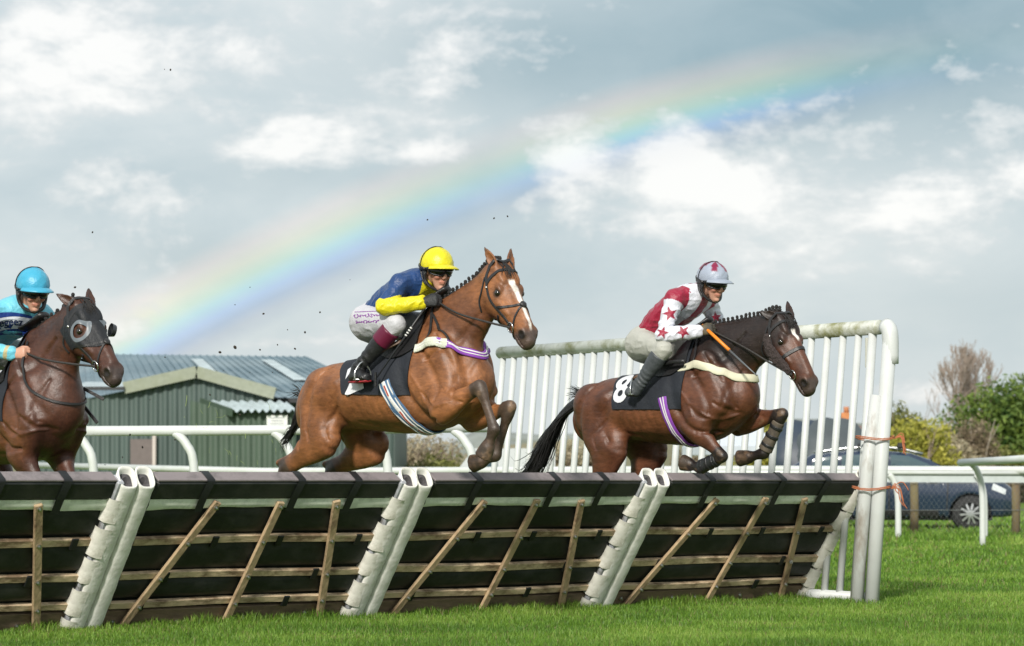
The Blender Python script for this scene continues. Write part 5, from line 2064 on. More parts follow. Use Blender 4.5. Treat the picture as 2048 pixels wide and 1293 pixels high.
H1 = Horse('racehorse', (1.40, 21.0, 0), -40, dict(
    lo=(-1.20, -.42, .35), hi=(1.32, .42, 2.45), tone='dark_bay', rough=.46,
    coat=(.098, .034, .016), dark=(.03, .014, .01), points=(.014, .010, .009), muz=(.055, .040, .034), mud=.5,
    trunk=[(-1.05, 0, 1.40, .10, .14), (-.95, 0, 1.485, .19, .205), (-.79, 0, 1.54, .26, .24), (-.58, 0, 1.55, .28, .25), (-.32, 0, 1.55, .285, .28), (-.05, 0, 1.59, .285, .335),
           (.15, 0, 1.63, .25, .34), (.31, 0, 1.63, .20, .27), (.42, 0, 1.62, .15, .19)],
    neck=[(.03, 0, 1.82, .13, .24), (.20, 0, 1.895, .135, .27), (.38, 0, 1.965, .118, .235), (.56, 0, 2.035, .098, .185), (.70, 0, 2.085, .085, .150), (.80, 0, 2.135, .076, .108)],
    poll=(.845, 0, 2.215), muzzle=(1.165, -.07, 1.675), head_left=(.24, 1, .02), hscale=.97,
    ear=[(-.70, -.55, -.42), (-.98, -.05, .25)], ear_open=[(0, .5, -1), (.2, 1, .1)],
    muscle=std_muscles(-.05, -.05), carve=std_carve(-.05, -.05),
    legs=[
        dict(kind='fore', sh=(.26, -.18, 1.58), j=[(.13, -.20, 1.40), (.385, -.185, 1.165), (.10, -.08, 1.085), (.01, -.07, 1.105), (-.07, -.07, 1.125)], side=(.25, 1, 0)),
        dict(kind='fore', sh=(.32, .17, 1.60), j=[(.31, .17, 1.43), (.70, .15, 1.485), (.53, .15, 1.195), (.40, .15, 1.165), (.30, .15, 1.155)], boot=1),
        dict(kind='hind', j=[(-.88, -.13, 1.50), (-.66, -.19, 1.24), (-.84, -.17, .86), (-.82, -.165, .55), (-.76, -.165, .47), (-.72, -.165, .40)], hockpt=(-.075, 0, .03)),
        dict(kind='hind', j=[(-.82, .13, 1.50), (-.56, .19, 1.22), (-.74, .17, .86), (-.74, .165, .55), (-.68, .165, .47), (-.64, .165, .40)], hockpt=(-.075, 0, .03))],
    patch=[((-.9, 0, 1.82), (.0, 0, 2.0), .02, .16, (.022, .012, .008), .85), ((-.5, 0, 1.26), (.3, 0, 1.28), .02, .14, (.09, .036, .018), .35),
           ((.10, 0, 1.95), (.70, 0, 2.10), .17, .29, (.014, .009, .008), .96), ((.55, 0, 1.95), (.80, 0, 2.15), .05, .16, (.018, .011, .009), .7),
           ((-.45, -.25, 1.45), (-.2, -.28, 1.5), .1, .3, (.17, .062, .026), .6), ((-.45, .25, 1.45), (-.2, .28, 1.5), .1, .3, (.17, .062, .026), .6)],
    blaze=(.12, .225, .022, .012, .002),
    crest=[(.10, 0, 2.07), (.26, 0, 2.13), (.45, 0, 2.19), (.62, 0, 2.225), (.78, 0, 2.235)], plaits=20,
    tail=dict(path=[(-1.02, 0, 1.62), (-1.16, 0, 1.60), (-1.33, .0, 1.48), (-1.45, .0, 1.31), (-1.55, .0, 1.14), (-1.66, .0, 1.02), (-1.76, .0, 1.03)], r=(.045, .115), n=520, stray=90, tip=1.3, fray=2.6),
), 'dark bay horse with black neck, sheepskin cheekpieces and number 8 cloth, leading over the hurdle')

H3 = Horse('racehorse', (-3.26, 18.81, 0), -45, dict(
    lo=(-1.50, -.42, .45), hi=(1.10, .42, 2.45), tone='brown', rough=.43,
    coat=(.068, .024, .013), dark=(.03, .014, .01), points=(.016, .011, .009), muz=(.05, .036, .032), mud=.4,
    trunk=[(-1.15, 0, 1.20, .12, .17), (-1.03, 0, 1.26, .21, .23), (-.83, 0, 1.31, .27, .245), (-.60, 0, 1.345, .28, .25), (-.34, 0, 1.38, .285, .28), (-.08, 0, 1.44, .285, .33),
           (.10, 0, 1.50, .255, .345), (.20, 0, 1.49, .215, .29), (.27, 0, 1.46, .17, .22)],
    neck=[(.00, 0, 1.70, .14, .24), (.14, 0, 1.77, .14, .29), (.26, 0, 1.88, .12, .235), (.385, 0, 1.98, .10, .18), (.47, 0, 2.06, .085, .150), (.54, 0, 2.12, .076, .108)],
    poll=(.575, 0, 2.185), muzzle=(.965, 0, 1.70), head_left=(.12, 1, 0), hscale=.99, hw=1.2,
    ear=[(-.88, -.30, -.40), (-.95, -.10, .30)], ear_open=[(0, .5, -1), (.2, 1, .2)],
    muscle=std_muscles(-.21, -.20), carve=std_carve(-.20, -.20),
    legs=[
        dict(kind='fore', sh=(.20, -.18, 1.42), j=[(.06, -.16, 1.16), (.26, -.12, .93), (-.03, -.12, .88), (-.12, -.12, .90), (-.19, -.12, .92)]),
        dict(kind='fore', sh=(.20, .18, 1.42), j=[(.06, .16, 1.16), (.28, .12, .95), (0, .12, .88), (-.09, .12, .90), (-.16, .12, .92)]),
        dict(kind='hind', j=[(-.98, -.13, 1.28), (-.80, -.19, 1.02), (-1.15, -.17, .82), (-1.28, -.165, .62), (-1.34, -.165, .56), (-1.39, -.165, .50)], hockpt=(-.075, 0, .045)),
        dict(kind='hind', j=[(-.92, .13, 1.28), (-.72, .19, 1.00), (-1.05, .17, .80), (-1.18, .165, .62), (-1.24, .165, .56), (-1.29, .165, .50)], hockpt=(-.075, 0, .045))],
    patch=[((-.9, 0, 1.55), (.0, 0, 1.85), .02, .16, (.03, .014, .009), .8), ((.10, 0, 1.92), (.45, 0, 2.12), .08, .25, (.05, .02, .012), .7),
           ((.25, -.15, 1.5), (.25, .15, 1.5), .05, .22, (.10, .036, .018), .5), ((-.2, -.28, 1.3), (0, -.28, 1.3), .1, .3, (.14, .052, .02), .7)],
    crest=[(.05, 0, 1.96), (.15, 0, 2.02), (.30, 0, 2.10), (.44, 0, 2.17)], plaits=8,
    tail=dict(path=[(-1.13, 0, 1.34), (-1.25, .0, 1.34), (-1.36, .02, 1.24), (-1.42, .03, 1.08), (-1.46, .03, .92)], r=(.03, .055), n=60, stray=6),
), 'dark brown horse in a black hood, breasting the left end of the hurdle')
# ================================================================== riders
def silk_mat(name, rough=.42, bump=.5):
    return mat(name, rough=rough, attr='Col', var=.05, vscale=10, bump=bump, bscale=26, spec=.45, sheen=.2)


M_SKIN = mat('skin', (.52, .29, .21), .5, var=.08, vscale=30, stain=(.50, .20, .15), stain_scale=20, stain_amt=.3)
M_BLACKL = mat('black_leather', (.014, .014, .015), .38, bump=.25, bscale=60)
M_BROWNL = mat('brown_leather', (.10, .055, .03), .45, bump=.25, bscale=60)
M_LENS = mat('goggle_lens', (.006, .007, .008), .12, spec=.5)
M_METAL = mat('stainless', (.62, .62, .61), .25, metal=1.0)


def star_mask(V, c, n, up, r, rot=0.0):
    n = nrm(n)
    up = np.array(up, float)
    u = nrm(up - n * (up @ n))
    w = np.cross(u, n)
    q = V - np.array(c)
    a, b = q @ w, q @ u
    th = np.arctan2(a, b) + rot
    rr = np.hypot(a, b)
    k = np.abs(((th / (2 * math.pi / 5)) % 1.0) - .5) * 2      # 1 on the points, 0 in the notches
    # straight-edged five-pointed star
    ph = (1 - k) * math.pi / 5
    R1, R2 = r, r * .42
    x1, y1 = R1, 0.0
    x2, y2 = R2 * math.cos(math.pi / 5), R2 * math.sin(math.pi / 5)
    lim = (x1 * y2 - y1 * x2) / ((y2 - y1) * np.cos(ph) - (x2 - x1) * np.sin(ph) + 1e-9)
    return (rr < lim) & (np.abs(q @ n) < .07)


class Rider:
    def __init__(s, horse, J, C, label):
        s.h, s.J, s.C = horse, {k: np.array(v, float) for k, v in J.items()}, C
        s.root = empty('person', horse.root.location, horse.root.rotation_euler, label, 'person', 'jockeys')
        s.build()

    def frames(s):
        J = s.J
        s.hf = nrm(J['face'])
        up = np.array(J.get('headup', np.array([0, 0, 1.0])))
        s.hl = nrm(np.cross(up, s.hf))
        s.hu = np.cross(s.hf, s.hl)
        s.hc = J['head']

    def H(s, f, l, u):
        return s.hc + (f * s.hf + l * s.hl + u * s.hu) * 1.07

    def torso(s, G, infl, k=.03):
        J = s.J
        pel, mid, che, nck = J['pelvis'], J['mid'], J['chest'], J['neck']
        G.sweep([(pel + (pel - mid) * .1, YA, .145 + infl, .125 + infl), (pel * .5 + mid * .5, YA, .145 + infl, .105 + infl), (mid, YA, .15 + infl, .105 + infl), (che, YA, .165 + infl, .115 + infl),
                 (che * .45 + nck * .55, YA, .13 + infl, .095 + infl), (nck, YA, .062 + infl, .062 + infl)], k=k, smooth=3)
        for sd in 'RL':
            sh = J['sh' + sd]
            G.sweep([(che * .5 + nck * .5 + (sh - che) * .3, YA, .07 + infl, .06 + infl), (sh, YA, .058 + infl, .058 + infl)], k=.05)

    def arm(s, G, sd, infl, to=1.0, k=.03):
        J = s.J
        sh, el, wr = J['sh' + sd], J['el' + sd], J['wr' + sd]
        sv = np.array([.3, 1, .2])
        G.sweep([(sh, sv, .056 + infl, .060 + infl), (sh * .5 + el * .5, sv, .048 + infl, .052 + infl), (el, sv, .041 + infl, .043 + infl)], k=k, smooth=2)
        e = el + (wr - el) * to
        G.sweep([(el, sv, .041 + infl, .043 + infl), (el * .65 + wr * .35, sv, .042 + infl, .043 + infl), (e, sv, .028 + infl, .032 + infl)], k=.02, smooth=2)

    def leg(s, G, sd, infl, k=.04):
        J = s.J
        hp_, kn = J['hip' + sd], J['kn' + sd]
        sv = np.array([0, 1, .3])
        G.sweep([(hp_ + (hp_ - kn) * .12, sv, .105 + infl, .115 + infl), (hp_ * .6 + kn * .4, sv, .085 + infl, .095 + infl), (kn, sv, .056 + infl, .060 + infl)], k=k, smooth=2)

    def shin(s, G, sd, infl, k=.02, frm=0.0):
        J = s.J
        kn, an = J['kn' + sd], J['an' + sd]
        sv = np.array([0, 1, 0])
        a = kn + (an - kn) * frm
        G.sweep([(a, sv, .056 + infl, .058 + infl), (kn * .6 + an * .4, sv, .050 + infl, .058 + infl), (kn * .2 + an * .8, sv, .037 + infl, .041 + infl), (an, sv, .036 + infl, .042 + infl)], k=k, smooth=2)

    def foot(s, G, sd, infl, k=.02):
        J = s.J
        an, to = J['an' + sd], J['toe' + sd]
        he = an + np.array([-.035, 0, -.055])
        sv = nrm(np.cross(to - he, np.array([0, 0, 1.0])))
        G.sweep([(he, sv, .033 + infl, .034 + infl), (he * .5 + to * .5 + np.array([0, 0, .012]), sv, .040 + infl, .038 + infl), (to, sv, .038 + infl, .026 + infl)], k=k, smooth=3)
        G.sweep([(an, np.array([0, 1.0, 0]), .035 + infl, .040 + infl), (he + np.array([.01, 0, .01]), np.array([0, 1.0, 0]), .034 + infl, .036 + infl)], k=k)

    def hand(s, G, sd, infl=0.0):
        """closed fist on the rein: palm, four unequal curled fingers, thumb on top"""
        J = s.J
        wr, hd = J['wr' + sd], J['hd' + sd]
        a = nrm(hd - wr)
        sg = 1 if sd == 'R' else -1
        p = np.array([.15, 1.0 * sg, -.1])
        p = nrm(p - a * (p @ a))
        u = np.cross(a, p) * sg
        if u[2] < 0:
            u = -u
        G.sweep([(wr, p, .022 + infl, .030 + infl), (wr + a * .03, p, .020 + infl, .036 + infl), (wr + a * .085, p, .017 + infl, .042 + infl)], k=.012, smooth=2)
        ln = (1.0, 1.1, 1.02, .82)
        tips = []
        for i in range(4):
            b = wr + a * (.086 - .004 * abs(i - 1)) + u * (.030 - .0205 * i)
            l = ln[i]
            p1 = b + (a * .62 + p * .78) * .040 * l
            p2 = p1 + (-a * .45 + p * .89) * .026 * l
            p3 = p2 + (-a * .95 - p * .2) * .022 * l
            r = .0100 if i < 3 else .0088
            G.sweep([(b - a * .02, u, r + infl, r + infl), (b, u, r * 1.08 + infl, r * 1.08 + infl), (p1, u, r * 1.02 + infl, r + infl), (p2, u, r * .95 + infl, r * .95 + infl), (p3, u, r * .8 + infl, r * .8 + infl)], k=.004)
        t0 = wr + a * .022 + u * .026 + p * .008
        t1 = wr + a * .060 + u * .046 + p * .022
        t2 = wr + a * .090 + u * .044 + p * .036
        G.sweep([(t0, p, .014 + infl, .014 + infl), (t1, p, .0115 + infl, .0115 + infl), (t2, p, .0095 + infl, .0095 + infl)], k=.008)
        s.J['grip' + sd] = wr + a * .085 + p * .030

    def headform(s, G):
        H = s.H
        HM = np.array([s.hf, s.hl, s.hu])
        G.ell(H(-.010, 0, .03), (.098, .077, .100), HM, k=.02)
        G.sweep([(H(.035, 0, .03), s.hl, .062, .055), (H(.045, 0, -.03), s.hl, .056, .048), (H(.052, 0, -.075), s.hl, .040, .036), (H(.055, 0, -.100), s.hl, .026, .022)], k=.02, smooth=3)
        G.sweep([(H(.092, 0, .020), s.hl, .010, .010), (H(.108, 0, -.012), s.hl, .0135, .012), (H(.100, 0, -.026), s.hl, .019, .010)], k=.010, smooth=2)     # nose
        for sg in (-1, 1):
            G.ell(H(.075, .040 * sg, -.018), (.022, .020, .020), HM, k=.02)      # cheekbones
            G.ell(H(.095, .030 * sg, .022), (.016, .018, .011), HM, k=.010, op='sub')
            G.ell(H(-.005, .078 * sg, -.002), (.022, .010, .032), HM, k=.008)    # ears
        G.sweep([(H(.088, -.022, -.052), s.hu, .006, .006), (H(.096, 0, -.050), s.hu, .0075, .008), (H(.088, .022, -.052), s.hu, .006, .006)], k=.006)      # lips
        G.sweep([(H(.086, -.018, -.063), s.hu, .006, .006), (H(.094, 0, -.063), s.hu, .0075, .008), (H(.086, .018, -.063), s.hu, .006, .006)], k=.006)
        G.ell(H(.080, 0, -.092), (.018, .020, .014), HM, k=.015)
        G.sweep([(H(-.03, 0, -.03), YA, .056, .058), (s.J['neck'], YA, .058, .060)], k=.03)

    def box_of(s, keys, pad):
        P = np.array([s.J[k] for k in keys])
        return P.min(0) - pad, P.max(0) + pad

    def build(s):
        J, C = s.J, s.C
        s.frames()
        J['hd_R'] = J['hdR']
        allk = [k for k in J if k not in ('face', 'headup')]
        lo, hi = s.box_of(allk, .17)
        hi[2] += .02
        # ---- the body, one continuous skin
        G = SDF(lo, hi, .006)
        s.torso(G, -.012)
        for sd in 'RL':
            s.arm(G, sd, -.006)
            s.leg(G, sd, -.010)
            s.shin(G, sd, -.010)
            s.foot(G, sd, -.010)
            s.hand(G, sd, 0)
        s.headform(G)
        V, Fc = G.mesh()
        V = relax(V, Fc, 1, .4)
        N = vnormals(V, Fc)
        Cc = np.tile(np.array(C.get('skin', (.50, .27, .19))), (len(V), 1)) * (1 + .08 * fbm(V, 30, 2, 1))[:, None]
        q = V - s.hc
        f, l, u = q @ s.hf, q @ s.hl, q @ s.hu
        lips = (np.abs(l) < .030) & (np.abs(u + .057) < .0115) & (f > .07)
        Cc[lips] = Cc[lips] * np.array((.85, .66, .64))
        chk = np.exp(-((np.abs(l) - .045) / .025) ** 2 - ((u + .02) / .025) ** 2) * (f > .03)
        Cc = Cc * (1 - .28 * chk[:, None] * np.array((0, 1, 1)))
        me = mesh_data('body', V, Fc)
        set_col(me, Cc)
        obj('body', me, mat('rider_skin', rough=.48, attr='Col', var=.05, vscale=40, spec=.4), s.root)

        # ---- jacket
        G = SDF(lo, hi, C.get('jh', .0055))
        s.torso(G, .012)
        for sd in 'RL':
            s.arm(G, sd, .010, to=.97, k=.04)
        # collar and loose skirt at the waist
        G.sweep([(J['neck'] - (J['neck'] - J['chest']) * .1, YA, .074, .074), (J['neck'] + (J['neck'] - J['chest']) * .16, YA, .066, .066)], k=.02)
        wd = nrm(J['pelvis'] - J['mid'])
        G.halfspace(J['pelvis'] + wd * C.get('hem', -.02), wd)
        G.halfspace(J['neck'] + nrm(J['neck'] - J['chest']) * .05, nrm(J['neck'] - J['chest']))
        V, Fc = G.mesh()
        V = relax(V, Fc, 1, .4)
        N = vnormals(V, Fc)
        s.arm_w = []
        da = np.full(len(V), 9.0)
        for sd in 'RL':
            for a, b in (('sh', 'el'), ('el', 'wr')):
                d, t = seg_dist(V, J[a + sd], J[b + sd])
                da = np.minimum(da, d)
        # folds: gathered across the limbs, blown along the back
        w1 = noise3(V * np.array([16, 9, 26]), 1, 3)
        w2 = noise3(V * np.array([30, 24, 44]) + 7, 1, 5)
        rid = 1 - np.abs(w1) * 2
        w3 = 1 - np.abs(noise3(V @ np.array([[.8, 0, .6], [0, 1, 0], [-.6, 0, .8]]) * np.array([34, 12, 14]) + 3, 1, 8)) * 2
        amp = .0052 + .0035 * sstep(.075 - da, 0, .03)
        V = V + N * ((rid * .8 + w3 * .7 + w2 * .35) * amp)[:, None]
        N = vnormals(V, Fc)
        Cc = C['silks'](s, V, N)
        me = mesh_data('jacket', V, Fc)
        set_col(me, Cc)
        s.jacket = obj('jacket', me, silk_mat('silks'), s.root)
        s.jbvh = bvh_of(V, Fc)

        # ---- breeches
        G = SDF(lo, hi, .006)
        pel = J['pelvis']
        G.sweep([(pel + (pel - J['mid']) * .25, YA, .15, .135), (pel, YA, .162, .140), (pel * .6 + J['mid'] * .4, YA, .155, .118)], k=.03, smooth=2)
        for sd in 'RL':
            s.leg(G, sd, .008)
            G.sweep([(J['kn' + sd], YA, .058, .060), (J['kn' + sd] * .7 + J['an' + sd] * .3, YA, .052, .058)], k=.03)
        V, Fc = G.mesh()
        V = relax(V, Fc, 1, .4)
        N = vnormals(V, Fc)
        V = V + N * ((1 - np.abs(noise3(V * np.array([14, 10, 24]), 1, 9)) * 2) * .0035)[:, None]
        Cc = np.tile(np.array(C['breeches']), (len(V), 1)) * (1 + .05 * fbm(V, 12, 3, 4))[:, None]
        me = mesh_data('breeches', V, Fc)
        set_col(me, Cc)
        s.breech = obj('breeches', me, mat('breeches', rough=.6, attr='Col', var=.05, bump=.3, bscale=30), s.root)
        s.bbvh = bvh_of(V, Fc)

        # ---- boots, each its own
        for sd in 'RL':
            lo2, hi2 = s.box_of(['kn' + sd, 'an' + sd, 'toe' + sd], .14)
            G = SDF(lo2, hi2, .006)
            s.shin(G, sd, .010, frm=C.get('boot_top', .16))
            s.foot(G, sd, .006)
            ax = nrm(J['kn' + sd] - J['an' + sd])
            G.halfspace(J['kn' + sd] + (J['an' + sd] - J['kn' + sd]) * C.get('boot_top', .16), ax)
            V, Fc = G.mesh()
            V = relax(V, Fc, 1, .4)
            N = vnormals(V, Fc)
            d, t = seg_dist(V, J['kn' + sd], J['an' + sd])
            fold = np.sin((t * 55 + 3 * noise3(V, 14, 2))) * sstep(t, .45, .85) * .0028
            V = V + N * (fold + .0015 * noise3(V, 25, 3))[:, None]
            b = obj('boot', mesh_data('boot', V, Fc), C.get('bootmat', M_BLACKL), s.root)
            if C.get('cuff'):
                top = J['kn' + sd] + (J['an' + sd] - J['kn' + sd]) * (C['boot_top'] + .02)
                G = SDF(top - .11, top + .11, .006)
                k0, k1 = J['kn' + sd] + (J['an' + sd] - J['kn' + sd]) * (C['boot_top'] - .06), J['kn' + sd] + (J['an' + sd] - J['kn' + sd]) * (C['boot_top'] + .20)
                G.sweep([(k0, YA, .071, .074), (k1, YA, .068, .073)], k=0, cap=.006)
                V, Fc = G.mesh()
                obj('boot_cuff', mesh_data('boot_cuff', relax(V, Fc, 1, .4), Fc), C['cuff'], b)
            if C.get('sole'):
                an, to = J['an' + sd], J['toe' + sd]
                he = an + np.array([-.035, 0, -.060])
                MB().tube([he + np.array([-.02, 0, -.028]), (he + to) / 2 + np.array([0, 0, -.030]), to + np.array([.025, 0, -.024])], [.034, .042, .030], 12, flat=(1, .25), up=(0, 0, 1)).build('sole', C['sole'], b, smooth=True)
        # ---- gloves
        if C.get('glove'):
            for sd in 'RL':
                lo2, hi2 = s.box_of(['wr' + sd, 'hd' + sd], .085)
                G = SDF(lo2, hi2, .0045)
                s.hand(G, sd, .004)
                w = J['wr' + sd]
                ax = nrm(J['hd' + sd] - w)
                G.sweep([(w - ax * .03, YA, .034, .036), (w + ax * .01, YA, .029, .034)], k=.012)
                V, Fc = G.mesh()
                obj('glove', mesh_data('glove', relax(V, Fc, 1, .3), Fc), C['glove'], s.root)
        s.helmet()

    def helmet(s):
        C = s.C
        H = s.H
        n, m_ = 40, 16
        V, Fc = [], []
        tilt = .16

        def dome(th, ph, gr=0.0):
            # ph 0 = crown; rim dips towards the nape
            f = (.126 + gr) * math.sin(ph) * math.cos(th)
            l = (.104 + gr) * math.sin(ph) * math.sin(th)
            u = (.112 + gr) * math.cos(ph)
            return np.array(H(f - .008, l, u + .052))

        def rim(th):
            return R(92) + R(20) * (1 - math.cos(th)) / 2 + R(8) * math.sin(th) ** 2
        cols = []
        for i in range(m_ + 1):
            for j in range(n):
                th = 2 * math.pi * j / n
                ph = max(.02, rim(th) * i / m_)
                wr = .0022 * math.sin(th * 9 + i * .9) * (i / m_) + .0015 * math.sin(th * 23 + i * 2)
                V.append(dome(th, ph, wr))
                cols.append((th, ph / rim(th)))
        for i in range(m_):
            for j in range(n):
                Fc.append((i * n + j, (i + 1) * n + j, (i + 1) * n + (j + 1) % n, i * n + (j + 1) % n))
        V = np.array(V)
        me = mesh_data('helmet', V, Fc)
        cc = np.array([C['helmcol'](th, t) for th, t in cols])
        set_col(me, cc)
        hm = obj('helmet', me, silk_mat('helmet_silk', .38, .35), s.root)
        # peak
        V, Fc = [], []
        k = 17
        for i in range(k):
            th = R(-62) + R(124) * i / (k - 1)
            base = dome(th, rim(th) * .93, .002)
            outw = nrm(math.cos(th) * s.hf + math.sin(th) * s.hl * .9)
            ex = .062 * math.cos(th * 1.25) ** .8 if math.cos(th * 1.25) > 0 else 0
            for t, dz in ((0, 0.006), (.5, .002), (1, -.010)):
                V.append(base + outw * ex * t + s.hu * dz)
            for t, dz in ((1, -.016), (.5, -.006), (0, -.004)):
                V.append(base + outw * ex * t + s.hu * dz)
        for i in range(k - 1):
            for j in range(5):
                Fc.append((i * 6 + j, i * 6 + 6 + j, i * 6 + 7 + j, i * 6 + 1 + j))
        me = mesh_data('peak', V, Fc)
        set_col(me, np.tile(np.array(C['peakcol']), (len(V), 1)))
        obj('peak', me, MATS['helmet_silk'], hm)
        # black rim band, harness and chin cup
        ring = [dome(2 * math.pi * j / 40, rim(2 * math.pi * j / 40) * .985, .0015) for j in range(41)]
        MB().tube(ring, .0075, 6, cap=False, flat=(1, 1.6)).build('rim_band', M_BLACKL, hm, smooth=True)
        MB().tube([dome(R(105) if 1 else 0, rim(1) * t, .0035) for t in np.linspace(.98, .12, 12)] + [dome(R(-105), rim(1) * t, .0035) for t in np.linspace(.12, .98, 12)], .0022, 6, flat=(1.8, 1)).build('seam', M_BLACKL, hm, smooth=True)
        for sg in (-1, 1):
            MB().tube(curve_pts([H(.01, .092 * sg, -.005), H(.015, .088 * sg, -.05), H(.045, .062 * sg, -.092), H(.062, .0, -.112)], 14), .012, 8, flat=(1.2, .6)).build('chin_strap', M_BLACKL, hm, smooth=True)
            MB().sphere(H(-.006, .088 * sg, -.012), (.026, .014, .036), 12, 8, Matrix(np.array([s.hf, s.hl, s.hu]).T.tolist())).build('ear_pad', M_BLACKL, hm, smooth=True)
            MB().tube(curve_pts([H(-.05, .088 * sg, .0), H(-.03, .085 * sg, -.045), H(.005, .080 * sg, -.075), H(.035, .066 * sg, -.088)], 10), .008, 6).build('chin_strap', M_BLACKL, hm, smooth=True)
        # goggles
        V, Fc = [], []
        k, r = 25, 7
        for i in range(k):
            a = R(-74) + R(148) * i / (k - 1)
            for j in range(r):
                g = j / (r - 1)
                nb = math.exp(-(a / R(13)) ** 2)
                z = .046 - .052 * g * (1 - .36 * nb * g)
                taper = 1 - .35 * (abs(a) / R(74)) ** 3
                z = .022 + (z - .022) * taper
                bul = .010 * (1 - (2 * g - 1) ** 2)
                V.append(H((.090 + bul) * math.cos(a) + .018, (.080 + bul) * math.sin(a) * 1.06, z - .004))
        for i in range(k - 1):
            for j in range(r - 1):
                Fc.append((i * r + j, i * r + r + j, i * r + r + j + 1, i * r + j + 1))
        gg = obj('goggles', mesh_data('goggles', V, Fc), M_LENS, s.root)
        edge = [V[i * r] for i in range(k)] + [V[(k - 1) * r + j] for j in range(r)] + [V[i * r + r - 1] for i in range(k - 1, -1, -1)] + [V[j] for j in range(r - 1, -1, -1)]
        MB().tube(edge, .0068, 6).build('frame', M_BLACKL, gg, smooth=True)
        sp = [H(-.14 * math.cos(a) * .86 if 0 else -.135 * math.cos(a), .112 * math.sin(a), .022 + .014 * math.cos(a)) for a in np.linspace(R(-100), R(100), 18)]
        MB().tube(sp, .010, 6, flat=(.35, 1), up=tuple(s.hu)).build('goggle_strap', M_BLACKL, gg, smooth=True)


NAVY, YEL = np.array((.010, .042, .145)), np.array((.62, .54, .008))
MAR, WHT = np.array((.27, .010, .036)), np.array((.60, .61, .68))
CYAN, DBLUE = np.array((.14, .50, .64)), np.array((.020, .060, .30))


def silks2(s, V, N):
    J = s.J
    C = np.tile(NAVY, (len(V), 1)) * (1 + .15 * fbm(V, 9, 3, 2))[:, None]
    for sd in 'RL':
        d1, t1 = seg_dist(V, J['sh' + sd], J['el' + sd])
        d2, t2 = seg_dist(V, J['el' + sd], J['wr' + sd])
        m = (d2 < d1 + .004) | ((d1 < .075) & (t1 > .86))
        m &= d2 < .085
        C[m] = YEL * (1 + .10 * fbm(V[m], 9, 3, 2))[:, None]
    q = V - (J['neck'] * .55 + J['chest'] * .45)
    ax = nrm(J['neck'] - J['chest'])
    m = (N @ np.array([.75, 0, -.66]) > .35) & (np.abs(V[:, 1]) < .085) & (q @ ax > -.09)
    C[m] = YEL
    return C


def silks1(s, V, N):
    J = s.J
    C = np.tile(MAR, (len(V), 1)) * (1 + .10 * fbm(V, 9, 3, 2))[:, None]
    darm = np.full(len(V), 9.0)
    for sd in 'RL':
        d1, t1 = seg_dist(V, J['sh' + sd], J['el' + sd])
        d2, t2 = seg_dist(V, J['el' + sd], J['wr' + sd])
        darm = np.minimum(darm, np.where(t1 > .12, d1, 9))
        darm = np.minimum(darm, d2)
    ax = nrm(J['neck'] - J['chest'])
    along = (V - J['chest']) @ ax
    ay = np.abs(V[:, 1])
    m = (ay > .050) & (ay < .125) & (along > -.06) & (V[:, 0] > J['chest'][0] - .16)
    C[m] = WHT
    m = (N @ np.array([.7, 0, -.7]) > .3) & (ay > .045) & (ay < .14) & (V[:, 0] > J['chest'][0] - .10)
    C[m] = WHT
    m = darm < .082
    for sd in 'RL':
        d1, t1 = seg_dist(V, J['sh' + sd], J['el' + sd])
        m &= ~((t1 < .10) & (d1 < .10))
    C[m] = WHT * (1 + .05 * fbm(V[m], 9, 3, 2))[:, None]
    view = np.array([.64, -.77, 0.1])
    el, wr, sh = J['elR'], J['wrR'], J['shR']
    for c, rot, r in ((sh * .55 + el * .45, .2, .062), (el * .98 + sh * .02 + np.array([-.01, 0, .005]), -.3, .052), (el * .45 + wr * .55, .5, .055)):
        C[star_mask(V, c + view * .05, view, (0, 0, 1), r, rot) & (N @ view > .1)] = MAR
    el, wr, sh = J['elL'], J['wrL'], J['shL']
    C[star_mask(V, sh * .45 + el * .55 + view * .04, view, (0, 0, 1), .05, .2) & (N @ view > .1)] = MAR
    return C


def silks3(s, V, N):
    J = s.J
    C = np.tile(CYAN, (len(V), 1)) * (1 + .12 * fbm(V, 9, 3, 2))[:, None]
    for sd in 'RL':
        d2, t2 = seg_dist(V, J['el' + sd], J['wr' + sd])
        m = (t2 > .80) & (t2 < .90) & (d2 < .07)
        C[m] = np.array((.45, .40, .22))
    return C


def helm2(th, t):
    return np.array((.62, .55, .010))


def helm1(th, t):
    base = np.array((.30, .34, .42))
    a = ((th + math.pi) % (2 * math.pi)) - math.pi
    if t < .62 and abs(math.sin(a * 2.5 + .4)) > .35 + t * .9:
        return np.array((.20, .008, .045))
    return base


def helm3(th, t):
    return np.array((.045, .33, .50))


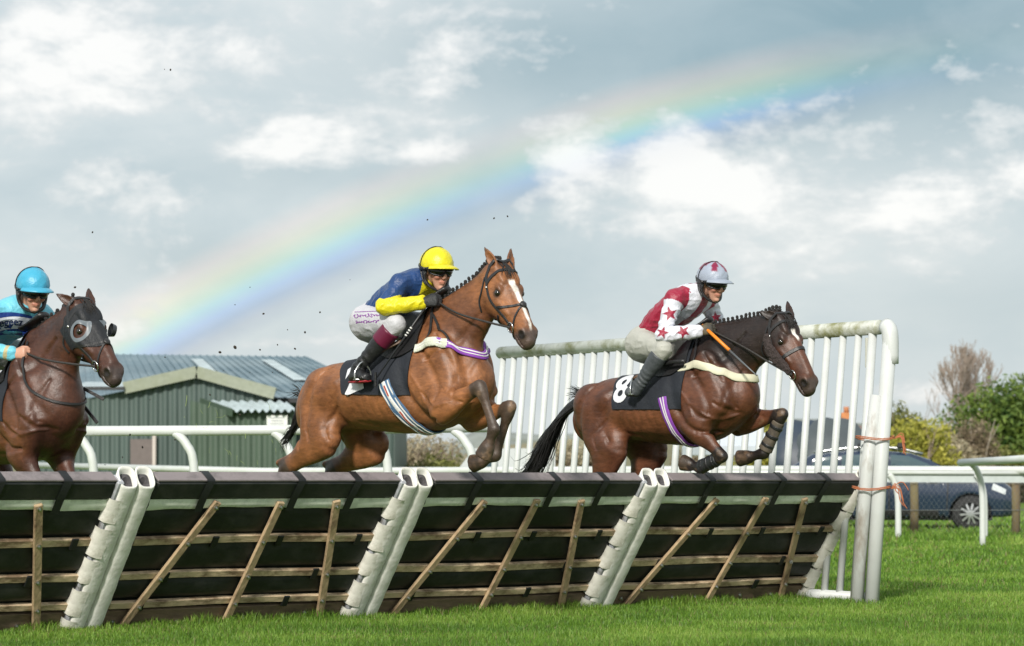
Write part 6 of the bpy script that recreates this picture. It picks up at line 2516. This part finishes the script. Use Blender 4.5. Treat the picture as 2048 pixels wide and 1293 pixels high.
J2 = Rider(H2, dict(
    pelvis=(-.46, 0, 2.13), mid=(-.31, 0, 2.25), chest=(-.12, 0, 2.335), neck=(.005, 0, 2.40), head=(.105, 0, 2.445), face=(.90, -.22, -.20),
    shR=(-.07, -.185, 2.355), elR=(-.085, -.335, 2.19), wrR=(.135, -.165, 2.225), hdR=(.235, -.115, 2.245),
    shL=(-.05, .185, 2.36), elL=(-.05, .325, 2.20), wrL=(.135, .150, 2.245), hdL=(.235, .110, 2.26),
    hipR=(-.43, -.12, 2.105), knR=(-.035, -.265, 2.075), anR=(-.335, -.335, 1.765), toeR=(-.22, -.375, 1.705),
    hipL=(-.43, .12, 2.105), knL=(-.035, .265, 2.075), anL=(-.335, .335, 1.765), toeL=(-.22, .375, 1.705)),
    dict(silks=silks2, breeches=(.47, .47, .50), helmcol=helm2, peakcol=(.60, .53, .012), glove=mat('black_glove', (.016, .017, .019), .6, bump=.5, bscale=40), hem=-.055,
         cuff=mat('maroon_cuff', (.105, .006, .030), .4), sole=mat('red_sole', (.35, .02, .03), .5), boot_top=.20),
    'jockey in navy silks with yellow sleeves and yellow cap, crouched on the blazed horse')

J1 = Rider(H1, dict(
    pelvis=(-.44, 0, 2.065), mid=(-.30, 0, 2.22), chest=(-.09, 0, 2.345), neck=(.035, 0, 2.415), head=(.155, 0, 2.475), face=(.88, -.20, -.26),
    shR=(-.05, -.195, 2.365), elR=(-.065, -.325, 2.085), wrR=(.165, -.175, 2.115), hdR=(.262, -.12, 2.135),
    shL=(-.03, .195, 2.37), elL=(.01, .335, 2.12), wrL=(.165, .160, 2.135), hdL=(.262, .110, 2.150),
    hipR=(-.42, -.12, 2.03), knR=(-.06, -.325, 1.98), anR=(-.275, -.345, 1.715), toeR=(-.35, -.375, 1.655),
    hipL=(-.42, .12, 2.03), knL=(-.06, .325, 1.98), anL=(-.275, .345, 1.715), toeL=(-.17, .375, 1.655)),
    dict(silks=silks1, breeches=(.40, .40, .36), helmcol=helm1, peakcol=(.28, .32, .39), glove=mat('olive_glove', (.040, .036, .028), .7, bump=.5, bscale=40, stain=(.16, .12, .06), stain_scale=14, stain_amt=.6), hem=-.045,
         bootmat=mat('scuffed_boot', (.055, .062, .068), .5, var=.15, vscale=12, bump=.3, bscale=40), boot_top=.17, jh=.005),
    'jockey in white and maroon starred silks with grey cap, riding the leading horse')

J3 = Rider(H3, dict(
    pelvis=(-.56, 0, 1.92), mid=(-.46, 0, 2.04), chest=(-.25, 0, 2.11), neck=(-.135, 0, 2.19), head=(-.035, 0, 2.275), face=(.86, -.20, -.30),
    shR=(-.21, -.20, 2.13), elR=(-.20, -.36, 1.90), wrR=(.03, -.20, 1.845), hdR=(.128, -.165, 1.855),
    shL=(-.19, .20, 2.13), elL=(-.12, .35, 1.90), wrL=(.06, .17, 1.865), hdL=(.158, .125, 1.87),
    hipR=(-.54, -.12, 1.88), knR=(-.20, -.315, 1.80), anR=(-.43, -.335, 1.53), toeR=(-.32, -.375, 1.47),
    hipL=(-.54, .12, 1.88), knL=(-.20, .315, 1.80), anL=(-.43, .335, 1.53), toeL=(-.32, .375, 1.47)),
    dict(silks=silks3, breeches=(.52, .52, .50), helmcol=helm3, peakcol=(.045, .32, .48), boot_top=.17, hem=-.05),
    'jockey in pale blue silks with sponsor banner and blue cap, at the left edge')


# ------------------------------------------------------------------ lettering laid on cloth
def text_mesh(txt, size, shear=0.0, bold=0.0, sx=1.0):
    cu = bpy.data.curves.new('lettering', 'FONT')
    cu.body = txt
    cu.size = size
    cu.align_x = 'CENTER'
    cu.align_y = 'CENTER'
    cu.shear = shear
    cu.offset = bold
    cu.resolution_u = 4
    o = bpy.data.objects.new('lettering', cu)
    COL.objects.link(o)
    dg = bpy.context.evaluated_depsgraph_get()
    me = bpy.data.meshes.new_from_object(o.evaluated_get(dg))
    bpy.data.objects.remove(o)
    bm = bmesh.new()
    bm.from_mesh(me)
    bmesh.ops.triangulate(bm, faces=bm.faces)
    for _ in range(3):
        lg = [e for e in bm.edges if e.calc_length() > .012]
        if lg:
            bmesh.ops.subdivide_edges(bm, edges=lg, cuts=1)
            bmesh.ops.triangulate(bm, faces=bm.faces)
    V = np.array([v.co[:] for v in bm.verts])
    bm.verts.index_update()
    Fc = [tuple(v.index for v in f.verts) for f in bm.faces]
    bm.free()
    V[:, 0] *= sx
    return V, Fc


def lay_on(bvh, V, Fc, c, u, v, d, name, m, parent, off=.003):
    """project a flat figure (V in u,v axes) along d onto a surface"""
    u, v, d = nrm(u), nrm(v), nrm(d)
    out = []
    last = None
    for p in V:
        q = np.array(c) + u * p[0] + v * p[1]
        h = bvh.ray_cast(Vector(tuple(q - d * .5)), Vector(tuple(d)))
        if h[0] is None:
            w = q if last is None else q + d * ((last - q) @ d)
        else:
            w = np.array(h[0]) - d * off
            last = w
        out.append(w)
    return MB().add(out, Fc).build(name, m, parent)


# banner across the blue jockey's chest
view3 = np.array([-.80, .60, 0])       # looking from the camera in this horse's axes
ctr = np.array([-.16, -.12, 2.035])
uu, vv = np.array([.60, .80, 0.05]), np.array([.0, 0, 1.0])


def banner_poly(w, h, bow=0.0, n=14):
    V, Fc = [], []
    k = 5
    for i in range(n + 1):
        x = -w / 2 + w * i / n
        for j in range(k + 1):
            V.append((x, -h / 2 + h * j / k + bow * math.sin(i / n * math.pi), 0))
    for i in range(n):
        for j in range(k):
            Fc.append((i * (k + 1) + j, (i + 1) * (k + 1) + j, (i + 1) * (k + 1) + j + 1, i * (k + 1) + j + 1))
    return np.array(V), Fc


M_BAN = mat('banner_white', (.72, .75, .82), .5, var=.04)
M_DB = mat('royal_blue_silk', (.018, .055, .26), .45, var=.1, bump=.4, bscale=25)
jb = J3.jbvh
V, Fc = banner_poly(.34, .145, .03)
lay_on(jb, V, Fc, ctr, uu, vv, view3, 'blue_chest_panel', M_DB, J3.root, .004)
V, Fc = banner_poly(.33, .080, .03)
V[:, 1] += V[:, 0] * .10
lay_on(jb, V, Fc, ctr, uu, vv, view3, 'banner', M_BAN, J3.root, .007)
V, Fc = text_mesh('geegeez', .070, bold=.0016)
V[:, 1] += V[:, 0] * .10 + .03 * np.cos(V[:, 0] / .33 * math.pi) + .004
lay_on(jb, V, Fc, ctr + uu * -.005, uu, vv, view3, 'lettering', mat('navy_print', (.015, .03, .10), .6), J3.root, .010)
# purple script on the yellow-capped jockey's breeches
view2 = np.array([-.77, .64, 0])
rs = random.Random(4)
for k, (w, hgt, dz) in enumerate(((.15, .030, .022), (.13, .022, -.024), (.13, .002, .052))):
    # unreadable flourish: one looping pen stroke
    P = []
    for t in np.linspace(0, 1, 90):
        P.append((-w / 2 + w * t + .006 * math.sin(t * 60), hgt * .5 * math.sin(t * 46 + k) * (.6 + .4 * math.sin(t * 13 + 2 * k)), 0))
    P = np.array(P)
    T = np.gradient(P, axis=0)
    T /= np.maximum(np.linalg.norm(T, axis=1, keepdims=True), 1e-9)
    S = np.stack([-T[:, 1], T[:, 0], T[:, 2] * 0], 1) * .0024
    V = np.concatenate([P + S, P - S])
    n = len(P)
    Fc = [(i, i + 1, n + i + 1, n + i) for i in range(n - 1)]
    lay_on(J2.bbvh, V, Fc, np.array([-.425, -.17, 2.125 + dz]), np.array([.64, .77, -.05]), np.array([0, 0, 1.0]), view2, 'script_print', mat('purple_print', (.20, .05, .26), .6), J2.root, .004)
# ================================================================== tack: each set a thing of its own on the horse's axes
def tack_root(h, name, label, cat, group=None):
    return empty(name, h.root.location, h.root.rotation_euler, label, cat, group)


M_STRAPB = mat('bridle_leather', (.018, .017, .018), .42, bump=.2, bscale=80)
M_CLOTH = mat('black_saddle_cloth', (.010, .013, .020), .75, var=.15, vscale=14, bump=.35, bscale=22)
M_NUM = mat('white_number', (.62, .63, .66), .6, var=.05)


def drape(h, name, xs, zt, half, m, parent, off=.014, nx=34, na=44, hem=None, shear=0.0):
    """cloth over the back: rays from outside the trunk inwards, lifted off the skin"""
    V, Fc = [], []
    for i in range(nx + 1):
        f = i / nx
        x = xs[0] + (xs[1] - xs[0]) * f
        hx = hem(f) if hem else 1.0
        for j in range(na + 1):
            a = R(-half * hx) + R(2 * half * hx) * j / na
            xx = x + shear * (1 - f) * abs(a) / R(half * hx)
            ax = np.array([xx, 0, zt(xx)])
            d = np.array([.0, math.sin(a), math.cos(a)])
            o = ax + d * 1.0
            hit = h.bvh.ray_cast(Vector(tuple(o)), Vector(tuple(-d)))
            p = np.array(hit[0]) + np.array(hit[1]) * off if hit[0] is not None else ax + d * .3
            w = .004 * math.sin(i * .9 + j * .35) * (abs(a) / R(half))
            p = p + d * w
            V.append(p)
    k = na + 1
    for i in range(nx):
        for j in range(na):
            Fc.append((i * k + j, i * k + j + 1, (i + 1) * k + j + 1, (i + 1) * k + j))
    V = np.array(V)
    # smooth the sheet so it bridges hollows
    Vg = V.reshape(nx + 1, na + 1, 3)
    for _ in range(3):
        W = Vg.copy()
        W[1:-1] = (Vg[:-2] + Vg[2:] + 2 * Vg[1:-1]) / 4
        W[:, 1:-1] = (W[:, :-2] + W[:, 2:] + 2 * W[:, 1:-1]) / 4
        Vg = W
    V = Vg.reshape(-1, 3)
    n = len(V)
    inner = V.copy()
    cen = np.array([[p[0], 0, zt(p[0])] for p in V])
    dd = V - cen
    dd /= np.linalg.norm(dd, axis=1, keepdims=True)
    inner = V - dd * .007
    F2 = [tuple(reversed([q + n for q in f])) for f in Fc]
    rim = []
    per = [j for j in range(k)] + [i * k + k - 1 for i in range(1, nx + 1)] + [nx * k + j for j in range(k - 2, -1, -1)] + [i * k for i in range(nx - 1, 0, -1)]
    for a, b in zip(per, per[1:] + per[:1]):
        rim.append((a, b, b + n, a + n))
    me = MB().add(np.concatenate([V, inner]), Fc + F2 + rim)
    o = me.build(name, m, parent, auto=60)
    return o, BVHTree.FromPolygons([tuple(p) for p in V.tolist()], Fc)


def ring(c, r, t, nrm_, n=20):
    nrm_ = nrm(nrm_)
    a = nrm(np.cross(nrm_, (0.3, .2, 1)))
    b = np.cross(nrm_, a)
    return MB().tube([np.array(c) + r * (math.cos(2 * math.pi * k / n) * a + math.sin(2 * math.pi * k / n) * b) for k in range(n + 1)], t, 6, cap=False)


def bridle(h, J, label, grackle=False, wide_nose=False, rein=None):
    rt = tack_root(h, 'bridle', label, 'bridle', 'bridles')
    hp = h.hps
    old = h.root
    h.root = rt
    st = lambda nm, pts, w, m=M_STRAPB, n=26, off=.004: h.strap(nm, [hp(*p) for p in pts], w, m, n, off, .004)
    st('browband', [(.075, -.10, -.12), (.055, -.04, -.10), (.050, .02, -.045), (.050, .03, 0), (.050, .02, .045), (.055, -.04, .10), (.075, -.10, .12)], .026, n=30)
    st('headpiece', [(.085, -.105, -.12), (.03, -.09, -.11), (-.02, -.055, -.09), (-.045, .0, -.05), (-.05, .03, 0), (-.045, .0, .05), (-.02, -.055, .09), (.03, -.09, .11), (.085, -.105, .12)], .024, n=34)
    for sg in (-1, 1):
        st('cheekpiece', [(.075, -.105, .12 * sg), (.18, -.135, .12 * sg), (.30, -.130, .10 * sg), (.40, -.120, .08 * sg), (.455, -.118, .07 * sg)], .018)
        st('throat_lash', [(.02, -.10, .11 * sg), (.09, -.17, .12 * sg), (.13, -.24, .09 * sg), (.15, -.30, .0)], .012)
        c, nr = h.surf(hp(.470, -.116, .08 * sg), .010)
        ring(c, .036, .0045, nr).build('bit_ring', M_METAL, rt, smooth=True)
        MB().sphere(h.surf(hp(.105, -.115, .12 * sg), .008)[0], .010, 8, 6).build('buckle', M_METAL, rt, smooth=True)
        # rein from bit to hand
        gp = J.J['gripR' if sg < 0 else 'gripL']
        if rein:
            mid = np.array(rein) * np.array([1, -sg if rein[1] > 0 else sg, 1]) if sg > 0 else np.array(rein)
            mid = np.array([rein[0], abs(rein[1]) * sg, rein[2]])
            P = curve_pts([c, c * .55 + mid * .45 + np.array([0, .0, -.005]), mid, gp], 22)
        else:
            P = curve_pts([c, (c + gp) / 2 + np.array([0, .03 * sg, -.03]), gp], 22)
        P = [h.surf(p, .012)[0] if ((p - np.array(h.bvh.find_nearest(Vector(tuple(p)))[0])) @ np.array(h.bvh.find_nearest(Vector(tuple(p)))[1])) < .012 else p for p in P]
        MB().tube(P, .0085, 6, flat=(.45, 1), up=(0, 0, 1)).build('rein', mat('rein_rubber', (.025, .022, .020), .6, bump=.4, bscale=120), rt, smooth=True)
    st('noseband_jaw', [(.325, -.16, -.08), (.33, -.225, -.03), (.33, -.24, 0), (.33, -.225, .03), (.325, -.16, .08)], .018)
    if grackle:
        for sg in (-1, 1):
            st('noseband', [(.285, -.125, .10 * sg), (.315, -.07, .085 * sg), (.352, -.01, .04 * sg), (.365, .02, .0)], .019)
            st('noseband', [(.365, .02, .0), (.405, -.015, .045 * sg), (.46, -.07, .07 * sg), (.505, -.125, .055 * sg), (.52, -.165, .0)], .014)
        c, nr = h.surf(hp(.365, .03, 0), .010)
        MB().sphere(c, (.026, .026, .012), 12, 6, Matrix(np.array([h.ha, h.hb, h.hn]).T.tolist())).build('nose_pad', M_STRAPB, rt, smooth=True)
    else:
        st('noseband', [(.325, -.16, -.08), (.315, -.10, -.09), (.305, -.03, -.065), (.30, .02, 0), (.305, -.03, .065), (.315, -.10, .09), (.325, -.16, .08)], .030 if wide_nose else .018)
    h.root = old
    return rt


def saddle(h, J, x0, zc, label, mat_flap=None):
    rt = tack_root(h, 'saddle', label, 'saddle', 'racing saddles')
    old = h.root
    h.root = rt
    z = lambda x: zc
    o, bv = drape(h, 'saddle_flap', (x0 - .17, x0 + .19), lambda x: zc, 62, mat_flap or M_BLACKL, rt, off=.026, nx=14, na=30, hem=lambda f: .75 + .25 * math.sin(f * math.pi))
    top, _ = h.surf(np.array([x0 - .05, 0, zc + 1]), .04)
    G = SDF(top - .30, top + .30, .008)
    t0, _ = h.surf(np.array([x0 - .20, 0, zc + 1]), .045)
    t1, _ = h.surf(np.array([x0, 0, zc + 1]), .035)
    t2, _ = h.surf(np.array([x0 + .15, 0, zc + 1]), .055)
    G.sweep([(t0, YA, .10, .022), (t1, YA, .085, .016), (t2, YA, .05, .026)], k=.01, smooth=4)
    V, Fc = G.mesh()
    obj('seat', mesh_data('seat', V, Fc), M_BLACKL, rt)
    for sd, sg in (('R', -1), ('L', 1)):
        an, to = J.J['an' + sd], J.J['toe' + sd]
        bal = an * .35 + to * .65 + np.array([0, 0, -.035])
        tp, _ = h.surf(np.array([x0 + .08, .2 * sg, zc + .25]), .05)
        arch = bal + np.array([.0, .01 * sg * -1, .125])
        ftd = nrm(np.cross(to - an, (0, 0, 1)))
        MB().tube(curve_pts([tp, (tp + arch) / 2 + np.array([0, .02 * sg, 0]), arch], 12), .012, 6, flat=(1, .35), up=(0, 1, 0)).build('stirrup_leather', M_BROWNL, rt, smooth=True)
        ir = MB().tube(curve_pts([bal + ftd * .062, bal + ftd * .058 + np.array([0, 0, .06]), bal + np.array([0, 0, .125]), bal - ftd * .058 + np.array([0, 0, .06]), bal - ftd * .062], 18), .0065, 6)
        ir.beam(bal + ftd * .066, bal - ftd * .066, .035, .010)
        ir.build('stirrup_iron', M_METAL, rt, smooth=True)
    h.root = old
    return rt


def girth(h, x_top, x_bot, z_top, w, m, label, stripes=None):
    rt = tack_root(h, 'girth', label, 'girth', 'girths')
    old = h.root
    h.root = rt
    pts = []
    for a in np.linspace(-78, 78, 9):
        pass
    zc = h.P['trunk'][5][2] - .05
    P = []
    for a in np.linspace(-75, -285, 23):
        th = R(a)
        d = np.array([0, math.sin(th), math.cos(th)])
        f = (1 - d[2]) / 2
        x = x_top + (x_bot - x_top) * min(1, max(0, (f - .35) / .65))
        hit = h.bvh.ray_cast(Vector((x, 0, zc)), Vector((0, d[1], d[2])))
        P.append(np.array(hit[0]) if hit[0] is not None else np.array([x, d[1] * .3, zc + d[2] * .35]))
    h.strap('girth_strap', P, w, m, 46, .010, .006)
    if stripes:
        for off_w, ww, mm in stripes:
            Q = [p + np.array([off_w, 0, off_w * .35]) for p in P]
            h.strap('stripe', Q, ww, mm, 46, .018, .003)
    h.root = old
    return rt


def breast(h, pts, w, m, label, stripes=None, ties=(), martingale=None):
    rt = tack_root(h, 'breast_girth', label, 'breast girth', 'breast girths')
    old = h.root
    h.root = rt
    h.strap('chest_strap', pts, w, m, 50, .010, .006)
    if stripes:
        for dz, ww, mm in stripes:
            h.strap('stripe', [np.array(p) + np.array([0, 0, dz]) for p in pts], ww, mm, 50, .018, .002)
    for t in ties:
        h.strap('neck_strap', t, .020, M_STRAPB, 24, .010, .004)
    h.root = old
    return rt


# ---------------- horse with blaze, number 2
bridle(H2, J2, 'black bridle with crossed noseband on the blazed horse', grackle=True, rein=(.42, -.14, 2.14))
c2 = tack_root(H2, 'saddle_cloth', 'black saddle cloth numbered 2 under the yellow-capped jockey', 'saddle cloth', 'saddle cloths')
o, bv2 = drape(H2, 'cloth', (-.73, .08), lambda x: 1.62, 97, M_CLOTH, c2, .013, hem=lambda f: .97 + .05 * f, shear=.20)
V, Fc = text_mesh('2', .30, bold=.014, sx=1.15)
lay_on(bv2, V, Fc, np.array([-.425, -.28, 1.705]), np.array([1, 0, .30]), np.array([-.30, 0, 1]), np.array([0, 1, -.15]), 'number', M_NUM, c2, .005)
saddle(H2, J2, -.10, 1.70, 'small black racing saddle under the yellow-capped jockey')
BLUE_W, RED_W, WHT_W = mat('blue_webbing', (.03, .10, .26), .7), mat('red_webbing', (.42, .05, .03), .7), mat('white_webbing', (.66, .66, .64), .7)
girth(H2, -.13, .06, 1.7, .105, mat('blue_grey_webbing', (.06, .13, .24), .7), 'blue girth with red and white stripes on the blazed horse',
      stripes=[(0, .030, WHT_W), (.0, .016, RED_W), (-.036, .010, WHT_W), (.036, .010, WHT_W)])
PURP = mat('purple_webbing', (.20, .045, .34), .65)
bp2 = [(.10, -.27, 1.93), (.24, -.24, 1.945), (.38, -.20, 1.93), (.50, -.12, 1.885), (.56, 0, 1.86), (.50, .12, 1.885), (.38, .20, 1.93), (.24, .24, 1.945), (.10, .27, 1.93)]
breast(H2, bp2, .062, PURP, 'purple and white breast girth across the blazed horse',
       stripes=[(.012, .010, WHT_W), (-.010, .007, WHT_W)],
       ties=[[(.20, -.2, 1.97), (.16, -.14, 2.12), (.13, -.05, 2.26), (.13, .05, 2.26), (.16, .14, 2.12), (.20, .2, 1.97)], [(.15, -.12, 2.16), (.28, -.17, 2.04), (.42, -.18, 1.95), (.52, -.1, 1.87)]])
bg2 = [o for o in bpy.data.objects if o.name.startswith('breast_girth')][-1]
H2.root, keep = bg2, H2.root
H2.strap('sheepskin_sleeve', bp2[:3], .066, mat('cream_fleece', (.58, .60, .50), .9, bump=.5, bscale=60), 20, .014, .006)
H2.root = keep
# whip down the shoulder
w2 = tack_root(H2, 'whip', 'black whip with white bands held down the shoulder of the blazed horse', 'whip', 'whips')
g = J2.J['gripR']
wa, wb = g + np.array([-.02, -.03, .02]), np.array([-.13, -.37, 1.69])
MB().tube([wa, wa * .6 + wb * .4, wb], [.009, .008, .005], 8).build('shaft', mat('whip_black', (.02, .021, .024), .4), w2, smooth=True)
for f in (.36, .39, .42, .45):
    p = wa + (wb - wa) * f
    MB().tube([p, p + (wb - wa) * .014], .0105, 8).build('white_band', WHT_W, w2, smooth=True)
MB().box(wb, (.012, .02, .10), bev=.004).build('flap', M_BLACKL, w2)

# ---------------- leading horse, number 8
bridle(H1, J1, 'dark bridle with broad noseband on the leading horse', wide_nose=True, rein=(.55, -.13, 1.98))
c1 = tack_root(H1, 'saddle_cloth', 'black saddle cloth numbered 8 on the leading horse', 'saddle cloth', 'saddle cloths')
o, bv1 = drape(H1, 'cloth', (-.68, .07), lambda x: 1.57, 97, M_CLOTH, c1, .013, hem=lambda f: 1.0 + .02 * f, shear=.10)
V, Fc = text_mesh('8', .34, bold=.010, sx=.86)
lay_on(bv1, V, Fc, np.array([-.525, -.28, 1.695]), np.array([1, 0, .25]), np.array([-.25, 0, 1]), np.array([0, 1, -.15]), 'number', M_NUM, c1, .005)
saddle(H1, J1, -.14, 1.64, 'small black racing saddle on the leading horse')
girth(H1, -.10, -.02, 1.6, .075, PURP, 'purple girth with pale stripes on the leading horse', stripes=[(-.010, .008, WHT_W), (.010, .008, WHT_W)])
bp1 = [(.0, -.27, 1.87), (.14, -.25, 1.87), (.28, -.22, 1.835), (.40, -.15, 1.775), (.48, 0, 1.735), (.40, .15, 1.775), (.28, .22, 1.835), (.14, .25, 1.87), (.0, .27, 1.87)]
breast(H1, bp1, .062, mat('cream_webbing', (.58, .56, .42), .7, var=.08), 'cream breast girth across the chest of the leading horse',
       ties=[[(.12, -.24, 1.88), (.10, -.16, 2.0), (.08, -.05, 2.10), (.08, .05, 2.10), (.10, .16, 2.0), (.12, .24, 1.88)]])
MB().tube(curve_pts([(-.10, -.285, 1.87), (.0, -.285, 1.885), (.10, -.275, 1.885)], 8), .016, 8, flat=(.4, 1), up=(0, 0, 1)).build('buckle_strap', M_BLACKL, c1, smooth=True)
w1 = tack_root(H1, 'whip', 'orange handled whip held across the neck of the leading horse', 'whip', 'whips')
g = J1.J['gripR'] + np.array([0, -.045, 0])
e = np.array([.78, -.30, 1.76])
MB().tube([g - (e - g) * .10, g + (e - g) * .45], [.0135, .0125], 10).build('grip', mat('orange_grip', (.75, .22, .015), .45), w1, smooth=True)
MB().tube([g + (e - g) * .45, e], [.009, .005], 8).build('shaft', mat('grey_whip', (.10, .11, .12), .4), w1, smooth=True)
# sheepskin cheekpieces
sk = tack_root(H1, 'cheekpieces', 'dark brown sheepskin cheekpieces on the leading horse', 'cheekpieces')
for sg in (-1, 1):
    C = [H1.surf(H1.hps(t, n, .12 * sg), .018)[0] for t, n in ((.10, -.135), (.16, -.155), (.23, -.160), (.30, -.155), (.37, -.145), (.43, -.135))]
    lo, hi = np.min(C, 0) - .08, np.max(C, 0) + .08
    G = SDF(lo, hi, .006)
    G.sweep([(c, H1.hb, .024, w) for c, w in zip(C, (.028, .040, .046, .046, .040, .028))], k=0, smooth=3)
    V, Fc = G.mesh()
    N = vnormals(V, Fc)
    V = V + N * (noise3(V, 95, 2) * .006 + noise3(V, 45, 4) * .005)[:, None]
    obj('sheepskin', mesh_data('sheepskin', V, Fc), mat('dark_sheepskin', (.055, .040, .038), .95, var=.4, vscale=80, bump=1.0, bscale=140), sk)
# tendon boots
bt = tack_root(H1, 'tendon_boots', 'muddy brown tendon boots on the forelegs of the leading horse', 'leg boots')
for i, L in enumerate(H1.legs[:2]):
    kn, fe = L['kn'], L['fe']
    a, b = kn + (fe - kn) * .20, kn + (fe - kn) * .92
    G = SDF(np.minimum(a, b) - .09, np.maximum(a, b) + .09, .006)
    G.sweep([(a, L['side'], .044, .050), (a * .5 + b * .5, L['side'], .042, .050), (b, L['side'], .050, .058)], k=0, cap=.006, smooth=2)
    V, Fc = G.mesh()
    bo = obj('leg_boot', mesh_data('leg_boot', relax(V, Fc, 1, .4), Fc), mat('muddy_boot', (.10, .080, .058), .7, var=.25, vscale=20, stain=(.035, .03, .028), stain_scale=14, stain_amt=.6) if i else mat('black_boot', (.02, .022, .024), .45, bump=.2), bt)
    for f in (.18, .5, .82):
        c = a + (b - a) * f
        dv = nrm(b - a)
        G = SDF(c - .085, c + .085, .005)
        G.sweep([(c - dv * .012, L['side'], .048, .056), (c + dv * .012, L['side'], .048, .056)], k=0, cap=.004)
        V, Fc = G.mesh()
        obj('boot_strap', mesh_data('boot_strap', V, Fc), M_BLACKL, bo)

# ---------------- hooded horse
bridle(H3, J3, 'black bridle with crossed noseband over the hooded horse', grackle=True, rein=(.34, -.17, 1.80))
c3 = tack_root(H3, 'saddle_cloth', 'black saddle cloth at the left edge under the blue jockey', 'saddle cloth', 'saddle cloths')
drape(H3, 'cloth', (-.74, .02), lambda x: 1.42, 95, M_CLOTH, c3, .013)
saddle(H3, J3, -.20, 1.46, 'small black racing saddle under the blue-capped jockey')
q = (H3.V - H3.hO) / H3.P['hscale']
t, nn, b = q @ H3.ha, q @ H3.hn, q @ H3.hb / 1.08
hd = tack_root(H3, 'hood', 'black racing hood with pale eye rings on the left horse', 'hood')
edge = .315 + .10 * np.clip((-nn - .07) / .12, -0.4, 1) * -1
eye_d = np.full(len(t), 9.0)
for sg in (-1, 1):
    e = np.sqrt((t - .195) ** 2 + ((nn + .078)) ** 2) + 9 * ((b * sg) < .02)
    eye_d = np.minimum(eye_d, e)
mask = (t > .015) & (t < edge + .03) & (nn > -.235) & (np.abs(b) < .16) & (eye_d > .044) & (nn > -.26 + .5 * (t < .05) * .2)
H3.shell('hood_cloth', mask, .007, mat('hood_black', (.008, .009, .012), .6, bump=.3, bscale=60), hd)
rm = (eye_d > .044) & (eye_d < .078) & (t > .0) & (t < .33)
H3.shell('eye_ring', rm & ((b) < 0), .0105, mat('hood_grey', (.13, .15, .17), .4), hd)
H3.shell('eye_ring', rm & ((b) > 0), .0105, MATS['hood_grey'], hd)
# plastic eye cup on the far side
cup = H3.hps(.20, -.06, .115)
MB().tube([cup, cup + H3.hb * .03 + H3.ha * .01], [.048, .040], 14, cap=False).build('eye_cup', mat('cup_black', (.03, .032, .035), .25), hd, smooth=True)
ms = tack_root(H3, 'martingale', 'thin black martingale strap looped round the neck of the hooded horse', 'martingale')
H3.root, keep = ms, H3.root
H3.strap('neck_loop', [(.06, -.10, 1.93), (.14, -.20, 1.78), (.22, -.20, 1.62), (.33, -.12, 1.53), (.42, 0, 1.50), (.33, .12, 1.53), (.22, .20, 1.62), (.14, .2, 1.78), (.06, .10, 1.93)], .018, M_STRAPB, 44, .010)
H3.root = keep
for p0, p1 in (((.30, .20, 1.62), (.40, .28, 1.54)), ((.28, .18, 1.50), (.38, .24, 1.38))):
    p0 = H3.surf(p0, .002)[0]
    MB().beam(p0, p1, .012, .022).build('loose_end', M_STRAPB, ms)

# ================================================================== flying turf
clod = []
for k in range(3):
    me = MB().sphere((0, 0, 0), (.012, .010, .008), 7, 5).data('turf_clod', False)
    for v in me.vertices:
        v.co *= 1 + .35 * math.sin(v.co.x * 900 + k * 3) * math.cos(v.co.z * 700)
    me.materials.append(mat('dark_earth', (.030, .022, .015), .9))
    clod.append(me)
rngc = random.Random(12)
spots = [(329, 139), (341, 140), (440, 705), (470, 695), (520, 700), (447, 742), (500, 745), (590, 698), (545, 745), (420, 790), (330, 715), (285, 895), (408, 955), (210, 930), (245, 915), (855, 440), (988, 437), (1015, 433),
         (640, 625), (575, 660), (527, 628), (500, 575), (470, 610), (700, 560), (150, 575), (185, 465), (555, 690), (610, 665), (260, 870), (350, 880), (300, 800), (480, 830)]
for i, (px, py) in enumerate(spots):
    D = rngc.uniform(18.6, 20.4)
    o = obj('turf_clod', clod[i % 3], None, loc=tuple(at(px, py, D)), rot=(rngc.uniform(0, 6), rngc.uniform(0, 6), 0))
    sc = rngc.uniform(.35, 1.0) * (1.3 if i in (2, 3, 7) else .8)
    o.scale = (sc, sc, sc)
    tag(o, 'tiny dark clod of turf flung up in the air behind the horses', 'turf', 'flying clods of turf')
bl = MB().beam((0, 0, 0), (.05, 0, .012), .003, .001).beam((.05, 0, .012), (.085, 0, .0), .0025, .001).data('grass_clipping')
bl.materials.append(mat('cut_grass', (.28, .36, .10), .6))
for i in range(22):
    px, py = rngc.uniform(340, 560), rngc.uniform(800, 945)
    D = rngc.uniform(19.5, 21.5)
    o = obj('grass_clipping', bl, None, loc=tuple(at(px, py, D)), rot=(rngc.uniform(0, 6), rngc.uniform(0, 6), rngc.uniform(0, 6)))
    sc = rngc.uniform(.4, 1.0)
    o.scale = (sc, sc, sc)
    tag(o, 'pale blade of torn grass flying above the hurdle behind the blazed horse', 'grass blade', 'flying blades of grass')
